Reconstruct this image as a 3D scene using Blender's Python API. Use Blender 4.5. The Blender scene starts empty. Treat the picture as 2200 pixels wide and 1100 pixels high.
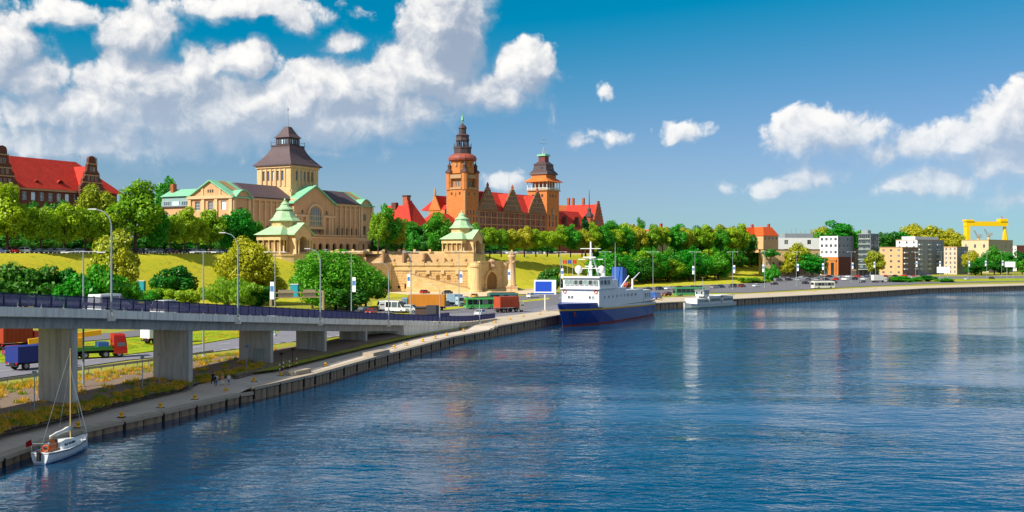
import bpy, bmesh, math, random
import numpy as np
from mathutils import Vector, Matrix
R = math.radians
random.seed(7)
SC = bpy.context.scene
COL = SC.collection
# ------------------------------------------------------------------ camera
FPX, YH, CZ = 2270.0, 548.0, 16.3          # focal length in photo pixels, horizon row, eye height above the water
cam = bpy.data.cameras.new('camera'); camo = bpy.data.objects.new('camera', cam); COL.objects.link(camo)
camo.location = (0, 0, CZ); camo.rotation_euler = (R(90), 0, 0)
cam.sensor_width = 36; cam.lens = 36 * FPX / 2200; cam.shift_y = -2 / 2200
cam.clip_start = 0.5; cam.clip_end = 20000
SC.camera = camo
# ------------------------------------------------------------------ sun, exposure
SUN_D = Vector((-1, -0.78, 0)).normalized(); SUN_EL = R(41)
sun = bpy.data.lights.new('sun', 'SUN'); sun.energy = 4.6; sun.angle = R(0.5); sun.color = (1.0, 0.93, 0.8)
suno = bpy.data.objects.new('sun', sun); COL.objects.link(suno)
sdir = Vector((SUN_D.x * math.cos(SUN_EL), SUN_D.y * math.cos(SUN_EL), math.sin(SUN_EL)))
suno.rotation_euler = sdir.to_track_quat('Z', 'Y').to_euler()
suno.location = sdir * 300
SC.view_settings.view_transform = 'Standard'; SC.view_settings.look = 'None'
SC.view_settings.exposure = 0.62; SC.view_settings.gamma = 1.0
SC.cycles.max_bounces = 5; SC.cycles.diffuse_bounces = 3; SC.cycles.glossy_bounces = 3
SC.cycles.transmission_bounces = 3; SC.cycles.transparent_max_bounces = 8
SC.cycles.caustics_reflective = False; SC.cycles.caustics_refractive = False

class NT:
    """small helper to write node trees"""
    def __init__(s, tree): s.t = tree; s.n = tree.nodes; s.l = tree.links
    def add(s, typ, **kw):
        n = s.n.new(typ)
        for k, v in kw.items(): setattr(n, k, v)
        return n
    def put(s, sock, v):
        if v is None: return
        if isinstance(v, bpy.types.NodeSocket): s.l.new(v, sock)
        else:
            try: sock.default_value = v
            except Exception: sock.default_value = (v, v, v)
    def m(s, op, a, b=None, c=None, clamp=False):
        n = s.add('ShaderNodeMath', operation=op, use_clamp=clamp)
        for i, v in enumerate((a, b, c)): s.put(n.inputs[i], v) if v is not None else None
        return n.outputs[0]
    def vm(s, op, a, b=None, c=None, out=0):
        n = s.add('ShaderNodeVectorMath', operation=op)
        for i, v in enumerate((a, b, c)):
            if v is not None: s.put(n.inputs[i], v)
        return n.outputs[out]
    def comb(s, x, y, z=0.0):
        n = s.add('ShaderNodeCombineXYZ'); s.put(n.inputs[0], x); s.put(n.inputs[1], y); s.put(n.inputs[2], z); return n.outputs[0]
    def mix(s, f, a, b):
        n = s.add('ShaderNodeMix', data_type='RGBA'); s.put(n.inputs[0], f); s.put(n.inputs[6], a); s.put(n.inputs[7], b); return n.outputs[2]
    def sstep(s, v, a, b):
        n = s.add('ShaderNodeMapRange', interpolation_type='SMOOTHSTEP'); s.put(n.inputs[0], v)
        s.put(n.inputs[1], a); s.put(n.inputs[2], b); n.inputs[3].default_value = 0; n.inputs[4].default_value = 1; return n.outputs[0]
    def noise(s, v, scale, detail=3, rough=0.5, dim='3D', distort=0.0):
        n = s.add('ShaderNodeTexNoise', noise_dimensions=dim); s.put(n.inputs['Vector'], v)
        n.inputs['Scale'].default_value = scale; n.inputs['Detail'].default_value = detail
        n.inputs['Roughness'].default_value = rough; n.inputs['Distortion'].default_value = distort; return n.outputs[0]
    def voro(s, v, scale, detail=2, rough=0.5, feat='SMOOTH_F1', smooth=0.4):
        n = s.add('ShaderNodeTexVoronoi', voronoi_dimensions='2D', feature=feat); s.put(n.inputs['Vector'], v)
        n.inputs['Scale'].default_value = scale; n.inputs['Detail'].default_value = detail; n.inputs['Roughness'].default_value = rough
        if feat == 'SMOOTH_F1': n.inputs['Smoothness'].default_value = smooth
        n.normalize = True
        return n.outputs[0]

# ------------------------------------------------------------------ world: Nishita sky with cumulus clouds at infinity
world = bpy.data.worlds.new('World'); SC.world = world; world.use_nodes = True
def make_world():
    world.node_tree.nodes.clear(); w = NT(world.node_tree)
    out = w.add('ShaderNodeOutputWorld'); bg = w.add('ShaderNodeBackground'); bg.inputs[1].default_value = 0.082
    sky = w.add('ShaderNodeTexSky', sky_type='NISHITA', sun_disc=False)
    sky.sun_elevation = SUN_EL; sky.sun_rotation = math.atan2(SUN_D.x, SUN_D.y)
    sky.air_density = 1.0; sky.dust_density = 0.0; sky.ozone_density = 3.0; sky.altitude = 0
    sc = w.add('ShaderNodeSeparateColor'); w.l.new(sky.outputs[0], sc.inputs[0]); r_, g_, b_ = sc.outputs
    cb = w.add('ShaderNodeCombineColor')          # even colour grade of the whole sky: deeper, cooler blue
    xr = w.m('POWER', w.m('DIVIDE', w.m('MAXIMUM', w.m('SUBTRACT', r_, 2.15), 0.0), 2.2), 1.2)
    w.l.new(w.m('MULTIPLY_ADD', w.m('EXPONENT', w.m('MULTIPLY', xr, -1.0)), -2.9, 2.9), cb.inputs[0]); w.l.new(w.m('MULTIPLY', g_, w.m('MULTIPLY_ADD', g_, -0.013, 0.625)), cb.inputs[1])
    w.l.new(w.m('MULTIPLY', b_, 0.705), cb.inputs[2]); skyc = cb.outputs[0]
    tc = w.add('ShaderNodeTexCoord'); sep = w.add('ShaderNodeSeparateXYZ'); w.l.new(tc.outputs['Generated'], sep.inputs[0])
    X, Y, Z = sep.outputs
    az = w.m('ARCTAN2', X, Y)
    el = w.m('ARCTAN2', Z, w.m('SQRT', w.m('ADD', w.m('MULTIPLY', X, X), w.m('MULTIPLY', Y, Y))))
    K = 22.7                                  # 100 photo pixels = 1 unit
    P = w.comb(w.m('MULTIPLY', az, K), w.m('MULTIPLY', el, K))
    # cloud bodies: centre and half size in photo pixels, thickness
    BL = [(960, 60, 105, 150, 1), (925, 160, 130, 80, 1), (1130, 150, 78, 62, 1), (1090, 208, 70, 34, 1),
          (990, 195, 160, 55, 1), (740, 190, 210, 62, 1), (600, 225, 260, 75, 1), (330, 190, 150, 85, 1), (265, 140, 55, 50, 1),
          (520, 135, 80, 45, 1), (420, 150, 60, 50, 1), (420, 255, 360, 70, 1), (700, 260, 260, 60, 1), (850, 232, 190, 52, 1), (150, 240, 160, 60, 1), (60, 170, 80, 60, 1), (20, 110, 70, 80, 1),
          (200, 305, 270, 52, 1.0), (480, 310, 160, 40, 0.75), (130, 30, 110, 36, 0.8), (300, 70, 100, 70, 0.85), (520, 15, 200, 26, 0.9), (640, 50, 70, 50, 0.6),
          (730, 92, 44, 24, 0.9), (720, 328, 130, 16, 0.6),
          (1765, 292, 115, 52, 1.05), (1890, 330, 52, 24, 1), (1745, 376, 70, 30, .95), (1690, 402, 100, 16, 1), (2050, 305, 105, 42, 1), (2150, 270, 70, 70, 1),
          (2205, 215, 50, 40, 1), (2010, 393, 115, 34, 1), (2160, 350, 110, 52, 1), (2190, 430, 80, 22, 1),
          (1465, 292, 48, 20, 1), (1304, 200, 24, 22, 0.5), (1312, 299, 26, 10, 0.7), (1224, 304, 24, 14, 0.7), (1080, 392, 60, 20, 0.9), (1187, 250, 14, 36, 0.5)]
    def body(p):
        acc = None
        for (x, y, rx, ry, wt) in BL:
            a = math.atan((x - 1100) / FPX); e = math.atan((YH - y) / FPX * math.cos(a)); a *= K; e *= K
            q = w.vm('MULTIPLY_ADD', p, (100 / rx, 100 / ry, 0), (-a * 100 / rx, -e * 100 / ry, 0))
            ln = w.vm('LENGTH', q, out=1)
            rm = min(rx, ry * 1.15) / 100
            sd = w.m('MULTIPLY_ADD', ln, -rm, rm * wt)
            acc = sd if acc is None else w.m('SMOOTH_MAX', acc, sd, 0.12)
        return acc
    warp = w.add('ShaderNodeTexNoise', noise_dimensions='2D'); w.l.new(P, warp.inputs['Vector'])
    warp.inputs['Scale'].default_value = 1.1; warp.inputs['Detail'].default_value = 4
    PW = w.vm('MULTIPLY_ADD', w.vm('SUBTRACT', warp.outputs[1], (0.5, 0.5, 0.5)), (0.5, 0.42, 0), P)
    def billow(p):
        a = w.m('SUBTRACT', 0.5, w.voro(p, 2.0, 4.0, 0.58, smooth=0.5))
        b = w.m('SUBTRACT', w.noise(p, 1.6, 6, 0.55, '2D'), 0.5)
        return w.m('ADD', w.m('MULTIPLY', a, 0.75), w.m('MULTIPLY', b, 0.8))
    off = (-0.16, 0.17, 0)
    PO = w.vm('ADD', PW, off)
    far = w.m('MULTIPLY_ADD', w.sstep(w.m('ABSOLUTE', az), 0.55, 0.8), 2.2, -1.9)      # cumulus out of view, its cover raised for more ambient light
    def dens(p):
        wide = w.m('ADD', w.m('MULTIPLY', w.m('SUBTRACT', w.noise(p, 0.33, 1, 0.4, '2D'), 0.5), 2.6), far)
        return w.m('ADD', w.m('MAXIMUM', body(p), wide), w.m('MULTIPLY', billow(p), 0.78))
    def wide_(p): return w.m('ADD', w.m('MULTIPLY', w.m('SUBTRACT', w.noise(p, 0.33, 1, 0.4, '2D'), 0.5), 2.6), far)
    b0 = w.m('MAXIMUM', body(PW), wide_(PW)); n0 = w.m('MULTIPLY', billow(PW), 0.64)
    PL = w.vm('ADD', PW, (-0.22, 0.42, 0)); b1 = w.m('MAXIMUM', body(PL), wide_(PL)); n1 = w.m('MULTIPLY', billow(PO), 0.64)
    d0 = w.m('ADD', b0, n0)
    top_ = w.sstep(w.m('SUBTRACT', b0, b1), -0.12, 0.2)
    alpha = w.sstep(d0, -0.03, w.m('MULTIPLY_ADD', top_, -0.36, 0.54))
    lit = w.m('ADD', w.m('MULTIPLY_ADD', w.m('SUBTRACT', n0, n1), 1.55, 0.37), w.m('MULTIPLY', w.m('SUBTRACT', b0, b1), 0.85))
    lit = w.m('SUBTRACT', lit, w.m('MULTIPLY', w.sstep(d0, 0.2, 0.9), 0.16))
    lit = w.sstep(lit, 0.05, 0.95)
    shade = w.mix(w.sstep(el, 0.03, 0.22), (3.7, 4.5, 5.6, 1), (2.7, 3.3, 4.3, 1))
    cc = w.mix(lit, shade, (8.4, 8.2, 7.9, 1))
    cc = w.mix(w.sstep(el, 0.16, 0.03), cc, w.mix(0.35, cc, skyc))
    up = w.sstep(el, -0.01, 0.04)
    c = w.mix(w.m('MULTIPLY', w.m('MULTIPLY', alpha, 0.97), up), skyc, cc)
    w.l.new(c, bg.inputs[0]); w.l.new(bg.outputs[0], out.inputs[0])
    world.cycles.sampling_method = 'MANUAL'; world.cycles.sample_map_resolution = 512
make_world()

# ------------------------------------------------------------------ photo pixel -> place
G = 2.0                                       # level of the riverside ground above the water
def gp(px, py, z=G):
    s = (py - YH) / (CZ - z); return Vector(((px - 1100) / s, FPX / s, z))
def wp(px, py, D): return Vector(((px - 1100) * D / FPX, D, CZ + (YH - py) * D / FPX))
def gx(px, D, z=G): return Vector(((px - 1100) * D / FPX, D, z))
class Frame:
    """building frame: x runs downstream along the front, y runs back from it, z up"""
    def __init__(s, px, D, phi, z0):
        s.o = Vector(((px - 1100) * D / FPX, D)); s.u = Vector((math.sin(R(phi)), math.cos(R(phi)))); s.w = Vector((-s.u.y, s.u.x))
        s.z0 = z0; s.rot = R(90 - phi); s.loc = (s.o.x, s.o.y, z0)
    def pt(s, x, y): return s.o + s.u * x + s.w * y
    def x_at(s, px, y=0.0):
        k = (px - 1100) / FPX; b = s.o + s.w * y; return (k * b.y - b.x) / (s.u.x - k * s.u.y)
    def y_at(s, px, x=0.0):
        k = (px - 1100) / FPX; b = s.o + s.u * x; return (k * b.y - b.x) / (s.w.x - k * s.w.y)
    def z_at(s, py, x=0.0, y=0.0): return CZ + (YH - py) * s.pt(x, y).y / FPX - s.z0

# ------------------------------------------------------------------ materials
MATS = {}
def lin(h):
    h = h.lstrip('#'); r = [int(h[i:i + 2], 16) / 255 for i in (0, 2, 4)]
    return tuple(((c + 0.055) / 1.055) ** 2.4 if c > 0.04045 else c / 12.92 for c in r)
def mat(name, color, rough=0.8, var=0.18, scale=0.6, bump=0.0, bscale=6.0, metal=0.0, spec=0.3, rand=0.0, streak=0.0, coat=0.0):
    if name in MATS: return MATS[name]
    if isinstance(color, str): color = lin(color)
    m = bpy.data.materials.new(name); m.use_nodes = True; t = NT(m.node_tree); b = t.n['Principled BSDF']
    b.inputs['Roughness'].default_value = rough; b.inputs['Metallic'].default_value = metal; b.inputs['Specular IOR Level'].default_value = spec
    if coat: b.inputs['Coat Weight'].default_value = coat; b.inputs['Coat Roughness'].default_value = 0.08
    tc = t.add('ShaderNodeTexCoord'); ob = tc.outputs['Object']
    n1 = t.noise(ob, scale, 4, 0.6); n2 = t.noise(ob, scale * 7, 3, 0.6)
    f = t.m('MULTIPLY_ADD', t.m('ADD', t.m('MULTIPLY', n1, 0.65), t.m('MULTIPLY', n2, 0.35)), 2 * var * 1.6, 1 - var * 1.6)
    if streak:
        mp = t.add('ShaderNodeMapping'); t.l.new(ob, mp.inputs[0]); mp.inputs['Scale'].default_value = (1.3, 1.3, 0.09)
        sn = t.noise(mp.outputs[0], 1.6, 4, 0.65)
        f = t.m('MULTIPLY', f, t.m('MULTIPLY_ADD', t.sstep(sn, 0.42, 0.7), -streak, 1.0))
    if rand:
        oi = t.add('ShaderNodeObjectInfo'); f = t.m('MULTIPLY', f, t.m('MULTIPLY_ADD', oi.outputs['Random'], 2 * rand, 1 - rand))
    mx = t.vm('SCALE', color + (1,) if False else color); t.put(t.n[-1].inputs['Scale'], f)
    t.l.new(mx, b.inputs['Base Color'])
    if bump:
        bn = t.add('ShaderNodeBump'); bn.inputs['Strength'].default_value = bump; bn.inputs['Distance'].default_value = 0.06
        t.l.new(t.noise(ob, bscale, 3, 0.6), bn.inputs['Height']); t.l.new(bn.outputs[0], b.inputs['Normal'])
    MATS[name] = m; return m
def brickmat(name, c1, c2, mortar, bw=0.9, bh=0.3, rough=0.9, offs=0.5, msize=0.02):
    """coursed masonry (too small to pick out at this distance), mapped on vertical faces"""
    if name in MATS: return MATS[name]
    m = bpy.data.materials.new(name); m.use_nodes = True; t = NT(m.node_tree); b = t.n['Principled BSDF']
    b.inputs['Roughness'].default_value = rough; b.inputs['Specular IOR Level'].default_value = 0.2
    tc = t.add('ShaderNodeTexCoord'); sp = t.add('ShaderNodeSeparateXYZ'); t.l.new(tc.outputs['Object'], sp.inputs[0])
    v = t.comb(t.m('ADD', sp.outputs[0], sp.outputs[1]), sp.outputs[2])
    br = t.add('ShaderNodeTexBrick'); t.l.new(v, br.inputs['Vector']); br.offset = offs
    br.inputs['Color1'].default_value = lin(c1) + (1,); br.inputs['Color2'].default_value = lin(c2) + (1,); br.inputs['Mortar'].default_value = lin(mortar) + (1,)
    br.inputs['Scale'].default_value = 1; br.inputs['Mortar Size'].default_value = msize; br.inputs['Brick Width'].default_value = bw; br.inputs['Row Height'].default_value = bh
    n1 = t.noise(tc.outputs['Object'], 0.35, 5, 0.65); n2 = t.noise(tc.outputs['Object'], 2.5, 3, 0.6)
    f = t.m('MULTIPLY_ADD', t.m('ADD', t.m('MULTIPLY', n1, 0.6), t.m('MULTIPLY', n2, 0.4)), 0.9, 0.55)
    mx = t.vm('SCALE', br.outputs[0]); t.put(t.n[-1].inputs['Scale'], f); t.l.new(mx, b.inputs['Base Color'])
    bn = t.add('ShaderNodeBump'); bn.inputs['Strength'].default_value = 0.4; bn.inputs['Distance'].default_value = 0.05
    t.l.new(t.m('SUBTRACT', n2, br.outputs[1]), bn.inputs['Height']); t.l.new(bn.outputs[0], b.inputs['Normal'])
    MATS[name] = m; return m
def glassmat(name, color=(0.02, 0.028, 0.035), rough=0.06):
    if name in MATS: return MATS[name]
    m = bpy.data.materials.new(name); m.use_nodes = True; t = NT(m.node_tree); b = t.n['Principled BSDF']
    oi = t.add('ShaderNodeObjectInfo'); c = t.mix(t.sstep(oi.outputs['Random'], 0.55, 0.95), tuple(color) + (1,), tuple(min(1, x * 5 + 0.05) for x in color) + (1,))
    t.l.new(c, b.inputs['Base Color']); b.inputs['Roughness'].default_value = rough; b.inputs['Specular IOR Level'].default_value = 0.6
    tc = t.add('ShaderNodeTexCoord'); bn = t.add('ShaderNodeBump'); bn.inputs['Strength'].default_value = 0.05; bn.inputs['Distance'].default_value = 0.2
    t.l.new(t.noise(tc.outputs['Object'], 0.8, 2), bn.inputs['Height']); t.l.new(bn.outputs[0], b.inputs['Normal'])
    MATS[name] = m; return m
def leafmat(name, dark, light, trans=0.35):
    if name in MATS: return MATS[name]
    m = bpy.data.materials.new(name); m.use_nodes = True; t = NT(m.node_tree); t.n.remove(t.n['Principled BSDF']); o = t.n['Material Output']
    g = t.add('ShaderNodeNewGeometry'); oi = t.add('ShaderNodeObjectInfo'); tc = t.add('ShaderNodeTexCoord')
    f = t.m('ADD', t.m('MULTIPLY', g.outputs['Random Per Island'], 0.55), t.m('MULTIPLY', t.noise(tc.outputs['Object'], 0.45, 2), 0.45))
    c = t.mix(f, lin(dark) + (1,), lin(light) + (1,))
    hs = t.add('ShaderNodeHueSaturation'); t.l.new(c, hs.inputs['Color']); t.l.new(t.m('MULTIPLY_ADD', oi.outputs['Random'], 0.04, 0.488), hs.inputs['Hue'])
    t.l.new(t.m('MULTIPLY_ADD', oi.outputs['Random'], -0.35, 1.45), hs.inputs['Value'])
    d = t.add('ShaderNodeBsdfDiffuse'); tr = t.add('ShaderNodeBsdfTranslucent'); t.l.new(hs.outputs[0], d.inputs[0]); t.l.new(hs.outputs[0], tr.inputs[0])
    gl = t.add('ShaderNodeBsdfGlossy'); gl.inputs['Roughness'].default_value = 0.45; gl.inputs[0].default_value = (0.5, 0.5, 0.45, 1)
    mx = t.add('ShaderNodeMixShader'); mx.inputs[0].default_value = trans; t.l.new(d.outputs[0], mx.inputs[1]); t.l.new(tr.outputs[0], mx.inputs[2])
    m2 = t.add('ShaderNodeMixShader'); m2.inputs[0].default_value = 0.04; t.l.new(mx.outputs[0], m2.inputs[1]); t.l.new(gl.outputs[0], m2.inputs[2])
    t.l.new(m2.outputs[0], o.inputs[0]); MATS[name] = m; return m

# ------------------------------------------------------------------ mesh builder
class MB:
    def __init__(s): s.v = []; s.f = []; s.mi = []
    def add(s, vs, fs, mi=0):
        b = len(s.v); s.v += [tuple(p) for p in vs]; s.f += [tuple(i + b for i in f) for f in fs]; s.mi += [mi] * len(fs); return s
    def bx(s, x0, x1, y0, y1, z0, z1, mi=0):
        return s.add([(x0, y0, z0), (x1, y0, z0), (x1, y1, z0), (x0, y1, z0), (x0, y0, z1), (x1, y0, z1), (x1, y1, z1), (x0, y1, z1)],
                     [(0, 3, 2, 1), (4, 5, 6, 7), (0, 1, 5, 4), (1, 2, 6, 5), (2, 3, 7, 6), (3, 0, 4, 7)], mi)
    def bar(s, p0, p1, w, h, mi=0):
        """square bar from p0 to p1, w wide sideways, h high"""
        p0 = Vector(p0); p1 = Vector(p1); d = (p1 - p0).normalized(); up = Vector((0, 0, 1)) if abs(d.z) < 0.95 else Vector((1, 0, 0))
        a = d.cross(up).normalized() * w / 2; b = a.cross(d).normalized() * h / 2
        vs = [p + q for p in (p0, p1) for q in (-a - b, a - b, a + b, -a + b)]
        return s.add(vs, [(0, 1, 2, 3), (7, 6, 5, 4), (0, 4, 5, 1), (1, 5, 6, 2), (2, 6, 7, 3), (3, 7, 4, 0)], mi)
    def tube(s, p0, p1, r0, r1=None, n=8, mi=0):
        r1 = r0 if r1 is None else r1; p0 = Vector(p0); p1 = Vector(p1); d = (p1 - p0).normalized(); up = Vector((0, 0, 1)) if abs(d.z) < 0.95 else Vector((1, 0, 0))
        a = d.cross(up).normalized(); b = d.cross(a).normalized()
        vs = [p + (a * math.cos(2 * math.pi * i / n) + b * math.sin(2 * math.pi * i / n)) * r for p, r in ((p0, r0), (p1, r1)) for i in range(n)]
        fs = [(i, (i + 1) % n, n + (i + 1) % n, n + i) for i in range(n)] + [tuple(range(n - 1, -1, -1)), tuple(range(n, 2 * n))]
        return s.add(vs, fs, mi)
    def path(s, pts, r, n=6, mi=0):
        for a, b in zip(pts, pts[1:]): s.tube(a, b, r, r, n, mi)
        return s
    def prism(s, poly, z0, z1, mi=0, zs=None):
        n = len(poly); vs = [(p[0], p[1], z0) for p in poly] + [(p[0], p[1], z1 if zs is None else zs[i]) for i, p in enumerate(poly)]
        return s.add(vs, [(i, (i + 1) % n, n + (i + 1) % n, n + i) for i in range(n)] + [tuple(range(n - 1, -1, -1)), tuple(range(n, 2 * n))], mi)
    def extr(s, pts, vec, mi=0):
        """planar polygon of 3D points extruded by vec"""
        n = len(pts); v = Vector(vec); vs = [Vector(p) for p in pts] + [Vector(p) + v for p in pts]
        return s.add(vs, [(i, (i + 1) % n, n + (i + 1) % n, n + i) for i in range(n)] + [tuple(range(n - 1, -1, -1)), tuple(range(n, 2 * n))], mi)
    def lathe(s, prof, n=12, c=(0, 0), rot=0.0, mi=0, sq=1.0):
        vs = []; m = len(prof)
        for r, z in prof:
            for i in range(n):
                a = rot + 2 * math.pi * i / n; vs.append((c[0] + r * math.cos(a) * sq, c[1] + r * math.sin(a), z))
        fs = [(k * n + i, k * n + (i + 1) % n, (k + 1) * n + (i + 1) % n, (k + 1) * n + i) for k in range(m - 1) for i in range(n)]
        fs += [tuple(range(n - 1, -1, -1)), tuple(range((m - 1) * n, m * n))]
        return s.add(vs, fs, mi)
    def hip(s, x0, x1, y0, y1, z0, z1, dx, dy, mi=0):
        """frustum roof: base rectangle, top rectangle inset by dx, dy"""
        return s.add([(x0, y0, z0), (x1, y0, z0), (x1, y1, z0), (x0, y1, z0), (x0 + dx, y0 + dy, z1), (x1 - dx, y0 + dy, z1), (x1 - dx, y1 - dy, z1), (x0 + dx, y1 - dy, z1)],
                     [(0, 3, 2, 1), (4, 5, 6, 7), (0, 1, 5, 4), (1, 2, 6, 5), (2, 3, 7, 6), (3, 0, 4, 7)], mi)
    def gable(s, x0, x1, y0, y1, z0, z1, axis='x', mi=0):
        """saddle roof, ridge along axis"""
        if axis == 'x': pts = [(x0, y0, z0), (x0, y1, z0), (x0, (y0 + y1) / 2, z1)]; v = (x1 - x0, 0, 0)
        else: pts = [(x0, y0, z0), (x1, y0, z0), ((x0 + x1) / 2, y0, z1)]; v = (0, y1 - y0, 0)
        return s.extr(pts, v, mi)
    def mesh(s, name, mats, smooth=False):
        me = bpy.data.meshes.new(name); me.from_pydata(s.v, [], s.f)
        for m in (mats if isinstance(mats, (list, tuple)) else [mats]): me.materials.append(m)
        if len(set(s.mi)) > 1: me.polygons.foreach_set('material_index', s.mi)
        bm = bmesh.new(); bm.from_mesh(me); bmesh.ops.recalc_face_normals(bm, faces=bm.faces); bm.to_mesh(me); bm.free()
        if smooth:
            me.polygons.foreach_set('use_smooth', [True] * len(me.polygons))
        me.update(); return me
    def build(s, name, mats, parent=None, loc=(0, 0, 0), rz=0.0, smooth=False):
        return link(name, s.mesh(name, mats, smooth), parent, loc, rz)
def link(name, me, parent=None, loc=(0, 0, 0), rz=0.0):
    o = bpy.data.objects.new(name, me); COL.objects.link(o); o.location = loc
    if rz: o.rotation_euler = (0, 0, rz)
    if parent: o.parent = parent
    return o
def tag(o, label=None, cat=None, group=None, kind=None):
    if label: o['label'] = label
    if cat: o['category'] = cat
    if group: o['group'] = group
    if kind: o['kind'] = kind
    return o
def thing(name, label, cat, loc=(0, 0, 0), rz=0.0, group=None):
    return tag(link(name, None, None, loc, rz), label, cat, group)
def dup(root, loc, rz=None, label=None, scale=None):
    """a copy of a thing with copies of its parts and sub-parts"""
    r = root.copy(); COL.objects.link(r); r.location = loc
    if rz is not None: r.rotation_euler = (0, 0, rz)
    if label: r['label'] = label
    if scale is not None: r.scale = scale
    for ch in root.children:
        c = ch.copy(); COL.objects.link(c); c.parent = r
        for g in ch.children:
            d = g.copy(); COL.objects.link(d); d.parent = c
    return r
UNITS = 'zeroth first second third fourth fifth sixth seventh eighth ninth tenth eleventh twelfth thirteenth fourteenth fifteenth sixteenth seventeenth eighteenth nineteenth'.split()
TENS = {2: ('twentieth', 'twenty'), 3: ('thirtieth', 'thirty'), 4: ('fortieth', 'forty'), 5: ('fiftieth', 'fifty'), 6: ('sixtieth', 'sixty'), 7: ('seventieth', 'seventy'), 8: ('eightieth', 'eighty'), 9: ('ninetieth', 'ninety')}
def nth(n):
    if n < 20: return UNITS[n]
    t, u = divmod(n, 10)
    return TENS[t][0] if u == 0 else TENS[t][1] + '-' + UNITS[u]
class Face:
    """a vertical building face: a runs along it, h up, d outwards"""
    def __init__(s, root, p0, p1, z=0.0):
        s.root = root; s.p = Vector((p0[0], p0[1])); e = Vector((p1[0], p1[1])) - s.p; s.L = e.length; s.e = e / s.L; s.n = Vector((s.e.y, -s.e.x)); s.z = z
        s.rz = math.atan2(s.e.y, s.e.x)
    def P(s, a, h, d=0.0): q = s.p + s.e * a + s.n * d; return (q.x, q.y, s.z + h)
    def wall(s, mb, L, H, holes=(), depth=0.3, mi=0, a0=0.0, h0=0.0):
        """wall sheet with recessed openings (a, h, w, ht)"""
        xs = sorted({a0, L} | {q for a, h, w, t in holes for q in (a, a + w)}); zs = sorted({h0, H} | {q for a, h, w, t in holes for q in (h, h + t)})
        for x0, x1 in zip(xs, xs[1:]):
            for z0, z1 in zip(zs, zs[1:]):
                cx, cz = (x0 + x1) / 2, (z0 + z1) / 2
                if any(a < cx < a + w and h < cz < h + t for a, h, w, t in holes): continue
                mb.add([s.P(x0, z0), s.P(x1, z0), s.P(x1, z1), s.P(x0, z1)], [(0, 1, 2, 3)], mi)
        for a, h, w, t in holes:
            c = [(a, h), (a + w, h), (a + w, h + t), (a, h + t)]
            for i in range(4):
                j = (i + 1) % 4; mb.add([s.P(*c[i]), s.P(*c[j]), s.P(*c[j], -depth), s.P(*c[i], -depth)], [(0, 1, 2, 3)], mi)
    def box(s, mb, a0, a1, h0, h1, d0, d1, mi=0):
        vs = [s.P(a, h, d) for h in (h0, h1) for a, d in ((a0, d0), (a1, d0), (a1, d1), (a0, d1))]
        mb.add(vs, [(0, 3, 2, 1), (4, 5, 6, 7), (0, 1, 5, 4), (1, 2, 6, 5), (2, 3, 7, 6), (3, 0, 4, 7)], mi)
    def part(s, name, m, a0, a1, h0, h1, d0, d1):
        mb = MB(); w = a1 - a0; mb.bx(0, w, -d1, -d0, 0, h1 - h0); return link(name, cached((name, round(w, 2), round(h1 - h0, 2), d0, d1, m.name), lambda: mb.mesh(name, m)), s.root, s.P(a0, h0), s.rz)
    def window(s, a, h, w, t, d=-0.28, nv=1, nh=1, gm=None, fm=None, arch=False, fw=0.12, sill=None):
        gm = gm or glassmat('window glass'); fm = fm or mat('window frame paint', '#8d8a80', 0.6, 0.1)
        def mk_pane():
            m = MB()
            if arch:
                r = w / 2; pts = [(0, 0, 0), (w, 0, 0)] + [(r + r * math.cos(math.pi * i / 10), 0, t - r + r * math.sin(math.pi * i / 10)) for i in range(11)]
                m.extr(pts, (0, 0.04, 0))
            else: m.bx(0, w, 0, 0.04, 0, t)
            return m.mesh('window', gm)
        def mk_frame():
            m = MB(); y0, y1 = -0.07, -0.004
            if not arch:
                m.bx(0, fw, y0, y1, 0, t); m.bx(w - fw, w, y0, y1, 0, t); m.bx(fw, w - fw, y0, y1, 0, fw); m.bx(fw, w - fw, y0, y1, t - fw, t)
                top = t - fw
            else:
                r = w / 2; m.bx(0, fw, y0, y1, 0, t - r); m.bx(w - fw, w, y0, y1, 0, t - r); m.bx(fw, w - fw, y0, y1, 0, fw); top = t - fw
                pts = [(r + (r - k) * math.cos(math.pi * i / 10), t - r + (r - k) * math.sin(math.pi * i / 10)) for k in (0, fw) for i in range(11)]
                for i in range(10):
                    m.add([(pts[i][0], y0, pts[i][1]), (pts[i + 1][0], y0, pts[i + 1][1]), (pts[i + 12][0], y0, pts[i + 12][1]), (pts[i + 11][0], y0, pts[i + 11][1])], [(0, 1, 2, 3)])
            for i in range(1, nv + 1):
                x = w * i / (nv + 1); tp = top if not arch else t - w / 2 + math.sqrt(max(0, (w / 2) ** 2 - (x - w / 2) ** 2)) - fw * 0.5; m.bx(x - fw * .4, x + fw * .4, y0 + .01, y1, fw, tp)
            for i in range(1, nh + 1):
                z = (t if not arch else t - w / 2) * i / (nh + (0 if arch else 1)); m.bx(fw, w - fw, y0 + .015, y1, z - fw * .4, z + fw * .4)
            return m.mesh('frame', fm)
        k = (round(w, 2), round(t, 2), nv, nh, gm.name, fm.name, arch)
        o = link('window', cached(('w',) + k, mk_pane), s.root, s.P(a, h, d), s.rz); link('frame', cached(('f',) + k, mk_frame), o)
        if sill:
            def mk_sill(): m = MB(); m.bx(-0.15, w + 0.15, -0.45, 0.0, -0.22, -0.002); return m.mesh('sill', sill)
            link('sill', cached(('s', round(w, 2), sill.name), mk_sill), o)
        return o
CACHE = {}
def cached(k, fn):
    if k not in CACHE: CACHE[k] = fn()
    return CACHE[k]
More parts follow.
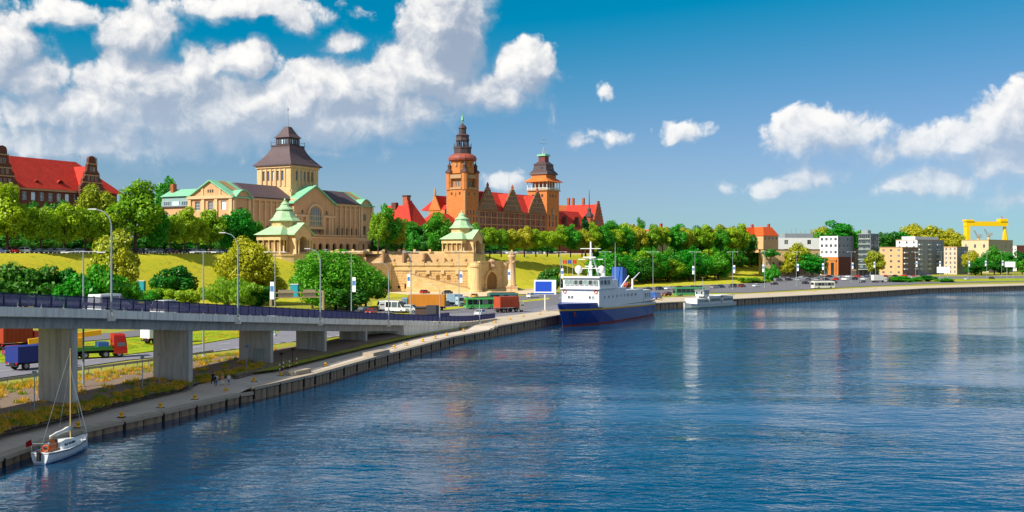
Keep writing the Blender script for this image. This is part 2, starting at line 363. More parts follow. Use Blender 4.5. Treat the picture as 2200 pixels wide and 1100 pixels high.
# ================================================================== SETTING: water, ground, quay
def make_water():
    m = bpy.data.materials.new('river water'); m.use_nodes = True; t = NT(m.node_tree); b = t.n['Principled BSDF']
    b.inputs['Base Color'].default_value = (0.0, 0.034, 0.088, 1); b.inputs['Roughness'].default_value = 0.04; b.inputs['IOR'].default_value = 1.34; b.inputs['Specular IOR Level'].default_value = 0.85
    tc = t.add('ShaderNodeTexCoord'); p = tc.outputs['Object']
    mp = t.add('ShaderNodeMapping'); t.l.new(p, mp.inputs[0]); mp.inputs['Rotation'].default_value = (0, 0, R(12)); mp.inputs['Scale'].default_value = (0.55, 1.0, 1)
    q = mp.outputs[0]
    h1 = t.noise(q, 0.30, 2, 0.5, distort=0.4); h2 = t.noise(q, 1.1, 3, 0.55, distort=0.6); h3 = t.noise(q, 3.8, 2, 0.5)
    h0 = t.noise(q, 0.11, 2, 0.5, distort=0.5)
    h = t.m('ADD', t.m('MULTIPLY_ADD', h0, 2.2, t.m('MULTIPLY', h1, 1.5)), t.m('ADD', t.m('MULTIPLY', h2, 1.0), t.m('MULTIPLY', h3, 0.05)))
    mp2 = t.add('ShaderNodeMapping'); t.l.new(p, mp2.inputs[0]); mp2.inputs['Rotation'].default_value = (0, 0, R(-30)); mp2.inputs['Scale'].default_value = (0.4, 1.0, 1)
    calm = t.sstep(t.noise(mp2.outputs[0], 0.017, 3, 0.55, distort=1.2), 0.40, 0.60)
    bn = t.add('ShaderNodeBump'); bn.inputs['Distance'].default_value = 1.0
    t.l.new(t.m('MULTIPLY_ADD', calm, 0.2, 0.05), bn.inputs['Strength'])
    t.l.new(h, bn.inputs['Height']); t.l.new(bn.outputs[0], b.inputs['Normal'])
    mb = MB(); mb.add([(-600, -400, 0), (6000, -400, 0), (6000, 6000, 0), (-600, 6000, 0)], [(0, 1, 2, 3)])
    tag(mb.build('water', m), 'wind-rippled blue river', None, None, 'structure')
make_water()
def sheet(name, pts, m, kind='structure', label=None, dz=0.0):
    mb = MB(); mb.add([(p[0], p[1], p[2] + dz) for p in pts], [tuple(range(len(pts)))]); me = mb.mesh(name, m)
    bm = bmesh.new(); bm.from_mesh(me); bmesh.ops.triangulate(bm, faces=bm.faces); bm.to_mesh(me); bm.free()
    return tag(link(name, me), label, None, None, kind)
M_conc = mat('quay concrete', '#b3a692', 0.9, 0.22, 0.25, 0.3, 5, streak=0)
M_prom = mat('promenade concrete', '#bdb0a2', 0.9, 0.22, 0.3, 0.3, 5)
M_asph = mat('asphalt', '#6b6a70', 0.85, 0.2, 0.2, 0.3, 9)
M_asph2 = mat('road asphalt', '#777680', 0.85, 0.18, 0.2, 0.3, 9)
M_wall = mat('quay wall concrete', '#94806c', 0.9, 0.3, 0.8, 0.5, 4, streak=0.55)
M_coping = mat('quay coping', '#a59887', 0.9, 0.2, 0.5, 0.3, 5)
M_dark = mat('dark rubber', '#1c1b1c', 0.7, 0.2)
M_earth = mat('bare earth', '#7b6a5e', 0.95, 0.25, 0.5, 0.5, 6)
M_line = mat('road paint', '#d8d6d0', 0.7, 0.15, 2.0)
M_yel = mat('yellow paint', '#dca410', 0.5, 0.15, 2)
M_pave = mat('pale paving', '#c9b493', 0.9, 0.2, 0.3, 0.2, 4)
M_steel = mat('galvanised steel', '#9aa3a8', 0.45, 0.15, 1, metal=0.3)
def grassmat(name, a, b, c):
    m = bpy.data.materials.new(name); m.use_nodes = True; t = NT(m.node_tree); bs = t.n['Principled BSDF']; bs.inputs['Roughness'].default_value = 0.95; bs.inputs['Specular IOR Level'].default_value = 0.1
    tc = t.add('ShaderNodeTexCoord'); o = tc.outputs['Object']
    n1 = t.noise(o, 0.05, 4, 0.6); n2 = t.noise(o, 0.9, 4, 0.7)
    c1 = t.mix(t.sstep(n1, 0.35, 0.65), lin(a) + (1,), lin(b) + (1,)); n3 = t.noise(o, 0.22, 5, 0.7); c1 = t.mix(t.sstep(n3, 0.52, 0.7), c1, lin(c) + (1,)); c2 = t.mix(t.m('MULTIPLY', t.sstep(n2, 0.45, 0.75), 0.6), c1, lin(c) + (1,))
    t.l.new(c2, bs.inputs['Base Color']); bn = t.add('ShaderNodeBump'); bn.inputs['Strength'].default_value = 0.8; bn.inputs['Distance'].default_value = 0.15
    t.l.new(t.noise(o, 5, 3, 0.7), bn.inputs['Height']); t.l.new(bn.outputs[0], bs.inputs['Normal']); return m
M_lawn = grassmat('sun-bleached lawn', '#acaa28', '#b9ac2e', '#6c862a')
M_verge = grassmat('verge grass', '#7d9a1c', '#a7a31f', '#557a1a')
M_turf = grassmat('riverside ground', '#8f9230', '#9c9344', '#6f7d2a')

# quay edge, followed downstream: photo pixel on the coping, level
EDGE = [(gp(p[0], p[1], z), z) for p, z in (((0, 980), 0.85), ((169, 923), 0.85), ((345, 884), 1.0), ((511, 846), 1.0))]
EDGE = [(Vector((-41, 45, 0.85)), 0.85)] + EDGE
EDGE += [(gp(540, 832, 1.5), 1.5), (gp(672, 803, 1.5), 1.5), (gp(801, 767, 1.5), 1.5), (gp(971, 723, 1.5), 1.5), (gp(1048, 709, 1.5), 1.5)]
EDGE += [(gp(1066, 700, 2), 2.0), (gp(1195, 677, 2), 2.0), (Vector((25, 284, 2)), 2.0), (Vector((38.5, 312, 2)), 2.0), (gp(1598, 641, 2), 2.0), (gp(1828, 629, 2), 2.0), (gp(1990, 619, 2), 2.0), (gp(2200, 613, 2), 2.0), (Vector((420, 590, 2)), 2.0), (Vector((1500, 1000, 2)), 2.0)]
E2 = [p for p, z in EDGE]
# one ground sheet from the quay to the horizon
far = [Vector((6000, 2600, 1.9)), Vector((6000, 9000, 1.9)), Vector((-7000, 9000, 1.9)), Vector((-7000, 45, 1.9))]
off_in = lambda p, q, d: Vector((-(q - p).y, (q - p).x, 0)).normalized() * d
gpts = [Vector((p.x, p.y, 1.9)) for p in E2]
for i in range(len(gpts)):
    a, b = E2[max(0, i - 1)], E2[min(len(E2) - 1, i + 1)]; o = off_in(a, b, 9.2 if i < 6 else (5.0 if i < 11 else 0.6)); gpts[i] += Vector((o.x, o.y, 0))
sheet('ground', gpts + far, M_turf, label='riverside ground reaching back to the horizon')
# quay apron (walkway) strip, level changes with the quay
def strip(name, pts, w, m, dz=0.0, din=0.0, kind='structure', label=None, zfix=None):
    mb = MB(); vs = []
    for i, p in enumerate(pts):
        a, b = pts[max(0, i - 1)], pts[min(len(pts) - 1, i + 1)]; o0 = off_in(a, b, din); o1 = off_in(a, b, din + w)
        z = p.z + dz if zfix is None else zfix
        vs += [(p.x + o0.x, p.y + o0.y, z), (p.x + o1.x, p.y + o1.y, z)]
    mb.add(vs, [(2 * i, 2 * i + 2, 2 * i + 3, 2 * i + 1) for i in range(len(pts) - 1)]); return tag(mb.build(name, m), label, None, None, kind)
strip('promenade', E2[:11], 9.6, M_prom, label='low concrete promenade along the quay under the flyover')
strip('quay', E2[10:], 22, M_conc, dz=0.006, label='broad pale concrete quay downstream of the flyover')
# quay wall: panels between dark joints
wroot = tag(link('quay_wall', None), 'long stained concrete quay wall above the river', 'wall')
def seglen(pts): return [(b - a).length for a, b in zip(pts, pts[1:])]
def walk(pts, step):
    out = []; d = 0.0
    for a, b in zip(pts, pts[1:]):
        L = (b - a).length; L2 = (Vector((b.x, b.y)) - Vector((a.x, a.y))).length
        while d < L: out.append((a.lerp(b, d / L), (b - a).normalized())); d += step
        d -= L
    return out
npan = 0; rest = MB()
pan = MB(); pan.bx(0.03, 1.0 - 0.03, -0.24, 0.5, -1.6, -0.33)
panme = pan.mesh('panel', M_wall)
cop = MB(); cop.bx(0.004, 0.996, -0.36, 0.75, -0.32, 0.03)
copme = cop.mesh('coping_stone', M_coping)
back = MB()
for i, (a, b) in enumerate(zip(E2, E2[1:])):
    L = (b - a).length; n = max(1, round(L / (2.6 if i < 10 else 4.2))); d = (b - a).normalized(); rz = math.atan2(d.y, d.x)
    oo = off_in(a, b, .15); back.bar((a.x + oo.x, a.y + oo.y, a.z - 1.3), (b.x + oo.x, b.y + oo.y, b.z - 1.3), 0.2, 2.2)
    for k in range(n):
        p = a.lerp(b, k / n)
        vis = p.y > 70 and p.x / p.y < 0.52
        if not vis or npan > 290: continue
        h = 1.0 if i < 4 else (1.25 if i < 9 else 1.5)
        o = link('panel', panme, wroot, (p.x, p.y, p.z), rz); o.scale = (L / n, 1, h); npan += 1
        o = link('coping_stone', copme, wroot, (p.x, p.y, p.z), rz); o.scale = (L / n, 1, 1)
        if k % 2 == 0:
            f = cached('fender', lambda: (lambda m: m.bx(-0.09, 0.09, -0.42, -0.2, -1.3, -0.15).mesh('fender', M_dark))(MB())); link('fender', f, wroot, (p.x, p.y, p.z), rz)
back.build('backing', M_dark, wroot)
# raised coping blocks on the near quay
for px0, px1, py0, py1 in ((634, 668, 807, 800), (801, 836, 766, 758)):
    a = gp(px0, py0, 1.5); b = gp(px1, py1, 1.5); mb = MB(); mb.bar((a.x - .7, a.y, 1.78), (b.x - .7, b.y, 1.78), 1.7, 0.5); mb.build('raised_coping', M_coping, wroot)
# yellow bollards
bol = thing('bollard', '', 'bollard', group='yellow mooring bollards along the quay')
bol.scale = (.75, .75, .75)
MB().lathe([(0.34, 0), (0.34, 0.06), (0.2, 0.1), (0.18, 0.36), (0.32, 0.42), (0.34, 0.52), (0.2, 0.6)], 12).build('post', M_yel, bol, smooth=True)
MB().bx(-0.45, 0.45, -0.45, 0.45, -0.03, 0.012).build('base_plate', M_dark, bol)
BP = [(168, 921, 1), (261, 899, 1), (345, 879, 1), (419, 861, 1), (486, 846, 1), (546, 823, 1.5), (603, 810, 1.5), (699, 790, 1.5), (785, 767, 1.5), (847, 751, 1.5), (873, 745, 1.5), (908, 737, 1.5), (935, 730, 1.5), (960, 724, 1.5), (996, 715, 1.5), (1030, 708, 1.5), (1064, 697, 2), (1096, 690, 2), (1124, 684, 2), (1160, 679, 2), (1420, 648, 2), (1650, 635, 2), (1700, 632, 2), (1750, 630, 2), (1790, 628, 2), (1830, 626, 2), (1880, 623, 2)]
for i, (px, py, z) in enumerate(BP):
    lb = f'{nth(i + 1)} yellow mooring bollard along the quay counted from the moored sailboat'
    p = gp(px, py - 3, z); p.z += 0.03 if z < 2 else 0.045
    if i == 0: bol.location = p; bol['label'] = lb
    else: dup(bol, p, None, lb)

# rubble retaining wall behind the near promenade
M_rub = brickmat('rubble stone', '#8a7a70', '#6a5c55', '#4a413b', 0.55, 0.26, msize=0.04)
rub = [gp(-80, 965, 1.0), gp(0, 936, 1.0), gp(160, 895, 1.0), gp(300, 860, 1.0), gp(449, 824, 1.05)]
mb = MB(); rnd = random.Random(3)
pts = walk(rub, 0.5)
for (p, d), (q, e) in zip(pts, pts[1:]):
    mb.bar((p.x, p.y, 1.37 + rnd.uniform(-.03, .03)), (q.x, q.y, 1.37), 0.55 + rnd.uniform(-.05, .05), 0.78)
tag(mb.build('stone_wall', M_rub), 'low rubble stone wall between the promenade and the weedy bank', 'wall')
rub2 = [gp(505, 815, 1.5), gp(560, 800, 1.5), gp(640, 780, 1.5), gp(770, 750, 1.5)]
mb = MB(); pts = walk(rub2, 0.6)
for (p, d), (q, e) in zip(pts, pts[1:]): mb.bar((p.x, p.y, 1.74), (q.x, q.y, 1.74 + rnd.uniform(-.02, .02)), 0.5, 0.55)
tag(mb.build('stone_wall', M_rub), 'low rubble stone wall beside the third and fourth flyover piers', 'wall')
# earth bank between that wall and the road
bank_lo = [gp(-80, 962, 1.7), gp(0, 925, 1.7), gp(160, 886, 1.7), gp(300, 852, 1.7), gp(449, 818, 1.7), gp(560, 792, 1.8), gp(660, 765, 1.9), gp(770, 742, 1.95), gp(900, 715, 1.97)]
bank_hi = [gp(-80, 843, 2.35), gp(0, 830, 2.35), gp(173, 806, 2.35), gp(345, 783, 2.3), gp(470, 764, 2.2), gp(600, 748, 2.1), gp(660, 740, 2.05), gp(770, 722, 2.02), gp(880, 706, 2.0)]
mb = MB(); vs = []
NB = 6
for a, b in zip(bank_lo, bank_hi):
    for k in range(NB + 1):
        q = a.lerp(b, k / NB); q.z += math.sin(k / NB * math.pi) * 0.35; vs.append(q)
mb.add(vs, [(i * (NB + 1) + k, (i + 1) * (NB + 1) + k, (i + 1) * (NB + 1) + k + 1, i * (NB + 1) + k + 1) for i in range(len(bank_lo) - 1) for k in range(NB)])
tag(mb.build('earth_bank', M_earth, smooth=True), 'bare earth bank beneath the flyover', None, None, 'structure')
# roads
sheet('road', [gp(*q, G) for q in ((-90, 826), (0, 812), (173, 788), (276, 773), (449, 757), (600, 737), (700, 726), (800, 712), (900, 700), (1000, 690), (1060, 682), (1190, 666), (1290, 654), (1290, 648), (1180, 655), (1080, 662), (1000, 668), (880, 680), (760, 692), (660, 705), (600, 712), (449, 737), (338, 755), (232, 768), (100, 774), (-90, 784))], M_asph2, dz=0.012, label='grey riverside road running under the flyover')
sheet('road', [gp(*q, G) for q in ((-90, 752), (100, 740), (238, 728), (400, 712), (600, 692), (800, 676), (950, 662), (1080, 654), (1250, 642), (1250, 634), (1080, 640), (950, 648), (800, 660), (600, 676), (400, 698), (238, 715), (100, 724), (-90, 738))], M_asph, dz=0.014, label='second carriageway behind the riverside road')
sheet('verge', [gp(*q, G) for q in ((-60, 782), (100, 772), (232, 766), (338, 753), (449, 735), (600, 710), (560, 698), (400, 714), (238, 730), (100, 742), (-60, 754))], M_verge, dz=0.008, label='green median strip between the two carriageways')
# road markings
mk = MB()
la = [gp(414, 759, G), gp(660, 731, G), gp(800, 711, G)]
for p, d in walk(la, 3.0):
    n = Vector((-d.y, d.x, 0)); mk.add([(p + n * .15) + Vector((0, 0, .018)), (p - n * .15) + Vector((0, 0, .018)), (p - n * .15 + d * 1.6) + Vector((0, 0, .018)), (p + n * .15 + d * 1.6) + Vector((0, 0, .018))], [(0, 1, 2, 3)])
for p, d in walk([gp(0, 797, G), gp(276, 763, G), gp(600, 724, G), (gp(900, 690, G))], 7.0):
    n = Vector((-d.y, d.x, 0)); mk.add([(p + n * .08) + Vector((0, 0, .018)), (p - n * .08) + Vector((0, 0, .018)), (p - n * .08 + d * 3) + Vector((0, 0, .018)), (p + n * .08 + d * 3) + Vector((0, 0, .018))], [(0, 1, 2, 3)])
tag(mk.build('road_marking', M_line), 'white dashed paint on the riverside road', None, None, 'structure')
# downstream boulevard, verges and car park
sheet('boulevard', [gp(*q, G) for q in ((880, 681), (1000, 672), (1062, 676), (1190, 656), (1300, 640), (1450, 628), (1600, 629), (1800, 618), (2000, 609), (2300, 602), (2300, 592), (2000, 594), (1800, 597), (1600, 607), (1450, 612), (1300, 620), (1150, 634), (1000, 645), (880, 656))], M_asph, dz=0.028, label='wide asphalt boulevard along the quay')
sheet('car_park', [gp(*q, G) for q in ((1640, 604), (1800, 597), (2000, 592), (2000, 588), (1800, 589), (1640, 594))], M_asph2, dz=0.02, label='asphalt car park below the riverside buildings')
sheet('verge', [gp(*q, G) for q in ((940, 668), (1010, 660), (1015, 656), (940, 662))], M_lawn, dz=0.034, label='dry yellow grass island beside the parked lorries')
sheet('verge', [gp(*q, G) for q in ((1100, 652), (1180, 643), (1180, 640), (1100, 648))], M_lawn, dz=0.034, label='dry grass strip by the outdoor screen')
sheet('verge', [gp(*q, G) for q in ((800, 668), (890, 652), (890, 640), (800, 648))], M_lawn, dz=0.026, label='sunlit yellow grass patch below the big green tree')
sheet('verge', [gp(*q, G) for q in ((1330, 619), (1600, 609), (1660, 606), (1660, 598), (1590, 599), (1330, 610))], M_lawn, dz=0.032, label='yellow verge below the wooded slope')
sheet('verge', [gp(*q, G) for q in ((1960, 606), (2300, 602), (2300, 597), (1960, 600))], M_verge, dz=0.034, label='green verge on the far quay')
sheet('promenade', [gp(*q, G) for q in ((800, 634), (960, 640), (1150, 632), (1200, 626), (1150, 615), (960, 622), (800, 622))], M_pave, dz=0.018, label='pale paved forecourt below the bastion')

# ------------------------------------------------------------------ escarpment, parallel to the museum front
U = Vector((0.469, 0.883, 0)); V = Vector((0.883, -0.469, 0))
def cv(c, t, z=0.0): q = V * c + U * t; return Vector((q.x, q.y, z))
def slope_z(c):
    for (c0, z0), (c1, z1) in zip(PROF, PROF[1:]):
        if c1 <= c <= c0: f = (c0 - c) / (c0 - c1); return z0 + (z1 - z0) * f
    return PROF[-1][1] if c < PROF[-1][0] else PROF[0][1]
PROF = [(-203, 1.95), (-216, 3.0), (-227, 4.6), (-236, 8.2), (-246, 13.2), (-252, 15.8), (-256, 16.7), (-262, 16.8), (-300, 17.6), (-420, 19.0)]
def lawn(name, t0, t1, label, wob=0.4, shift0=0.0, shift1=0.0, n=40, sub=PROF[:8]):
    mb = MB(); vs = []; rr = random.Random(int(t0)); m = 28
    cs = [sub[0][0] + (sub[-1][0] - sub[0][0]) * k / m for k in range(m + 1)]
    for i in range(n + 1):
        t = t0 + (t1 - t0) * i / n; sh = shift0 + (shift1 - shift0) * i / n
        for k, c in enumerate(cs):
            z = slope_z(c)
            if 4 < k < m - 2: z += rr.uniform(-1, 1) * wob * 0.18 + math.sin(t * .11 + c * .2) * wob * 0.3
            vs.append(cv(c + sh, t, z))
    mb.add(vs, [(i * (m + 1) + k, i * (m + 1) + k + 1, (i + 1) * (m + 1) + k + 1, (i + 1) * (m + 1) + k) for i in range(n) for k in range(m)])
    return tag(mb.build(name, M_lawn, smooth=True), label, None, None, 'structure')
lawn('lawn', 120, 312, 'sunlit yellow grass embankment left of the bastion')
lawn('lawn', 392, 560, 'sunlit yellow grass embankment right of the bastion', shift0=0, shift1=14)
lawn('hillside', 560, 760, 'wooded hillside below the office block', shift0=14, shift1=40)
lawn('hillside', 760, 900, 'grass hillside near the riverside buildings', shift0=40, shift1=44)
# terrace on top
mb = MB(); vs = []
ts = [60, 200, 312, 400, 560, 760, 900, 1300]; sh = [0, 0, 0, 0, 14, 40, 44, 50]
cs = [-260, -300, -420, -900]; zs = [16.79, 17.5, 18.0, 18.2]
for t, s_ in zip(ts, sh):
    for c, z in zip(cs, zs): vs.append(cv(c + s_, t, z))
mb.add(vs, [(i * 4 + k, i * 4 + k + 1, (i + 1) * 4 + k + 1, (i + 1) * 4 + k) for i in range(len(ts) - 1) for k in range(3)])
tag(mb.build('terrace', mat('terrace paving', '#b8ab94', 0.9, 0.2, 0.2)), 'upper terrace and street in front of the museum', None, None, 'structure')
# ================================================================== BUILDINGS
M_stone = mat('ochre museum stone', '#cb9f76', 0.9, 0.14, 0.25, 0.3, 3, streak=0.25)
M_stone2 = mat('pale dressed stone', '#d8b288', 0.9, 0.12, 0.3, 0.3, 3, streak=0.2)
M_cream = mat('cream limestone', '#d2b583', 0.9, 0.16, 0.3, 0.3, 3, streak=0.25)
M_copper = mat('green copper', '#7fbf9a', 0.6, 0.22, 0.35, 0.1, 3, streak=0.3)
M_copper2 = mat('pale verdigris copper', '#a3c79b', 0.6, 0.2, 0.35, 0.1, 3, streak=0.3)
M_slate = mat('brown slate', '#5b4c50', 0.65, 0.22, 0.3, 0.2, 4, streak=0.25)
M_redroof = mat('red roof tile', '#bd3426', 0.8, 0.3, 0.35, 0.5, 4, streak=.3)
M_orroof = mat('orange roof tile', '#c86a30', 0.8, 0.18, 0.2, 0.3, 5)
M_brick = brickmat('orange brick', '#c97a3c', '#bb6a34', '#b8926a', 0.5, 0.16, msize=0.012)
M_brickd = brickmat('dark weathered brick', '#6d3c30', '#573028', '#6a5a4c', 0.5, 0.18, msize=0.015)
M_brickr = brickmat('red brick', '#ac5538', '#9a4630', '#9a7a62', 0.5, 0.16, msize=0.012)
M_weath = brickmat('weathered brown brick', '#956a4c', '#805840', '#8d745c', 0.5, 0.18, msize=0.015)
M_dressing = mat('sandstone dressing', '#a88a68', 0.9, 0.18, 0.5)
M_dcopper = mat('dark weathered copper', '#4b3d40', 0.55, 0.2, 0.6, 0.1, 3)
M_frame = mat('window frame paint', '#8d8a80', 0.6, 0.1)
M_framew = mat('white window frame', '#cfd0cc', 0.6, 0.08)
M_darkwin = glassmat('window glass')
M_skywin = glassmat('bright window glass', (0.10, 0.14, 0.18), 0.05)
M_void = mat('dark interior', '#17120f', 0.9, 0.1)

# ------------------------------------------------------------------ maritime museum
def make_museum():
    F = Frame(500, 425, 28, 17.3)
    root = thing('museum', 'long ochre stone museum with a square tower and curved slate roof', 'building', F.loc, F.rot)
    L = 96.0; DPT = 24.0; H = F.z_at(419); RZ = F.z_at(386, 0, 12)
    # walls
    fr = Face(root, (0, 0), (L, 0)); so = Face(root, (0, DPT), (0, 0))
    holes = []; wins = []
    mb = MB()
    bays = [x for x in (12.4, 16.0, 19.6, 23.2, 26.8, 30.2)] + [63.6 + 3.65 * i for i in range(6)]
    for x in bays: holes.append((x, 6.8, 1.7, 4.6)); wins.append((x, 6.8, 1.7, 4.6, False))
    for x0 in (3.6, 88.4):
        for h, t in ((3.0, 3.4), (8.6, 4.2), (15.2, 3.2)): holes.append((x0, h, 2.2, t)); wins.append((x0, h, 2.2, t, False))
    fr.wall(mb, L, H, holes, 0.5)
    sh = []
    for a in (3.5, 10.6, 17.7):
        for h, t in ((3.0, 3.2), (8.4, 6.0), (17.4, 3.6)): sh.append((a, h, 2.8, t))
    so.wall(mb, DPT, H, sh, 0.5)
    mb.add([(L, 0, 0), (L, DPT, 0), (L, DPT, H), (L, 0, H)], [(0, 1, 2, 3)]); mb.add([(0, DPT, 0), (L, DPT, 0), (L, DPT, H), (0, DPT, H)], [(0, 1, 2, 3)])
    mb.build('wall', M_stone, root)
    for (a, h, w, t, _) in wins: fr.window(a, h, w, t, -0.45, 1, 2, M_darkwin, M_frame)
    for (a, h, w, t) in sh: so.window(a, h, w, t, -0.45, 2, 2, M_skywin, M_framew)
    # round window hoods over the gallery windows
    for x in bays:
        m = MB(); pts = [(math.cos(math.pi * i / 8), math.sin(math.pi * i / 8)) for i in range(9)]
        ring = [fr.P(x + 0.85 + 1.5 * c, 12.0 + 1.3 * s, 0.0) for c, s in pts] + [fr.P(x + 0.85 + 1.1 * c, 12.0 + 0.9 * s, 0.0) for c, s in reversed(pts)]
        n = fr.n; m.extr(ring, (n.x * 0.25, n.y * 0.25, 0)); m.build('window_hood', M_stone2, root)
        fr.part('panel_lintel', M_stone2, x - 0.5, x + 2.2, H - 3.2, H - 2.6, 0.0, 0.18)
    # pilasters
    for x in [11.2, 14.9, 18.5, 22.1, 25.7, 29.3] + [62.4, 66.1, 69.75, 73.4, 77.05, 80.7, 84.3]: fr.part('pilaster', M_stone2, x, x + 0.9, 4.6, H - 1.5, 0.0, 0.55)
    for x in (0.1, 8.6, 85.9, 94.6): fr.part('pilaster', M_stone2, x, x + 1.4, 0, H - 1.2, 0.0, 0.6)
    for a in (0.0, 7.4, 14.5, 22.3): so.part('pilaster', M_stone2, a + .05, a + 1.7, 0, H - 1.2, 0.0, 0.6)
    so.part('cornice', M_stone2, -0.3, DPT + 0.3, H - 1.19, H, 0.0, 0.9)
    fr.part('cornice', M_stone2, 10.3, L - 10.3, H - 1.49, H - 0.35, 0.01, 0.85)
    # main slate roof, two lengths either side of the tower
    for x0, x1 in ((11.0, 37.0), (59.0, 85.0)):
        m = MB(); e = 1.1; m.extr([(x0, -e, H - 0.3), (x0, DPT + e, H - 0.3), (x0, 15, RZ - 0.6), (x0, 9, RZ - 0.6)], (x1 - x0, 0, 0)); m.build('roof', M_slate, root)
        m = MB(); m.bx(x0, x1, -e - 0.25, -e + 0.05, H - 0.6, H - 0.1); m.build('gutter', M_dcopper, root)
    # end wings: copper saddle roof, stone gable, segmental dormer pediment on the river front
    for k, (x0, x1) in enumerate(((0.0, 11.2), (L - 11.2, L))):
        m = MB(); m.extr([(x0 - 0.0, 0, H), (x0, DPT, H), (x0, 12, RZ - 0.5)], (x1 - x0, 0, 0)); m.build('gable', M_stone, root)
        m = MB(); xa, xb = (x0 - 0.9, x1) if k == 0 else (x0, x1 + 0.9)
        for y0, sg in ((-0.9, 1), (DPT + 0.9, -1)):
            p = [(xa, y0, H - 0.55), (xa, 12, RZ), (xa, 12, RZ - 0.55), (xa, y0, H - 1.1)]
            m.extr(p, (xb - xa, 0, 0))
        rf = m.build('copper_roof', M_copper, root)
        m = MB(); m.add([(x0 + 3.4, 1.2, H + (RZ - H) * 1.2 / 12.9 + .5), (x0 + 7.6, 1.2, H + (RZ - H) * 1.2 / 12.9 + .5), (x0 + 7.6, 11.2, RZ - 0.22), (x0 + 3.4, 11.2, RZ - 0.22)], [(0, 1, 2, 3)])
        m.build('tiled_patch', mat('weathered roof tile', '#9a7a55', 0.8, 0.25, 0.4), rf)
        m = MB(); cx = x0 + 5.6 - (0 if k == 0 else 0.9) ; pts = [(cx - 5.0 + 10.0 * i / 12, -0.5, H - 1.2 + 3.2 * math.sin(math.pi * i / 12)) for i in range(13)]
        m.extr(pts, (0, 4.5, 0)); m.build('pediment', M_stone, root)
        m = MB()
        for a, b in zip(pts, pts[1:]): m.add([(a[0], -1.2, a[2]), (b[0], -1.2, b[2]), (b[0], 4.5, b[2]), (a[0], 4.5, a[2]), (a[0], -1.2, a[2] + .5), (b[0], -1.2, b[2] + .5), (b[0], 4.5, b[2] + .5), (a[0], 4.5, a[2] + .5)], [(0, 1, 2, 3), (4, 5, 6, 7), (0, 1, 5, 4), (2, 3, 7, 6)])
        m.build('pediment_roof', M_copper, root)
    # gable ornament of the south wing
    for a in (5.9, 15.4): so.part('gable_pilaster', M_stone2, a + 1.2, a + 2.4, H + 0.02, H + (6.2 if a < 10 else 5.4) * 0.62, 0.0, 0.3)
    for a in (10.4, 11.6, 12.8): so.window(a, H + 1.2, 0.9, 1.5, 0.05, 0, 0, M_darkwin, M_stone2)
    # portal block with the great arched window
    x0, x1, yf = 33.0, 61.0, -4.0; cx = (x0 + x1) / 2
    PF = Face(root, (x0, yf), (x1, yf)); PH = 22.4
    m = MB(); W = x1 - x0
    PF.wall(m, W, PH, [(W / 2 - 4.6, 3.6, 9.2, 7.0), (5.0, 17.0, 1.3, 1.6), (W - 6.3, 17.0, 1.3, 1.6)], 0.7)
    m.add([(x0, yf, 0), (x0, 0.0, 0), (x0, 0.0, PH), (x0, yf, PH)], [(0, 1, 2, 3)]); m.add([(x1, yf, 0), (x1, 0.0, 0), (x1, 0.0, PH), (x1, yf, PH)], [(0, 1, 2, 3)])
    m.extr([(x0, yf + .01, PH), (x1, yf + .01, PH), (cx, yf + .01, RZ - 0.6)], (0, 6, 0)); m.build('portal', M_stone, root)
    m = MB()
    for sg, xe in ((1, x0 - 1.2), (-1, x1 + 1.2)):
        m.extr([(xe, yf - 1.0, PH - 0.75), (cx, yf - 1.0, RZ), (cx, yf - 1.0, RZ - 0.6), (xe, yf - 1.0, PH - 1.35)], (0, 17, 0))
    m.build('portal_roof', M_copper, root)
    PF.window(W / 2 - 4.6, 3.6, 9.2, 7.0, -0.6, 6, 2, M_darkwin, M_stone2, False, 0.3)
    PF.window(5.0, 17.0, 1.3, 1.6, -0.6, 0, 0); PF.window(W - 6.3, 17.0, 1.3, 1.6, -0.6, 0, 0)
    # arch frame: stone ring, glass and tracery proud of a recess
    m = MB(); r0, r1, zc = 5.4, 4.5, 16.2
    ring = [PF.P(W / 2 + r0 * math.cos(math.pi * i / 16), zc + r0 * math.sin(math.pi * i / 16)) for i in range(17)] + [PF.P(W / 2 - r0, 11.6), PF.P(W / 2 - r1, 11.6)] + [PF.P(W / 2 + r1 * math.cos(math.pi * i / 16), zc + r1 * math.sin(math.pi * i / 16)) for i in range(16, -1, -1)] + [PF.P(W / 2 + r1, 11.6), PF.P(W / 2 + r0, 11.6)]
    n = PF.n; b = len(ring)
    q = [(i, (b - 1) - i) for i in range(b // 2)]
    m.extr(ring, (n.x * 0.7, n.y * 0.7, 0)); m.build('arch_surround', M_stone2, root)
    PF.window(W / 2 - 4.5, 11.7, 9.0, 9.0, 0.12, 5, 2, M_darkwin, M_stone2, True, 0.32)
    PF.part('balcony', M_stone2, W / 2 - 5.4, W / 2 + 5.4, 10.4, 11.5, 0.0, 1.2)
    for a in (1.6, 3.4, 7.0, W - 8.6, W - 5.0, W - 3.2): PF.part('pilaster', M_stone2, a, a + 1.25, 5.0, 15.6, 0.0, 0.8)
    for a in (0.4, W - 9.0): PF.part('entablature', M_stone2, a, a + 8.6, 15.62, 16.5, 0.0, 0.95)
    # arcade porch with balustrade
    ax0, ax1, ay = 36.0, 72.0, -9.0; AF = Face(root, (ax0, ay), (ax1, ay)); m = MB(); AH = 6.6
    op = [(2.6 + 4.9 * i, 0.0, 2.7, 4.2) for i in range(7)]
    AF.wall(m, ax1 - ax0, AH, op, 0.9)
    m.add([(ax0, ay, 0), (ax0, yf - .01, 0), (ax0, yf - .01, AH), (ax0, ay, AH)], [(0, 1, 2, 3)]); m.add([(ax0, ay, AH), (ax1, ay, AH), (ax1, yf - .01, AH), (ax0, yf - .01, AH)], [(0, 1, 2, 3)])
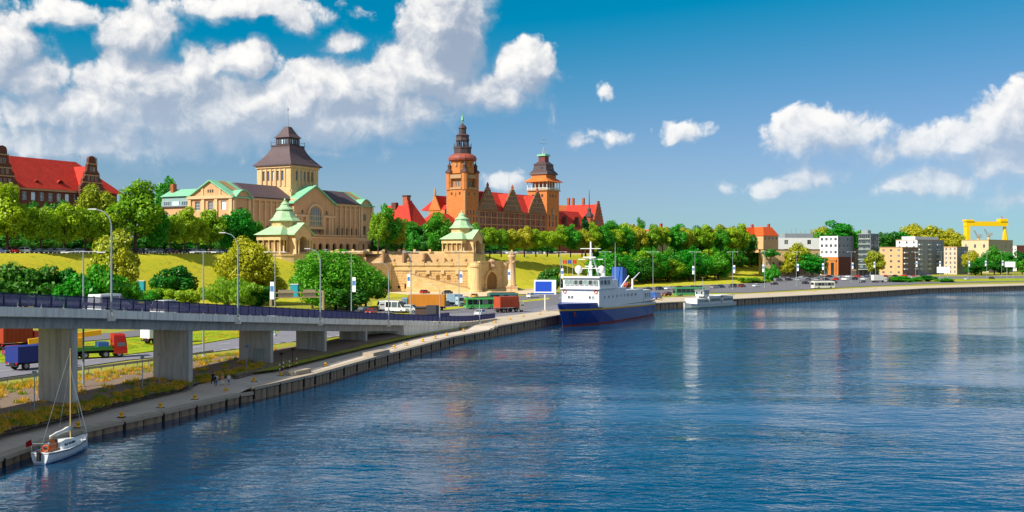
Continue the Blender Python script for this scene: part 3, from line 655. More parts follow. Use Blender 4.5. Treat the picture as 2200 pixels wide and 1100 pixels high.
    m.add([(ax1, ay, 0), (ax1, 0.0, 0), (ax1, 0.0, AH), (ax1, ay, AH)], [(0, 1, 2, 3)]); m.build('arcade', M_stone, root)
    for (a, h, w, t) in op:
        m = MB(); r = w / 2; pts = [AF.P(a, 4.2, -.02), AF.P(a, 4.2 - r, -.02)] + [AF.P(a + r - r * math.cos(math.pi * i / 10), 4.2 - r + r * math.sin(math.pi * i / 10), -.02) for i in range(1, 6)]
        m.extr(pts, (-AF.n.x * .8, -AF.n.y * .8, 0)); pts = [AF.P(a + w, 4.2, -.02), AF.P(a + w, 4.2 - r, -.02)] + [AF.P(a + r + r * math.cos(math.pi * i / 10), 4.2 - r + r * math.sin(math.pi * i / 10), -.02) for i in range(1, 6)]
        m.extr(pts, (-AF.n.x * .8, -AF.n.y * .8, 0)); m.build('arch_spandrel', M_stone, root)
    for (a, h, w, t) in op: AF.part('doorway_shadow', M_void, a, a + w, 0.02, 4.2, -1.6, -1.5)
    AF.part('balustrade_rail', M_stone2, -0.2, ax1 - ax0 + 0.2, AH + 1.0, AH + 1.25, -0.5, 0.15); AF.part('string_course', M_stone2, -0.3, ax1 - ax0 + 0.3, AH - 0.3, AH + 0.18, 0.0, 0.35)
    m = MB()
    for i in range(60): AF.box(m, 0.2 + i * 0.6, 0.45 + i * 0.6, AH + .18, AH + 1.0, -0.32, -0.08)
    m.build('balusters', M_stone2, root)
    BF = Face(root, (ax1 + 0.01, -3.0), (L, -3.0)); m = MB(); bh = [(2.5 + 4.6 * i, 1.6, 1.6, 2.6) for i in range(5)]; BF.wall(m, BF.L, 5.6, bh, 0.5)
    m.add([(ax1, -3, 5.6), (L, -3, 5.6), (L, 0, 5.6), (ax1, 0, 5.6)], [(0, 1, 2, 3)]); m.build('basement', M_stone, root)
    for b in bh: BF.window(*b, -0.4)
    BF.part('string_course', M_stone2, 0.4, BF.L + .3, 5.4, 5.9, 0.0, 0.35); BF.part('parapet', M_stone2, 0.4, BF.L, 5.92, 7.0, -0.3, 0.0)
    # tower
    tx, ty, hs = 47.5, 11.5, 9.5; TZ = F.z_at(357, tx, ty)
    base = MB(); base.bx(tx - hs - 1.2, tx + hs + 1.2, ty - hs - 1.2, ty + hs + 1.2, H - 2, TZ - 12.2); base.build('tower_base', M_cream, root)
    tw = MB(); fs = [Face(root, (tx - hs, ty + hs), (tx - hs, ty - hs)), Face(root, (tx - hs, ty - hs), (tx + hs, ty - hs))]
    wh = [(3.2 + 2.65 * i, TZ - 9.6, 1.5, 6.8) for i in range(5)]
    for f_ in fs: f_.wall(tw, 2 * hs, TZ, wh, 0.6, h0=TZ - 12.3)
    tw.bx(tx - hs + .7, tx + hs, ty - hs + .7, ty + hs, TZ - 12.3, TZ); tw.build('tower', M_cream, root)
    for f_ in fs:
        for (a, h, w, t) in wh: f_.window(a, h + 2.6, w, t - 2.6, -0.5, 1, 1, M_skywin, M_frame); f_.part('window_apron', M_stone2, a, a + w, h, h + 2.5, -0.5, -0.2)
        for i in range(6): f_.part('pilaster', M_stone2, 2.1 + 2.65 * i, 3.0 + 2.65 * i, TZ - 9.6, TZ - 2.0, 0.0, 0.35)
        f_.part('string_course', M_stone2, 0.05, 2 * hs - 0.05, TZ - 12.2, TZ - 11.2, 0.0, 0.5); f_.part('cornice', M_stone2, -.3, 2 * hs + .3, TZ - 1.5, TZ, 0.0, 0.6)
    z1 = F.z_at(316, tx, ty); z2 = F.z_at(297, tx, ty); z3 = F.z_at(273, tx, ty); q = math.sqrt(2)
    pr = []
    for i in range(9):
        f_ = i / 8; pr.append(((5.1 + (hs + 1.3 - 5.1) * (1 - f_) ** 1.55) * q, TZ + (z1 - TZ) * f_))
    MB().lathe([(pr[0][0], TZ - .5)] + pr, 4, (tx, ty), math.pi / 4).build('tower_roof', M_slate, root)
    m = MB(); m.bx(tx - 5.3, tx + 5.3, ty - 5.3, ty + 5.3, z1, z1 + .5); m.build('gallery', M_dcopper, root)
    m = MB(); m.bx(tx - 3.7, tx + 3.7, ty - 3.7, ty + 3.7, z1 + .5, z2 + .2); m.build('lantern', M_dcopper, root)
    for f_ in (Face(root, (tx - 3.7, ty + 3.7), (tx - 3.7, ty - 3.7)), Face(root, (tx - 3.7, ty - 3.7), (tx + 3.7, ty - 3.7))):
        for i in range(5): f_.window(0.5 + 1.35 * i, z1 + 1.0, 1.0, 2.2, 0.05, 0, 0, M_skywin, M_dcopper)
    MB().lathe([(4.4 * q, z2), (3.0 * q, z2 + 1.6), (1.7 * q, z3 - 1.0), (1.2 * q, z3), (0.2, z3 + .3)], 4, (tx, ty), math.pi / 4).build('lantern_roof', M_slate, root)
    zt = F.z_at(226, tx, ty); m = MB(); m.tube((tx, ty, z3), (tx, ty, zt - 4), .22, .16, 6); m.tube((tx, ty, zt - 4), (tx, ty, zt), .12, .05, 6); m.tube((tx, ty, zt - 2.4), (tx, ty, zt - 1.4), .35, .35, 6); m.build('mast', M_steel, root)
    m = MB()
    for sx in (-1, 1):
        for sy in (-1, 1): m.tube((tx + sx * 5.2, ty + sy * 5.2, z1 + .5), (tx + sx * 5.2, ty + sy * 5.2, z1 + 2.2), .1, .1, 5)
    for a, b in (((-5.2, -5.2), (5.2, -5.2)), ((-5.2, 5.2), (-5.2, -5.2))): m.tube((tx + a[0], ty + a[1], z1 + 1.7), (tx + b[0], ty + b[1], z1 + 1.7), .07, .07, 5)
    m.build('gallery_rail', M_dcopper, root)
    # west wing, seen over the trees
    wy0, wy1 = DPT, F.y_at(346, 5.0); WH = F.z_at(446, 5, 36); WR = F.z_at(406, 10, 36)
    wf = Face(root, (5.0, wy1), (5.0, wy0)); m = MB(); hh = [(2.0 + 5.1 * i, WH - 5.6, 2.8, 2.8) for i in range(5) if 2.0 + 5.1 * i + 2.8 < wf.L] + [(2.0 + 5.1 * i, WH - 12, 2.8, 3.6) for i in range(5) if 2.0 + 5.1 * i + 2.8 < wf.L]
    wf.wall(m, wf.L, WH, hh, 0.4); m.bx(5.6, 24, wy0, wy1, 0, WH); m.build('west_wing', M_stone, root)
    for b in hh: wf.window(*b, -0.35, 2, 1, M_skywin, M_framew)
    m = MB(); m.bx(4.4, 24, wy0, wy1 + .5, WH, WH + .5); m.build('wing_cornice', M_dcopper, root)
    m = MB(); m.hip(5.0, 24, wy0, wy1, WH + .5, WR - 3.4, 0.5, 0.2); m.build('attic', mat('attic panels', '#7f9a9a', 0.5, 0.15), root)
    for i in range(5):
        if 1.4 + 5.2 * i + 3.8 < wf.L: wf.window(1.4 + 5.2 * i, WH + 0.8, 3.8, 1.9, 0.02, 2, 0, M_skywin, M_framew)
    m = MB(); m.hip(4.6, 24, wy0, wy1 + .4, WR - 3.4, WR, 6.5, 0.6); m.build('wing_roof', M_copper, root)
    m = MB(); m.bx(8, 10, wy1 - 4, wy1 - 2.4, WR - 2, WR + 2.2); m.build('chimney', M_brickr, root)
    return F
MUS = make_museum()

# ------------------------------------------------------------------ terrace pavilions
def make_pavilion(px, D, base_py, label):
    z0 = 16.2; F = Frame(px, D, 28, z0)
    root = thing('pavilion', label, 'pavilion', F.loc, F.rot, 'twin pavilions on the terrace')
    m = MB(); m.lathe([(11.2, -4.8), (11.2, -0.2), (11.5, -0.1), (11.5, 0.4)], 16, (0, 0), math.pi / 16); m.build('podium', M_cream, root)
    # south and north wings with columns, cella
    cz = 7.4
    m = MB(); m.bx(-4.6, 4.6, -4.6, 4.6, 0.4, cz); m.build('cella', M_cream, root)
    for sx in (-1, 1):
        xa, xb = (-9.0, -4.6) if sx < 0 else (4.6, 9.0)
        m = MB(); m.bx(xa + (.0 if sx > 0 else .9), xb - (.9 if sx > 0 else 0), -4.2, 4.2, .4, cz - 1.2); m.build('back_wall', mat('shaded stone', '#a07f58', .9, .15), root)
        m = MB(); m.bx(xa, xb, -5.6, 5.6, cz - 1.9, cz); m.build('entablature', M_cream, root)
        xo = -8.55 if sx < 0 else 8.55
        for y in (-5.1, -2.6, 0.0, 2.6, 5.1):
            c = cached('pav col', lambda: MB().lathe([(.5, 0), (.5, .25), (.38, .35), (.33, 4.8), (.48, 4.95), (.48, 5.1)], 10).mesh('column', M_cream, True)); link('column', c, root, (xo, y, .4))
        for x in ((-6.6, -5.1) if sx < 0 else (5.1, 6.6)): link('column', CACHE['pav col'], root, (x, -5.1, .4))
        m = MB(); xr = (-9.9, -3.0) if sx < 0 else (3.0, 9.9); m.add([(xr[0], -6.3, cz), (xr[1], -6.3, cz), (xr[1], 6.3, cz), (xr[0], 6.3, cz), (-4.2 if sx < 0 else 4.2, -2.6, cz + 3.4), (-4.2 if sx < 0 else 4.2, 2.6, cz + 3.4)],
              [(0, 1, 4), (1, 2, 5, 4), (2, 3, 5), (3, 0, 4, 5), (0, 3, 2, 1)]); m.build('wing_roof', M_copper2, root)
        m = MB(); m.bx(xo - .25, xo + .25, -5.4, 5.4, .4, 1.3); m.build('parapet', M_cream, root)
    # river portico with arch and gable
    m = MB(); m.bx(-4.4, -2.3, -8.6, -4.6, .4, cz + .6); m.bx(2.3, 4.4, -8.6, -4.6, .4, cz + .6)
    pts = [(-2.3, -8.6, cz + .6), (-2.3, -8.6, 4.6)] + [(-2.3 * math.cos(math.pi * i / 10), -8.6, 4.6 + 2.3 * math.sin(math.pi * i / 10)) for i in range(1, 10)] + [(2.3, -8.6, 4.6), (2.3, -8.6, cz + .6)]
    m.extr(pts, (0, 3.9, 0)); m.gable(-4.9, 4.9, -8.7, -3, cz + .6, cz + 4.0, 'y'); m.build('portico', M_stone2, root)
    m = MB()
    for s in (-1, 1): m.extr([(s * 5.6, -9.2, cz + .35), (0, -9.2, cz + 4.5), (0, -9.2, cz + 4.05), (s * 5.6, -9.2, cz - .1)], (0, 7.5, 0))
    m.build('portico_roof', M_copper2, root)
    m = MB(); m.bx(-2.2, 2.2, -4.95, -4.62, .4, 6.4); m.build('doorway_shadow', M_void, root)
    for x in (-4.7, -3.0, 3.0, 4.7): link('column', CACHE['pav col'], root, (x, -9.0, .4))
    m = MB(); m.lathe([(4.9, cz), (4.9, cz + 4.6), (5.4, cz + 4.7), (5.4, cz + 5.2)], 8, (0, 0), math.pi / 8); m.build('attic', M_cream, root)
    MB().lathe([(6.0, cz + 5.2), (4.6, cz + 6.4), (3.4, cz + 8.3), (2.9, cz + 9.0), (3.3, cz + 9.2), (3.3, cz + 9.6), (2.0, cz + 10.4), (1.5, cz + 11.2), (1.7, cz + 11.4), (.9, cz + 12.1), (.35, cz + 12.5), (.45, cz + 12.9), (.1, cz + 13.6)], 8, (0, 0), math.pi / 8).build('dome', M_copper2, root)
    m = MB(); m.lathe([(3.05, cz + 8.9), (3.05, cz + 9.3)], 8, (0, 0), math.pi / 8); m.build('dome_band', M_dcopper, root)
make_pavilion(612, 388, 548, 'nearer columned pavilion with pale green copper roof in front of the museum')
make_pavilion(992, 492, 548, 'farther columned pavilion with pale green copper roof before the brick office tower')

# ------------------------------------------------------------------ bastion, stairs and retaining walls below the terrace
M_rust = brickmat('rusticated ochre stone', '#d8b47c', '#c8a068', '#9a7850', 2.2, 0.75, msize=0.03)
M_rust2 = brickmat('yellow ashlar', '#dcbe88', '#d0ac74', '#ab8a5c', 1.8, 0.6, msize=0.02)
def make_bastion():
    root = thing('bastion', 'great rusticated stone bastion with an arched niche and parapet below the terrace', 'wall', (0, 0, G))
    zt = 10.2
    # footprint (world x, y)
    A = Vector((-63, 393)); B = Vector((-47, 413)); C = Vector((-17.5, 413)); Dp = Vector((-15.2, 408.5)); E = Vector((-3.2, 429)); Fp = Vector((-8, 452))
    poly = [A, B, C, Dp, E, Fp, Vector((-40, 470)), Vector((-84, 424))]
    m = MB(); m.prism([(p.x, p.y) for p in poly], -0.5, zt); m.build('wall', M_rust2, root)
    # stone courses picked out on the south wall (large blocks)
    f = Face(root, B, C); rr = random.Random(5)
    blk = MB().bx(0.02, 0.98, -0.22, 0.3, 0.02, 0.98).mesh('stone_block', M_rust)
    nblk = 0
    for r_ in range(8):
        a = 0.0; h = 0.2 + r_ * 1.0
        while a < f.L - 0.3:
            w = min(rr.uniform(1.6, 2.8), f.L - a); o = link('stone_block', blk, root, f.P(a, h, rr.uniform(-.05, .05)), f.rz); o.scale = (w, 1, 1.0); a += w; nblk += 1
    f.part('parapet', M_cream, -1.0, f.L + .4, zt, zt + 1.0, -0.5, 0.35); f.part('string_course', M_cream, -0.5, f.L, 8.25, 8.75, 0.0, 0.5)
    for i in range(4): f.part('bracket', M_cream, 8.0 + i * 5.6, 9.3 + i * 5.6, 6.9, 8.25, 0.22, 0.75)
    f2 = Face(root, A, B); f2.part('parapet', M_cream, 0, f2.L, zt, zt + 1.0, -0.5, 0.3)
    # doorway and two small windows at the foot
    f.part('door', M_void, 5.0, 6.6, 0.0, 3.0, 0.2, 0.26); f.part('small_window', M_void, 2.4, 3.2, 1.3, 2.3, 0.2, 0.26); f.part('buttress', M_cream, 9.6, 10.6, 0, 7.2, 0.0, 0.8)
    # lower stair flight running down along the wall to the forecourt
    m = MB(); n = 34; a0, a1 = 6.0, f.L + 2.0
    for i in range(n):
        h = 6.4 * (1 - (i + .0) / n); aa = a0 + (a1 - a0) * i / n; f.box(m, aa, aa + (a1 - a0) / n, 0.0, max(h, .12), 1.0, 3.4)
    m.build('stair', M_pave, root)
    m = MB(); m.extr([f.P(a0, 0, 3.42), f.P(a1, 0, 3.42), f.P(a1, 1.0, 3.42), f.P(a0, 7.4, 3.42)], (f.n.x * .4, f.n.y * .4, 0)); m.build('stair_parapet', M_rust2, root)
    m = MB(); m.extr([f.P(a0 - .2, 7.42, 3.3), f.P(a0 - .2, 7.72, 3.3), f.P(a1 + .2, 1.35, 3.3), f.P(a1 + .2, 1.05, 3.3)], (f.n.x * .65, f.n.y * .65, 0)); m.build('stair_coping', M_dressing, root)
    # front: arched niche between two pylons
    ff = Face(root, Dp, E); W = ff.L
    m = MB(); ff.box(m, 3.2, W - 3.4, -.3, zt + 1.2, 0.0, 1.2); m.build('niche_wall', M_rust, root)
    r = 4.0; cxn = W / 2 - .2; pts = [ff.P(cxn - r, 0.6, 1.21), ff.P(cxn + r, 0.6, 1.21)] + [ff.P(cxn + r * math.cos(math.pi * i / 14), 3.6 + r * math.sin(math.pi * i / 14), 1.21) for i in range(15)]
    m = MB(); m.extr(pts, (ff.n.x * .06, ff.n.y * .06, 0)); m.build('niche', mat('shaded niche stone', '#8a6233', .95, .25, .6), root)  # flat panel; shade of the recess put into the stone colour
    ring = [ff.P(cxn + rr_ * math.cos(math.pi * i / 14), 3.6 + rr_ * math.sin(math.pi * i / 14), 1.2) for rr_, rg in ((r + 1.1, range(15)), (r, range(14, -1, -1))) for i in rg]
    m = MB(); m.extr(ring, (ff.n.x * .55, ff.n.y * .55, 0)); m.build('arch_surround', M_rust, root)
    for s in (-1, 1):
        m = MB(); ff.box(m, cxn + s * r - .15 - (.95 if s < 0 else 0), cxn + s * r + .15 + (.95 if s > 0 else 0), 0, 3.6, 1.2, 1.72); m.build('arch_jamb', M_rust, root)
    for a in (1.4, W - 1.5):
        p = ff.P(a, 0, 0.6); MB().lathe([(2.6, -.3), (2.6, .7), (2.2, .8), (2.1, zt - .6), (2.5, zt - .4), (2.5, zt + .5), (2.3, zt + .6), (2.3, zt + 1.1)], 18, (p[0], p[1])).build('pylon', M_cream, root, smooth=False)
    ff.part('parapet', M_cream, 3.0, W - 3.2, zt + 1.22, zt + 1.7, 0.2, 1.5); m = MB(); p = ff.P(cxn, 0, 1.5); m.lathe([(1.5, zt - 1.2), (1.9, zt - .4), (1.2, zt + .6), (1.6, zt + 1.6), (.5, zt + 2.6)], 8, (p[0], p[1])); m.build('cartouche', M_dressing, root)
    # basin steps in front of the niche
    for i in range(4):
        m = MB(); ff.box(m, cxn - 8 + i * .8, cxn + 8 - i * .8, -.3, .2 + i * .22, 1.8, 6.5 - i * 1.1); m.build('step', M_cream, root)
    # upper level: broad stair up to the terrace, retaining wall either side
    g0 = Vector((-70, 437)); g1 = Vector((-20, 436)); uf = Face(root, g0, g1); m = MB(); n = 26
    for i in range(n):
        uf.box(m, 8.0, uf.L - 8.0, zt - .2, zt + 4.5 * (i + 1) / n, -1.0 - i * .5, -0.5 - i * .5)
    m.build('stair', mat('worn stair stone', '#c4a67c', .9, .2, .5), root)
    for a0_, a1_ in ((-6.0, 7.9), (uf.L - 7.9, uf.L + 4)):
        m = MB(); uf.box(m, a0_, a1_, zt - .2, zt + 5.2, -16, -2.5); m.build('retaining_wall', M_rust2, root)
        m = MB(); uf.box(m, a0_ - .2, a1_ + .2, zt + 5.2, zt + 5.9, -16, -2.2); m.build('retaining_wall_coping', M_cream, root)
    m = MB(); uf.box(m, -6, uf.L + 4, zt + 4.3, zt + 4.62, -40, -14); m.build('upper_terrace', M_pave, root)
    for a in (8.0, uf.L - 9.4): uf.part('stair_pier', M_cream, a, a + 1.4, zt - .2, zt + 3.2, -2.4, -.6)
    # left diagonal stair from the upper terrace down to the bastion
    s0 = Vector((-77, 409)); s1 = Vector((-57, 398.5)); sf = Face(root, s0, s1)
    m = MB(); m.extr([sf.P(-6, zt - 6, 0), sf.P(sf.L, zt - 6, 0), sf.P(sf.L, zt + .9, 0), sf.P(0, zt + 5.0, 0), sf.P(-6, zt + 5.0, 0)], (-sf.n.x * .8, -sf.n.y * .8, 0)); m.build('stair_parapet', M_cream, root)
    m = MB(); n = 24
    for i in range(n): sf.box(m, sf.L * i / n, sf.L * (i + 1) / n, zt - 2, zt + 4.2 * (1 - i / n), -5.5, -0.82)
    m.build('stair', M_pave, root)
    # stone wall under the near pavilion and along the terrace
    for p, q, h in ((Vector((-100, 386)), Vector((-78, 408)), 5.2), (Vector((-92, 372)), Vector((-75, 384)), 6.0)):
        w = Face(root, p, q); m = MB(); w.box(m, 0, w.L, 4.0, zt + h - .9, -.9, 0); m.build('retaining_wall', M_rust2, root)
    # ornament: piers with urns on the parapets, wall piers and small flat niches coloured dark for recess shade
    for k in range(6):
        f.part('parapet_pier', M_rust, .4 + k * 5.6, 1.5 + k * 5.6, zt, zt + 1.5, -.7, .5)
        q = f.P(.95 + k * 5.6, 0, -.1); MB().lathe([(.3, zt + 1.5), (.5, zt + 1.9), (.65, zt + 2.4), (.3, zt + 2.7), (.1, zt + 3.0)], 8, (q[0], q[1])).build('urn', M_dressing, root)
    for k in range(4): f.part('niche_panel', mat('shaded niche stone', '#8a6233', .95, .25, .6), 13.2 + k * 4.2, 14.6 + k * 4.2, 4.6, 6.6, .2, .27)
    for k in range(9):
        uf.part('terrace_pier', M_cream, -5.5 + k * 6.6, -4.5 + k * 6.6, zt + 5.1, zt + 6.6, -15.9, -14.8)
    uf.part('terrace_parapet', M_cream, -6, uf.L + 4, zt + 4.6, zt + 5.7, -16.4, -15.95)
    for a in (16.0, 24.5, 33.0): uf.part('stair_wall', M_dressing, a, a + .7, zt - .1, zt + 4.9, -14, -1.0)
    # planters on the mid terrace
    for i in range(7):
        f.part('planter', M_cream, 10 + i * 3.6, 11.4 + i * 3.6, zt + .02, zt + 1.6, -3.0, -2.0)
make_bastion()
def make_column():
    p = gp(1100, 633); root = thing('rostral_column', 'tall round stone column with carved ship prows near the bow of the white ship', 'column', p)
    MB().bx(-2.0, 2.0, -2.0, 2.0, 0, 2.6).bx(-2.4, 2.4, -2.4, 2.4, 0, .5).bx(-2.2, 2.2, -2.2, 2.2, 2.6, 3.0).build('pedestal', M_stone2, root)
    MB().lathe([(1.7, 3.0), (1.7, 3.5), (1.35, 3.8), (1.25, 9.0), (1.15, 13.4), (1.5, 13.7), (1.5, 14.2)], 14).build('shaft', M_stone2, root, smooth=True)
    for k in range(4):
        a = k * math.pi / 2 + .4; m = MB(); c, s = math.cos(a), math.sin(a)
        m.add([(c * 1.1 - s * .5, s * 1.1 + c * .5, 11.2), (c * 1.1 + s * .5, s * 1.1 - c * .5, 11.2), (c * 1.1 + s * .6, s * 1.1 - c * .6, 12.2), (c * 1.1 - s * .6, s * 1.1 + c * .6, 12.2), (c * 2.9, s * 2.9, 12.4), (c * 2.2, s * 2.2, 11.6)], [(0, 1, 5), (1, 2, 4, 5), (2, 3, 4), (3, 0, 5, 4)]); m.build('ship_prow', M_dressing, root)
    MB().lathe([(1.3, 14.2), (1.3, 14.8), (.7, 15.3), (.3, 16.2)], 10).build('finial', M_dressing, root)
make_column()

# ------------------------------------------------------------------ brick government office with two towers
def stepped_gable(F, root, x0, x1, y, z0, z1, steps, m_, back=6.0):
    pts = [(x0, y, z0), (x1, y, z0)]; n = steps; cx = (x0 + x1) / 2; hw = (x1 - x0) / 2; right = []
    for i in range(n):
        f0 = i / n; f1 = (i + 1) / n; xr = hw * (1 - f0 * .93); right += [(cx + xr, z0 + (z1 - z0) * f0 ** .9), (cx + xr, z0 + (z1 - z0) * f1 ** .9)]
    pts = [(p[0], y, p[1]) for p in right] + [(2 * cx - p[0], y, p[1]) for p in reversed(right)]
    m = MB(); m.extr(pts, (0, 0.9, 0)); g = m.build('gable', m_, root)
    return g
def make_office():
    F = Frame(999.5, 590, 33, 17.5); root = thing('government_office', 'red brick government office with two tall towers, stepped gables and red roofs', 'building', F.loc, F.rot)
    y0 = 0.6; xa = 13.7; xb = F.x_at(1175); xc = F.x_at(1201)
    H = F.z_at(455, 45, y0); RZ = F.z_at(413, 45, 12)
    ff = Face(root, (xa, y0), (xb, y0)); m = MB(); holes = []
    for r_, (pt, pb) in enumerate(((459, 467), (471, 482), (486, 497))):
        za, zb = F.z_at(pb, 45, y0), F.z_at(pt, 45, y0)
        n = 24
        for i in range(n): holes.append((1.2 + (ff.L - 2.4) * i / n, za, 1.7, zb - za))
    ff.wall(m, ff.L, H, holes, .4); m.bx(xa, xb, y0 + .6, 22, 0, H); m.build('wall', M_brickr, root)  # red brick here: front shade put into the tower's orange brick colour
    for b in holes: ff.window(*b, -.35, 1, 1, M_darkwin, M_dressing)
    for i in range(13): ff.part('pilaster', M_dressing, .3 + (ff.L - 1.2) * i / 12, 1.0 + (ff.L - 1.2) * i / 12, 0, H - .6, 0, .3)
    for pt in (457, 469, 484): ff.part('string_course', M_dressing, .02, ff.L - .02, F.z_at(pt, 45, y0) - .25, F.z_at(pt, 45, y0) + .3, 0, .34)
    m = MB(); m.gable(xa, xb + 1, -.2, 23, H, RZ, 'x'); m.build('roof', M_redroof, root)
    for i, (px, pl, pr, pt) in enumerate(((1048, 1029, 1069, 403), (1101, 1083, 1121, 408), (1154, 1137, 1174, 413))):
        yg = -.5; xl, xr = F.x_at(pl, yg), F.x_at(pr, yg); cx = (xl + xr) / 2; zt = F.z_at(pt, cx, yg)
        g = stepped_gable(F, root, xl, xr, yg, H - .1, zt, 9, M_weath)
        m = MB(); m.gable(xl + .6, xr - .6, yg + .9, 11, H, zt - 2.2, 'y'); m.build('gable_roof', M_redroof, root)
        gf = Face(root, (xl, yg), (xr, yg)); W = gf.L
        for k in range(4):
            hh = H + 1.0 + k * (zt - H) * .21; ww = W * (1 - (hh - H + 2.0) / (zt - H)) * .8; nw = max(1, int(ww / 2.6))
            for j in range(nw): gf.window(W / 2 - ww / 2 + ww * (j + .5) / nw - .55, hh, 1.1, 2.0, .05, 0, 1, M_darkwin, M_dressing)
            gf.part('string_course', M_dressing, W / 2 - ww / 2 - 1.2, W / 2 + ww / 2 + 1.2, hh + 2.5, hh + 2.9, 0, .2)
        m = MB(); m.lathe([(.7, zt), (.7, zt + 1.4), (.9, zt + 1.6), (.1, zt + 3.2)], 6, (cx, yg + .5)); m.build('finial', M_brickr, root)
        for k in range(1, 9):
            for s in (-1, 1):
                f1 = k / 9; xx = cx + s * (W / 2) * (1 - (k - .5) / 9 * .93); m = MB(); m.lathe([(.28, H + (zt - H) * (k / 9) ** .9), (.28, H + (zt - H) * (k / 9) ** .9 + .7), (.05, H + (zt - H) * (k / 9) ** .9 + 1.4)], 4, (xx, yg + .5)); m.build('pinnacle', M_dressing, root)
    # ---- south tower
    s = 13.0; c = (6.5, 6.5); Z = lambda py: F.z_at(py, 6, 6)
    z1 = Z(407); m = MB(); tf = [Face(root, (0, s), (0, 0)), Face(root, (0, 0), (s, 0))]
    for f_ in tf:
        hl = [(3.0, z1 - 3.5, 1.2, 1.6), (8.6, z1 - 3.5, 1.2, 1.6)] + ([(6.2, Z(423), .6, 2.2)] if f_ is tf[0] else [(1.6 + 3.0 * i, Z(462), 1.3, 2.6) for i in range(4)] + [(1.6 + 3.0 * i, Z(476), 1.3, 2.6) for i in range(4)])
        f_.wall(m, s, z1, hl, .4)
        for b in hl: f_.window(*b, -.3, 0, 1, M_darkwin, M_dressing)
        for k in range(22):
            for a in (0.0, s - (1.1 if k % 2 else .7)): f_.part('quoin', M_dressing, a + .01, a + (1.1 if k % 2 else .7), z1 - 2.0 - k * 1.5, z1 - 1.1 - k * 1.5, 0, .09)
    m.bx(.5, s, .5, s, 0, z1); m.build('tower', M_brick, root)
    z2 = Z(376); z3 = Z(362)
    m = MB(); m.bx(1.6, s - 1.6, 1.6, s - 1.6, z1, z3); m.build('belfry', M_brick, root)
    for f_ in tf:
        f_.part('balcony', M_dressing, 2.6, s - 2.6, z1 - .2, z1 + .9, -1.6, .5)
        for i in range(4): f_.window(3.3 + 1.75 * i, z1 + 1.4, 1.1, 3.6, -1.55, 0, 0, M_darkwin, M_dressing, fw=.2)
        f_.part('balcony', M_dressing, 2.8, s - 2.8, z2 - 2.2, z2, -1.6, .2)
        for i in range(2): f_.window(4.2 + 2.9 * i, z2 + .8, 1.6, 2.6, -1.55, 1, 0, M_darkwin, M_dressing)
    for cx_ in (1.2, s - 1.2):
        for cy_ in (1.2, s - 1.2):
            m = MB(); m.lathe([(1.9, z1 - .5), (1.9, z2 + 1.0), (2.1, z2 + 1.2)], 8, (cx_, cy_), math.pi / 8); m.build('corner_turret', M_brick, root)
            m = MB(); m.lathe([(2.6, z2 + 1.2), (2.3, z2 + 2.0), (1.2, z2 + 2.8), (1.0, z2 + 3.2), (1.0, z2 + 4.8), (1.3, z2 + 5.0), (.6, z2 + 5.9), (.3, z2 + 6.6), (.05, z2 + 8.6)], 8, (cx_, cy_)); m.build('turret_cap', M_dcopper, root)
    zd = Z(347); ze = Z(331)
    m = MB(); m.lathe([(6.6, z3 - 3), (6.6, zd), (6.9, zd + .2)], 8, c, math.pi / 8); m.build('octagon', M_brick, root)
    m = MB()
    for k in range(8):
        a = k * math.pi / 4; m.box if False else None; r_ = 6.15; m.bx(c[0] + r_ * math.cos(a) - .6, c[0] + r_ * math.cos(a) + .6, c[1] + r_ * math.sin(a) - .6, c[1] + r_ * math.sin(a) + .6, zd - 3.0, zd - 1.4)
    m.build('clock_niche', M_dressing, root)['kind'] = 'stuff'
    MB().lathe([(6.8, zd), (8.0, zd + .5), (8.2, zd + 1.6), (7.6, zd + 2.8), (6.6, zd + 3.6), (5.2, ze)], 16, c).build('dome', mat('copper red dome', '#8e4a3e', .6, .18, .6), root, smooth=False)
    zf = Z(316); zg = Z(303); zh = Z(290); zi = Z(268)
    m = MB(); m.lathe([(5.0, ze), (5.0, zf - 1.0), (5.3, zf - .9), (5.3, zf)], 8, c, math.pi / 8); m.build('gallery', M_dcopper, root)
    for k in range(8):
        a = k * math.pi / 4 + math.pi / 8; m = MB(); m.tube((c[0] + 3.2 * math.cos(a), c[1] + 3.2 * math.sin(a), zf - .2), (c[0] + 3.2 * math.cos(a), c[1] + 3.2 * math.sin(a), zg), .55, .45, 6); m.build('lantern_post', M_dcopper, root)
        m = MB(); m.tube((c[0] + 5.0 * math.cos(a), c[1] + 5.0 * math.sin(a), zf), (c[0] + 5.0 * math.cos(a), c[1] + 5.0 * math.sin(a), zf + 2.2), .25, .1, 5); m.build('gallery_finial', M_dcopper, root)
    MB().lathe([(3.9, zg), (4.0, zg + .6), (3.7, zg + 1.2), (3.7, zg + 2.6), (4.2, zg + 3.0), (3.0, zg + 3.9), (2.2, zh + .3)], 8, c, math.pi / 8).build('lantern', M_dcopper, root)
    MB().lathe([(2.1, zh), (2.1, zi - 2.2), (2.5, zi - 2.0), (2.0, zi - .8), (.5, zi + .4), (.3, zi + 1.2)], 8, c, math.pi / 8).build('upper_lantern', M_dcopper, root)
    zt = Z(240); m = MB(); m.tube((c[0], c[1], zi), (c[0], c[1], zt), .3, .12, 6); m.tube((c[0], c[1], zi + 2.6), (c[0], c[1], zi + 4.6), .9, .7, 8); m.tube((c[0], c[1], zi + 1.8), (c[0], c[1], zi + 2.6), .3, .9, 8); m.tube((c[0] - .8, c[1], zt - .6), (c[0] + .8, c[1], zt - .6), .12, .12, 5); m.build('spire', M_copper, root)
    # ---- north tower
    t0, t1 = xb, xc; s2 = t1 - t0; yb = 14.0; c2 = ((t0 + t1) / 2, yb / 2); Z2 = lambda py: F.z_at(py, c2[0], c2[1]); z1 = Z2(411)
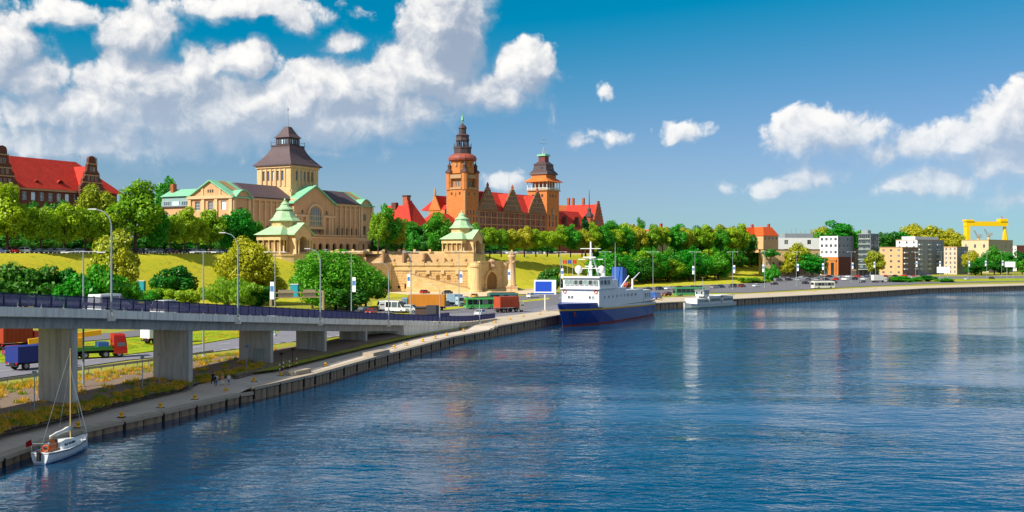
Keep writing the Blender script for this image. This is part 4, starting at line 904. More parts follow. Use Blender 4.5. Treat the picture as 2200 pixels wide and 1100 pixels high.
    m = MB(); tf2 = [Face(root, (t0, yb), (t0, 0)), Face(root, (t0, 0), (t1, 0))]
    for f_ in tf2:
        hl = [(3 + 3.4 * i, z1 - 4.0, 1.5, 1.6) for i in range(3)] + ([(2.4 + 4.0 * i, Z2(474), 1.6, 3.2) for i in range(3)] + [(2.4 + 4.0 * i, Z2(487), 1.6, 3.2) for i in range(3)] if f_ is tf2[1] else [])
        f_.wall(m, f_.L, z1, hl, .4)
        for b in hl: f_.window(*b, -.3, 0, 1, M_darkwin, M_brickd)
    m.bx(t0 + .5, t1, .5, yb, 0, z1); m.build('tower', M_brick, root)
    tf2[1].part('carved_panel', M_dressing, 6.2, 8.8, Z2(462), Z2(450), 0, .5)
    z2 = Z2(392); m = MB(); m.bx(t0 + 2.2, t1 - 2.2, 2.2, yb - 2.2, z1, z2); m.build('gallery_room', M_brick, root)
    m = MB(); m.bx(t0 - .8, t1 + .8, -.8, yb + .8, z1, z1 + .7); m.build('gallery_floor', M_dressing, root)
    for f_ in tf2:
        f_.part('gallery_rail', M_framew, -.6, f_.L + .6, z1 + 1.6, z1 + 1.9, .3, .5)
        m = MB()
        for i in range(28): f_.box(m, -.5 + i * .56, -.3 + i * .56, z1 + .7, z1 + 1.6, .33, .47)
        m.build('balusters', M_framew, root)
        for i in range(6): f_.part('gallery_post', M_framew, -.4 + (f_.L + .3) * i / 5, .0 + (f_.L + .3) * i / 5, z1 + .71, z2, .0, .4)
        for i in range(4): f_.window(3.2 + 2.3 * i, z1 + 1.0, 1.3, 3.0, -2.1, 0, 0, M_darkwin, M_dressing, fw=.2)
    z3 = Z2(383); m = MB(); m.hip(t0 - 2.2, t1 + 2.2, -2.2, yb + 2.2, z2, z3, 3.6, 3.6); m.build('skirt_roof', M_orroof, root)
    z4 = Z2(376); q2 = 2 ** .5; k_ = s2 / 15
    m = MB(); m.bx(t0 + 1.4, t1 - 1.4, 1.4, yb - 1.4, z3 - .2, z4); m.build('upper_stage', M_brick, root)
    zz = [Z2(p) for p in (376, 372, 366, 357, 354, 349, 348)]
    MB().lathe([(6.9 * q2, zz[0]), (6.4 * q2, zz[1]), (4.9 * q2, zz[2]), (4.5 * q2, zz[3]), (4.7 * q2, zz[4]), (3.0 * q2, zz[5]), (2.7 * q2, zz[6])], 4, c2, math.pi / 4).build('stepped_roof', M_dcopper, root)
    for f_ in (Face(root, (c2[0] - 4.6, c2[1] + 4.6), (c2[0] - 4.6, c2[1] - 4.6)), Face(root, (c2[0] - 4.6, c2[1] - 4.6), (c2[0] + 4.6, c2[1] - 4.6))):
        for i in range(2): f_.window(2.2 + 3.2 * i, zz[2] + .4, 1.6, 1.6, .25, 0, 0, M_darkwin, M_dcopper)
    zl = Z2(336); m = MB(); m.bx(c2[0] - 2.4, c2[0] + 2.4, c2[1] - 2.4, c2[1] + 2.4, zz[6], zl); m.build('lantern', mat('maroon copper', '#6e3a3a', .6, .15, .6), root)
    m = MB(); m.bx(c2[0] - 3.2, c2[0] + 3.2, c2[1] - 3.2, c2[1] + 3.2, zl, zl + .6); m.bx(c2[0] - 2.9, c2[0] + 2.9, c2[1] - 2.9, c2[1] + 2.9, zl + .6, zl + 1.2); m.build('lantern_cap', M_copper, root)
    zt = Z2(297); m = MB(); m.tube((c2[0], c2[1], zl), (c2[0], c2[1], zt), .18, .1, 6)
    for i in range(4): a = i * math.pi / 2; m.tube((c2[0] + 1.4 * math.cos(a), c2[1] + 1.4 * math.sin(a), zl + 1.2), (c2[0], c2[1], zl + 5.5), .14, .1, 5)
    m.tube((c2[0] - 2.6, c2[1] + 1.2, zt - 3.4), (c2[0] + 2.6, c2[1] - 1.2, zt - 3.4), .16, .16, 5); m.tube((c2[0] - 1.1, c2[1] + .5, zt - .6), (c2[0] + 1.1, c2[1] - .5, zt - .6), .2, .2, 5); m.build('cross_mast', M_steel, root)
    # ---- south wing beside the tower (orange gable and red roof)
    wx = -1.0; yA, yB = s + .5, F.y_at(921, wx); WH = F.z_at(452, wx, 20); wt = F.z_at(418, wx, (yA + yB) / 2 + 6)
    sf = Face(root, (wx, yB), (wx, yA)); m = MB(); hl = [(3 + 3.6 * i, WH - 4.0, 1.8, 2.8) for i in range(int((sf.L - 4) / 3.6))]; sf.wall(m, sf.L, WH, hl, .3); m.bx(wx + .4, 20, yA, yB, 0, WH); m.build('south_wing', M_brick, root)
    for b in hl: sf.window(*b, -.25, 1, 1, M_darkwin, M_dressing)
    gw = min(14.0, sf.L - 3); m = MB(); m.extr([(wx - .4, yB - .3, WH), (wx - .4, yB - .3 - gw, WH), (wx - .4, yB - .3 - gw / 2, wt)], (.8, 0, 0)); m.build('wing_gable', M_brick, root)
    m = MB(); m.extr([(wx + .4, yB - .6, WH), (wx + .4, yB - gw, WH), (wx + .4, yB - gw / 2 - .3, wt - .6)], (22, 0, 0)); m.build('wing_roof', M_redroof, root)
    m = MB(); m.gable(wx, 21, yA + .1, yB + 6, WH + .02, wt - 3.0, 'y'); m.build('wing_roof', M_redroof, root)
    m = MB(); m.lathe([(.7, wt - .4), (.7, wt + 1.6), (.1, wt + 4)], 6, (wx, yB - .3 - gw / 2)); m.build('finial', M_dressing, root)
    m = MB(); m.hip(-14, 1, 4, 22, F.z_at(478, -6, 6), F.z_at(459, -6, 6), 5, 5); m.build('low_roof', M_redroof, root)
    m = MB(); m.bx(-13, 0, 5, 21, 0, F.z_at(478, -6, 6)); m.build('low_annex', M_brickr, root)
    # ---- north range
    x2 = F.x_at(1261); m = MB(); NH = F.z_at(487, x2 - 15, 2); m.bx(xc, x2 + 12, 2, 18, 0, NH); m.build('north_range', M_brickr, root)
    m = MB(); m.gable(xc, x2 + 6, 1.4, 19, NH, F.z_at(453, x2 - 15, 10), 'x'); m.build('roof', M_redroof, root)
    nf = Face(root, (xc, 2), (x2 + 12, 2))
    for i in range(12): nf.window(2 + i * 3.6, NH - 4, 1.6, 2.4, .05, 1, 1, M_darkwin, M_dressing)
    for px in (1217, 1243):
        xx = F.x_at(px, 1.0); m = MB(); m.extr([(xx - 2.4, 1.0, NH), (xx + 2.4, 1.0, NH), (xx, 1.0, NH + 6.5)], (0, 3, 0)); m.build('dormer', M_brickd, root)
    x3 = F.x_at(1290, 2); yB2 = 34; HB = F.z_at(458, xc + 20, yB2); m = MB(); m.bx(xc + 2, x3 + 6, yB2 - 10, yB2 + 8, 0, HB); m.build('rear_range', M_brick, root)
    m = MB(); m.gable(xc + 2, x3 + 8, yB2 - 12, yB2 + 10, HB, F.z_at(436, xc + 20, yB2), 'x'); m.build('rear_roof', M_orroof, root)
    for px in (1213, 1223, 1245):
        xx = F.x_at(px, yB2); zc = F.z_at(436, xx, yB2); m = MB(); m.bx(xx - .9, xx + .9, yB2 - 4, yB2 - 2.4, zc - 6, zc + 3.4); m.build('chimney', M_brickr, root)
    xg0, xg1 = F.x_at(1274, 0), F.x_at(1297, 0); gz = F.z_at(486, xg0, 0); m = MB(); m.bx(xg0, xg1, 0, 20, 0, gz); m.build('north_block', M_brickr, root)
    stepped_gable(F, root, xg0, xg1, -.3, gz - .05, F.z_at(432, (xg0 + xg1) / 2, 0), 8, M_brickr)
    gf = Face(root, (xg0, -.3), (xg1, -.3))
    for k in range(3):
        for j in range(3 - k): gf.window(gf.L / 2 - (3 - k) * 1.6 + j * 3.2 + .8, gz + 1.5 + k * 5, 1.4, 2.6, .05, 1, 1, M_darkwin, M_dressing)
    m = MB(); m.extr([(xg0 + .5, .6, gz), (xg1 - .5, .6, gz), ((xg0 + xg1) / 2, .6, F.z_at(438, xg0, 0))], (0, 24, 0)); m.build('block_roof', M_redroof, root)
    xx = F.x_at(1266, 0); zz_ = F.z_at(466, xx, 0); m = MB(); m.lathe([(2.6, 0), (2.6, zz_)], 8, (xx, 0)); m.build('stair_turret', M_brickr, root)
    m = MB(); m.lathe([(3.2, zz_), (2.9, zz_ + 1.5), (1.4, zz_ + 3), (1.2, zz_ + 4.6), (1.6, zz_ + 4.8), (.4, zz_ + 6.6), (.12, F.z_at(408, xx, 0))], 8, (xx, 0)); m.build('turret_cap', M_dcopper, root)
    # flag masts
    xx = F.x_at(1092, 12); m = MB(); m.tube((xx, 11.5, RZ - 1), (xx, 11.5, F.z_at(370, xx, 12)), .14, .08, 5); m.build('flag_mast', M_steel, root)
make_office()
# ------------------------------------------------------------------ big red roofed annex left of the office
def make_annex():
    F = Frame(884, 560, 33, 17.5); root = thing('roofed_hall', 'brick hall with a huge plain red hipped roof left of the office towers', 'building', F.loc, F.rot)
    xr = F.x_at(918); yl = F.y_at(842); H = F.z_at(485, 0, 0); RZ = F.z_at(430, 0, 8)
    m = MB(); m.bx(0, xr, 0, yl, 0, H); m.build('wall', M_brickr, root)
    m = MB(); m.hip(-1, xr + 1, -1, yl + 1, H, RZ, 6.0, 8.0); m.build('roof', M_redroof, root)
    f = Face(root, (0, yl), (0, 0))
    for r_ in range(2):
        for i in range(max(3, int(yl / 5))): f.window(1.5 + i * 4.6, H - 5 - r_ * 6, 1.8, 3, .05, 1, 1)
    f = Face(root, (0, 0), (xr, 0))
    for r_ in range(2):
        for i in range(max(3, int(xr / 5))): f.window(1.5 + i * 4.6, H - 5 - r_ * 6, 1.8, 3, .05, 1, 1)
    m = MB(); m.bx(5, 8, 7, 10, RZ - 7, RZ + 2.2); m.build('chimney', M_brickr, root); m = MB(); m.bx(4.7, 8.3, 6.7, 10.3, RZ + 2.2, RZ + 2.9); m.build('chimney_cap', M_dcopper, root)
    # lower link on its left
    y2 = F.y_at(815, 4); m = MB(); m.bx(4, 16, yl, y2, 0, H + 2); m.build('link_wall', M_brickr, root); m = MB(); m.gable(3, 17, yl, y2, H + 2, F.z_at(440, 4, yl), 'y'); m.build('link_roof', M_redroof, root)
    m = MB(); m.bx(8, 10.4, yl + 4, yl + 7, H + 2, F.z_at(434, 4, yl)); m.build('chimney', M_brickd, root)
make_annex()
# ------------------------------------------------------------------ naval academy with red roof, far left
def make_academy():
    F = Frame(-30, 372, 27, 17.5); root = thing('academy_building', 'dark brick academy with a vast bright red roof and curved gables at far left', 'building', F.loc, F.rot)
    L = F.x_at(232); H = F.z_at(402, 12, 0); RZ = F.z_at(338, 25, 9); dp = 20.0
    f = Face(root, (0, 0), (L, 0)); m = MB(); hl = []
    for r_ in range(3):
        for i in range(15):
            a = 3.5 + i * 3.75
            if a + 2 < L: hl.append((a, H - 4.4 - r_ * 6.0, 1.9, 3.0))
    f.wall(m, L, H, hl, .4); m.bx(0, L, .5, dp, 0, H); m.build('wall', M_brickd, root)
    for b in hl: f.window(*b, -.3, 1, 1, M_skywin, M_framew)
    f.part('cornice', M_dressing, 0, L, H - .7, H, 0, .7)
    m = MB(); e = 1.0; RW = 7.0
    vs = [(-e, -e, H), (L + e + 6, -e, H), (L + e + 6, dp + e, H), (-e, dp + e, H), (-e, dp / 2, RZ), (L - RW, dp / 2, RZ)]
    m.add(vs, [(0, 1, 5, 4), (1, 2, 5), (2, 3, 4, 5), (3, 0, 4), (0, 3, 2, 1)]); m.build('roof', M_redroof, root)
    m = MB(); m.bx(L, L + 5, .5, dp, 0, H); m.build('end_bay', M_brickd, root)
    for px in (77, 128):
        xx = F.x_at(px, 2); zz = F.z_at(394, xx, 2); m = MB(); m.extr([(xx - 1.7 + 3.4 * i / 8, 1.2, zz + 1.3 * math.sin(math.pi * i / 8)) for i in range(9)], (0, 5, 0)); m.build('eyebrow_dormer', M_redroof, root)
        fd = Face(root, (xx - 1.3, 1.15), (xx + 1.3, 1.15)); m = MB(); m.extr([fd.P(.2 + 2.2 * i / 8, zz + .05 + .85 * math.sin(math.pi * i / 8), .0) for i in range(9)], (0, -.05, 0)); m.build('dormer_pane', M_void, root)
    for k, (pl, pr, pt) in enumerate(((-28, 38, 312), (172, 224, 335))):
        yg = -2.2; x0, x1 = F.x_at(pl, yg), F.x_at(pr, yg); cx = (x0 + x1) / 2; hw = (x1 - x0) / 2; zt = F.z_at(pt, cx, yg); hh = zt - H
        m = MB(); m.bx(x0, x1, yg, .5, 0, H); m.build('bay', M_brickd, root)
        prof = [(1, 0), (.98, .12), (.8, .22), (.78, .34), (.62, .40), (.6, .52), (.42, .60), (.4, .74), (.3, .80), (.3, .9), (.22, .97), (0.0, 1.0)]
        pts = [(cx + hw * a, yg, H + hh * b) for a, b in prof] + [(cx - hw * a, yg, H + hh * b) for a, b in reversed(prof[:-1])]
        m = MB(); m.extr(pts, (0, 1.2, 0)); m.build('gable', M_brickd, root)
        m = MB(); m.gable(cx - hw * .8, cx + hw * .8, yg + 1.2, 9, H, H + hh * .72, 'y'); m.build('gable_roof', M_redroof, root)
        gf = Face(root, (x0, yg), (x1, yg))
        for b_, n_, zz in ((.62, 4, .06), (.46, 3, .3), (.24, 2, .56)):
            for j in range(n_): gf.window(hw - b_ * hw + 2 * b_ * hw * (j + .5) / n_ - .5, H + hh * zz, 1.0, hh * .13, .04, 0, 1, M_void if False else M_darkwin, M_dressing)
        for zz, ww in ((.02, 1.0), (.24, .8), (.44, .62), (.76, .4)): gf.part('string_course', M_dressing, hw - hw * ww, hw + hw * ww, H + hh * zz, H + hh * zz + .4, 0, .25)
        for r_ in range(3):
            for j in range(3): gf.window(1.5 + j * (2 * hw - 4) / 2, H - 4.6 - r_ * 6, 1.7, 3, .04, 1, 1, M_skywin, M_framew)
    xx = F.x_at(211, 4); m = MB(); zb = F.z_at(350, xx, 4); m.tube((xx + 2, 8, RZ - 6), (xx + 2, 8, RZ + 3.5), .12, .1, 5); m.bx(xx + .6, xx + 2.6, 7.4, 8.4, RZ - .5, RZ + 2.2); m.build('antenna_rack', M_steel, root)
    xx = F.x_at(174, 9); m = MB(); m.tube((xx, 9.5, RZ - 1), (xx, 9.5, RZ + 3), .08, .06, 5); m.tube((xx - .8, 9.5, RZ + 2.2), (xx + .8, 9.5, RZ + 2.2), .06, .06, 5); m.build('aerial', M_steel, root)
make_academy()

# ------------------------------------------------------------------ riverside blocks on the right
def block(name, label, pl, pc, pr, D, py_top, wall, floors, nx, ny, phi=50, py_base=None, side=None, win=(1.3, 1.5), z0=G, parapet=True, glass=None, frame=None, skip_ground=False, front_skip=False, side_skip=False, roofmat=None, balcony=False):  # where side is given, front is mostly darker: shade put into its colour
    D += 105; F = Frame(pc, D, phi, z0); root = thing(name, label, 'building', F.loc, F.rot)
    x1 = F.x_at(pr) if pr else 12; y1 = F.y_at(pl) if pl is not None else 12; H = F.z_at(py_top)
    fr = Face(root, (0, 0), (x1, 0)); so = Face(root, (0, y1), (0, 0)); fh = H / floors
    for f_, n_, nm, wm, sk in ((fr, nx, 'front_wall', wall, front_skip), (so, ny, 'side_wall', side or wall, side_skip)):
        hl = []
        if not sk and n_:
            for r_ in range(1 if skip_ground else 0, floors):
                for i in range(n_): hl.append((f_.L * (i + .5) / n_ - win[0] / 2, r_ * fh + fh * .28, win[0], min(win[1], fh * .6)))
        m = MB(); f_.wall(m, f_.L, H, hl, .25); m.build(nm, wm, root)
        for b in hl: f_.window(*b, -.2, 1, 0, glass or M_darkwin, frame or M_framew)
        if parapet: f_.part('parapet', M_dressing if parapet is True else parapet, -.2, f_.L + .2, H, H + .5, -.4, .2)
        if balcony and f_ is fr:
            for r_ in range(1, floors):
                for i in range(0, n_, 2): f_.part('balcony', M_framew, f_.L * (i + .2) / n_, f_.L * (i + .8) / n_, r_ * fh, r_ * fh + .9, 0.02, 1.1)
    m = MB(); m.bx(.3, x1, .3, y1, 0, H - .02); m.build('core', roofmat or mat('flat roof felt', '#6d6a66', .9, .15), root)
    return F, root, x1, y1, H
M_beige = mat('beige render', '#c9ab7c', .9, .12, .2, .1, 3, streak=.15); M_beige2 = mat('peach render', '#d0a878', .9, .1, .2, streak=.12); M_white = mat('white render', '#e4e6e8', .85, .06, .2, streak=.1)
M_grey = mat('grey render', '#8f969c', .85, .1, .3, streak=.15); M_peach_shade = mat('shaded peach render', '#7c685c', .9, .12, .3); M_pink = mat('pale pink render', '#d3b5a0', .9, .1, .2)
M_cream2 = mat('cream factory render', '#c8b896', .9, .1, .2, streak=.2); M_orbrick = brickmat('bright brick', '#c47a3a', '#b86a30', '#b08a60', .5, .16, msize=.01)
M_teal = glassmat('teal curtain glass', (0.03, 0.06, 0.06), .05)
def make_right():
    block('beige_house', 'long low beige three-storey house at the foot of the wooded slope', 1630, 1642, 1762, 590, 537, M_beige, 3, 9, 1, 76, win=(1.7, 2.2), parapet=mat('brown roof edge', '#6b5040', .8, .1))
    F, r_, x1, y1, H = block('white_gallery', 'plain white modern building behind the beige house', 1659, 1665, 1763, 690, 511, M_white, 4, 2, 1, 78, win=(3.2, 3.4), parapet=False, skip_ground=True)
    m = MB(); m.bx(10, x1 - 4, 4, y1 + 6, H - .1, H + 3.4); m.build('roof_plant_room', M_grey, r_)
    for i in range(7): m = MB(); m.tube((12 + i * 4, 6, H + 3.4), (12 + i * 4, 6, H + 5.2 + (i % 3)), .3, .3, 6); m.build('roof_vent', M_steel, r_)
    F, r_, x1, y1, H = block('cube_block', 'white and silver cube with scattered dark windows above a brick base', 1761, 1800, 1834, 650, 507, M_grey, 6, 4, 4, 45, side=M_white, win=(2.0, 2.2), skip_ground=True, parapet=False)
    F, r_, x1, y1, H = block('brick_hall', 'orange brick hall with a tall recessed entrance below the white cube', 1764, 1801, 1834, 636, 552, M_brickd, 2, 0, 0, 45, side=M_orbrick, parapet=False)  # dark brick front: shade put into the orange brick's colour
    so = Face(r_, (0, y1), (0, 0)); so.part('entrance_surround', M_orbrick, so.L * .5, so.L * .88, 0, H - 2.2, .02, .7); so.part('entrance_glass', M_darkwin, so.L * .6, so.L * .78, 0, H - 4.0, .72, .78); so.part('lintel', M_orbrick, so.L * .46, so.L * .92, H - 2.6, H - 1.8, .05, 1.1); so.part('side_window', M_darkwin, so.L * .08, so.L * .4, .5, 3.6, .02, .08)
    F, r_, x1, y1, H = block('glass_tower', 'narrow dark teal glass office tower with a rooftop mast', 1844, 1870, 1888, 655, 503, M_teal, 7, 2, 2, 45, side=mat('teal panel', '#3c4a4c', .4, .1), win=(2.6, 2.2), parapet=mat('steel edge', '#8c979b', .5, .1))
    for k in range(8):
        so = Face(r_, (0, y1), (0, 0)); so.part('floor_band', mat('pale floor band', '#aab5b0', .6, .1), .1, so.L - .1, H * k / 8, H * k / 8 + .5, .02, .25)
        fr = Face(r_, (0, 0), (x1, 0)); fr.part('mullion', mat('steel edge', '#8c979b', .5, .1), x1 * k / 8 + .1, x1 * k / 8 + .3, 0, H, .02, .2)
    m = MB(); m.tube((4, 5, H), (4, 5, H + 8), .2, .1, 5); m.bx(2, 7, 3, 8, H + .3, H + 3); m.build('roof_mast', M_steel, r_)
    block('narrow_house', 'narrow cream house beside the glass tower', 1826, 1836, 1846, 668, 536, M_cream2, 5, 1, 1, 45, win=(1.2, 1.5))
    block('peach_house', 'peach rendered five-storey house with a front coloured darker for shade', 1890, 1939, 1972, 640, 532, M_peach_shade, 5, 3, 3, 45, side=M_beige2, win=(1.9, 1.7), balcony=True)  # brown front is the peach render with shade put into its colour
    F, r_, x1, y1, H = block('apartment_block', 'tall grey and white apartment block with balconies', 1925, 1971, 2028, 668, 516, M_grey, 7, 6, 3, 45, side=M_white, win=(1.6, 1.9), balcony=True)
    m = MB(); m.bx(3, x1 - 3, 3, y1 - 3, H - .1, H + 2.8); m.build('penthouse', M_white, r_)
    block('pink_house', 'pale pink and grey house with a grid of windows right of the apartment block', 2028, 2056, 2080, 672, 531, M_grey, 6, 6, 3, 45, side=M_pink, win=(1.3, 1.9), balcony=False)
    F, r_, x1, y1, H = block('factory', 'long cream factory building under the yellow gantry crane', 2066, 2124, 2176, 760, 516, mat('shaded factory wall', '#9a9488', .9, .1, .2), 3, 5, 3, 45, side=M_cream2, win=(1.8, 3.0), parapet=True)  # greyed front paints shade over the cream render
    block('distant_house', 'small distant red and white house at the right edge', 2172, 2184, 2206, 840, 528, mat('faded red wall', '#8e4a50', .9, .1), 4, 5, 2, 45, side=M_white, win=(1.4, 1.6), roofmat=M_slate)
    block('garage', 'small flat dark garage at the foot of the glass tower', 1830, 1840, 1868, 622, 581, mat('dark cladding', '#4b4540', .7, .1), 1, 3, 0, 50, win=(2.4, 2.4))
    for (pl, pc, pr, pt, pb, lab) in ((1598, 1606, 1636, 488, 504, 'orange tiled roof above the trees left of the white building'), (1618, 1640, 1672, 487, 506, 'stepped bright red-orange roof peeking above the trees'), (1405, 1410, 1440, 487, 495, 'low orange roof showing above the tree row'), (1350, 1353, 1378, 489, 496, 'small orange roof just right of the tree row')):
        F = Frame(pc, 720 if pc > 1500 else 640, 48, 18); r_ = thing('tiled_house', lab, 'house', F.loc, F.rot); x1 = F.x_at(pr); y1 = F.y_at(pl); H = F.z_at(pb); RZ = F.z_at(pt)
        m = MB(); m.bx(0, x1, 0, y1 + 6, 0, H); m.build('wall', M_beige2, r_); m = MB(); m.hip(-.6, x1 + .6, -.6, y1 + 6.6, H, RZ, x1 * .25, 3.4); m.build('roof', mat('bright orange tile', '#d0521c', .8, .15, .3), r_)
        m = MB(); m.bx(x1 * .6, x1 * .6 + 1.6, 3, 4.4, H, RZ + 2.2); m.build('chimney', M_brickr, r_)
        fr = Face(r_, (0, 0), (x1, 0))
        for i in range(4): fr.window(x1 * (i + .5) / 4 - .6, H - 2.6, 1.2, 1.6, .05)
make_right()
def make_crane():
    D = 1500; M_cr = mat('crane yellow', '#e0b90a', .5, .1, .3); root = thing('gantry_crane', 'huge yellow shipyard gantry crane on the horizon', 'crane', ((2118 - 1100) * D / FPX, D, G), R(8))
    hw = 45 * D / FPX; z = lambda py: CZ + (YH - py) * D / FPX - G
    m = MB(); m.bx(-hw - 2, hw + 2, -4, 4, z(486), z(476)); m.build('girder', M_cr, root)
    for x in (-hw + 1, ): m = MB(); m.bx(x - 2.4, x + 2.6, -4, 4, 0, z(486)); m.build('leg', M_cr, root)
    for dx in (-5, 6): m = MB(); m.tube((hw - 1, 0, z(487)), (hw - 1 + dx, -2, 0), 2.0, 1.6, 6); m.build('leg', M_cr, root)
    m = MB(); m.bx(-hw - 3, -hw + 9, -5, 5, z(476), z(472)); m.build('trolley', M_cr, root); m = MB(); m.bx(hw - 10, hw, -5, 5, z(476), z(470)); m.build('trolley', M_cr, root)
    m = MB(); m.tube((hw - 5, 0, z(469)), (hw - 5, 0, z(464)), .8, .5, 5); m.build('beacon', mat('signal red', '#b5201c', .5, .1), root)
    for px, zt in ((2102, 500), (2124, 497)):
        o = thing('dock_crane', 'small white dock crane ' + ('left' if px == 2102 else 'right') + ' of the two under the yellow gantry', 'crane', ((px - 1100) * 1300 / FPX, 1300, G)); zz = CZ + (YH - zt) * 1300 / FPX - G
        MB().tube((0, 0, 0), (0, 0, zz - 6), 2, 1.6, 6).build('tower', M_cream, o); MB().bar((0, 0, zz - 6), (-5, 0, zz + 3), 1.6, 1.6).build('jib', M_grey, o); MB().bx(-2, 4, -2, 2, zz - 6, zz - 2).build('cab', M_grey, o)
make_crane()
# ================================================================== FLYOVER
M_fly = mat('flyover concrete', '#b3afa9', .85, .2, .5, .3, 4, streak=.35); M_flyw = mat('pale edge beam concrete', '#e8e2d8', .85, .14, .5, .2, 4, streak=.3)
M_navy = mat('navy railing paint', '#0a1340', .5, .1, 1)
FE = [Vector(p) for p in ((-50.8, 64.5, 13.7), (-47.4, 76.8, 12.85), (-44.0, 89.2, 11.98), (-40.8, 100.8, 11.15), (-35.3, 119.4, 9.67), (-30.7, 139.8, 8.17), (-25.7, 160, 6.64), (-20.9, 182, 5.07), (-10.4, 210, 2.98), (-5.5, 226, 2.46), (-3.3, 236, 2.2))]
def resample(pts, n):
    """smooth path through the points"""
    out = []
    for i in range(len(pts) - 1):
        p0, p1, p2, p3 = pts[max(0, i - 1)], pts[i], pts[i + 1], pts[min(len(pts) - 1, i + 2)]
        for k in range(n):
            t = k / n; out.append(0.5 * ((2 * p1) + (p2 - p0) * t + (2 * p0 - 5 * p1 + 4 * p2 - p3) * t * t + (3 * p1 - p0 - 3 * p2 + p3) * t ** 3))
    return out + [pts[-1]]
FP = resample(FE, 5)
def sweep(pts, prof, closed=True):
    """profile (inward offset, height) swept along the flyover edge"""
    mb = MB(); vs = []; n = len(prof)
    for i, p in enumerate(pts):
        a, b = pts[max(0, i - 1)], pts[min(len(pts) - 1, i + 1)]; o = off_in(a, b, 1.0)
        vs += [(p.x + o.x * d, p.y + o.y * d, p.z + h) for d, h in prof]
    fs = [(i * n + k, (i + 1) * n + k, (i + 1) * n + (k + 1) % n, i * n + (k + 1) % n) for i in range(len(pts) - 1) for k in range(n)]
    fs += [tuple(range(n)), tuple(range((len(pts) - 1) * n, len(pts) * n))[::-1]]
    return mb.add(vs, fs)
def make_flyover():
    root = thing('flyover', 'grey concrete flyover ramp on slab piers descending to the quay', 'bridge')
    i_end = 8 * 5 + 1
    for j in range(0, i_end - 1, 2):
        sg = FP[j:min(j + 3, i_end)]; sg = [sg[0].lerp(sg[1], .012)] + sg[1:-1] + [sg[-1].lerp(sg[-2], .012)]
        sweep(sg, [(0, 0), (0, -.82), (.45, -.9), (.45, -.82), (.7, -.82), (.7, 0)]).build('edge_beam', M_flyw, root)
    sweep(FP[:i_end], [(10.3, 0), (10.3, -.8), (11.0, -.8), (11.0, 0)]).build('edge_beam', M_flyw, root)
    sweep(FP[:i_end], [(.71, -.22), (.71, -.84), (10.29, -.84), (10.29, -.22)]).build('deck', M_asph2, root)
    sweep(FP[:i_end - 2], [(1.0, -.845), (1.2, -1.9), (9.6, -1.9), (10.0, -.845)]).build('girder', M_fly, root)
    sweep(FP[i_end - 5:i_end + 1], [(.1, -.02), (.1, -2.6), (9.9, -2.6), (9.9, -.2), (.8, -.2), (.8, -.02)]).build('abutment', M_flyw, root)
    sweep(FP[i_end - 1:], [(.0, -.04), (-.3, -1.4), (9.9, -1.4), (9.9, -.2), (.8, -.2), (.8, -.04)]).build('ramp_slope', M_conc, root)
    for k, (bx_, by_, ww) in enumerate(((-41.6, 101, 3.9), (-36.1, 119.6, 4.6), (-31.5, 140, 4.6), (-27.3, 156.6, 4.6), (-23.6, 174, 4.6), (-46.8, 82, 4.2))):
        j = min(range(len(FP)), key=lambda q: abs(FP[q].y - by_)); a, b = FP[max(0, j - 1)], FP[min(len(FP) - 1, j + 1)]; d = (b - a); d.z = 0; d.normalize(); l = Vector((-d.y, d.x, 0))
        p = Vector((bx_, by_, 0)) + l * .5; zt = FP[j].z - 1.9; m = MB()
        q = [p, p + l * ww, p + l * ww + d * .75, p + d * .75]; m.prism([(v.x, v.y) for v in q], 1.2, zt); pr = m.build('pier', M_fly, root)
        m = MB(); e = p - d * .02; m.prism([((e + l * (.25)).x, (e + l * .25).y), ((e + l * .33).x, (e + l * .33).y), ((e + l * .33 - d * .05).x, (e + l * .33 - d * .05).y), ((e + l * .25 - d * .05).x, (e + l * .25 - d * .05).y)], 1.6, zt); m.build('drain_pipe', M_steel, pr)
        if k == 2:
            m = MB(); m.prism([((p - d * .6 + l * t_).x, (p - d * .6 + l * t_).y) for t_ in (1.0, 2.2)] + [((p - d * .1 + l * t_).x, (p - d * .1 + l * t_).y) for t_ in (2.2, 1.0)], 1.9, 3.9); m.build('switch_cabinet', mat('grey cabinet', '#8a9290', .6, .1), pr)
    # crash barrier on the deck
    sweep(FP[:i_end], [(1.5, .38), (1.5, .68), (1.56, .68), (1.56, .38)]).build('crash_rail', M_steel, root)
    m = MB()
    for p, d in walk(FP[5:i_end], 3.0): l = Vector((-d.y, d.x, 0)).normalized() * 1.6; m.bx(p.x + l.x - .05, p.x + l.x + .05, p.y + l.y - .05, p.y + l.y + .05, p.z - .22, p.z + .6)
    o = m.build('crash_posts', M_steel, root); o['kind'] = 'stuff'
    # railing, panel by panel
    rl = thing('bridge_railing', 'navy blue barred railing along the outer edge of the flyover', 'railing')
    post = MB().bx(-.05, .05, -.05, .05, 0, 1.28).mesh('post', M_navy)
    def mk(): 
        m = MB(); m.bx(0, 1, -.03, .03, 1.12, 1.2); m.bx(0, 1, -.03, .03, .1, .16); 
        for i in range(14): x = .02 + i * .96 / 14 + .02; m.bx(x - .004, x + .009, -.03, .03, .16, 1.12)
        return m.mesh('panel', M_navy)
    pm = mk(); w = walk(FP[6:], 2.0)
    for (p, d), (q, e) in zip(w, w[1:]):
        l = Vector((-d.y, d.x, 0)).normalized() * .2; v = q - p; o = link('panel', pm, rl, (p.x + l.x, p.y + l.y, p.z)); o.scale = (v.length, 1, 1); o.rotation_euler = (0, -math.asin(v.z / v.length), math.atan2(v.y, v.x))
        link('post', post, rl, (p.x + l.x, p.y + l.y, p.z))
    rl2 = thing('bridge_railing', 'navy blue railing along the far edge of the flyover', 'railing')
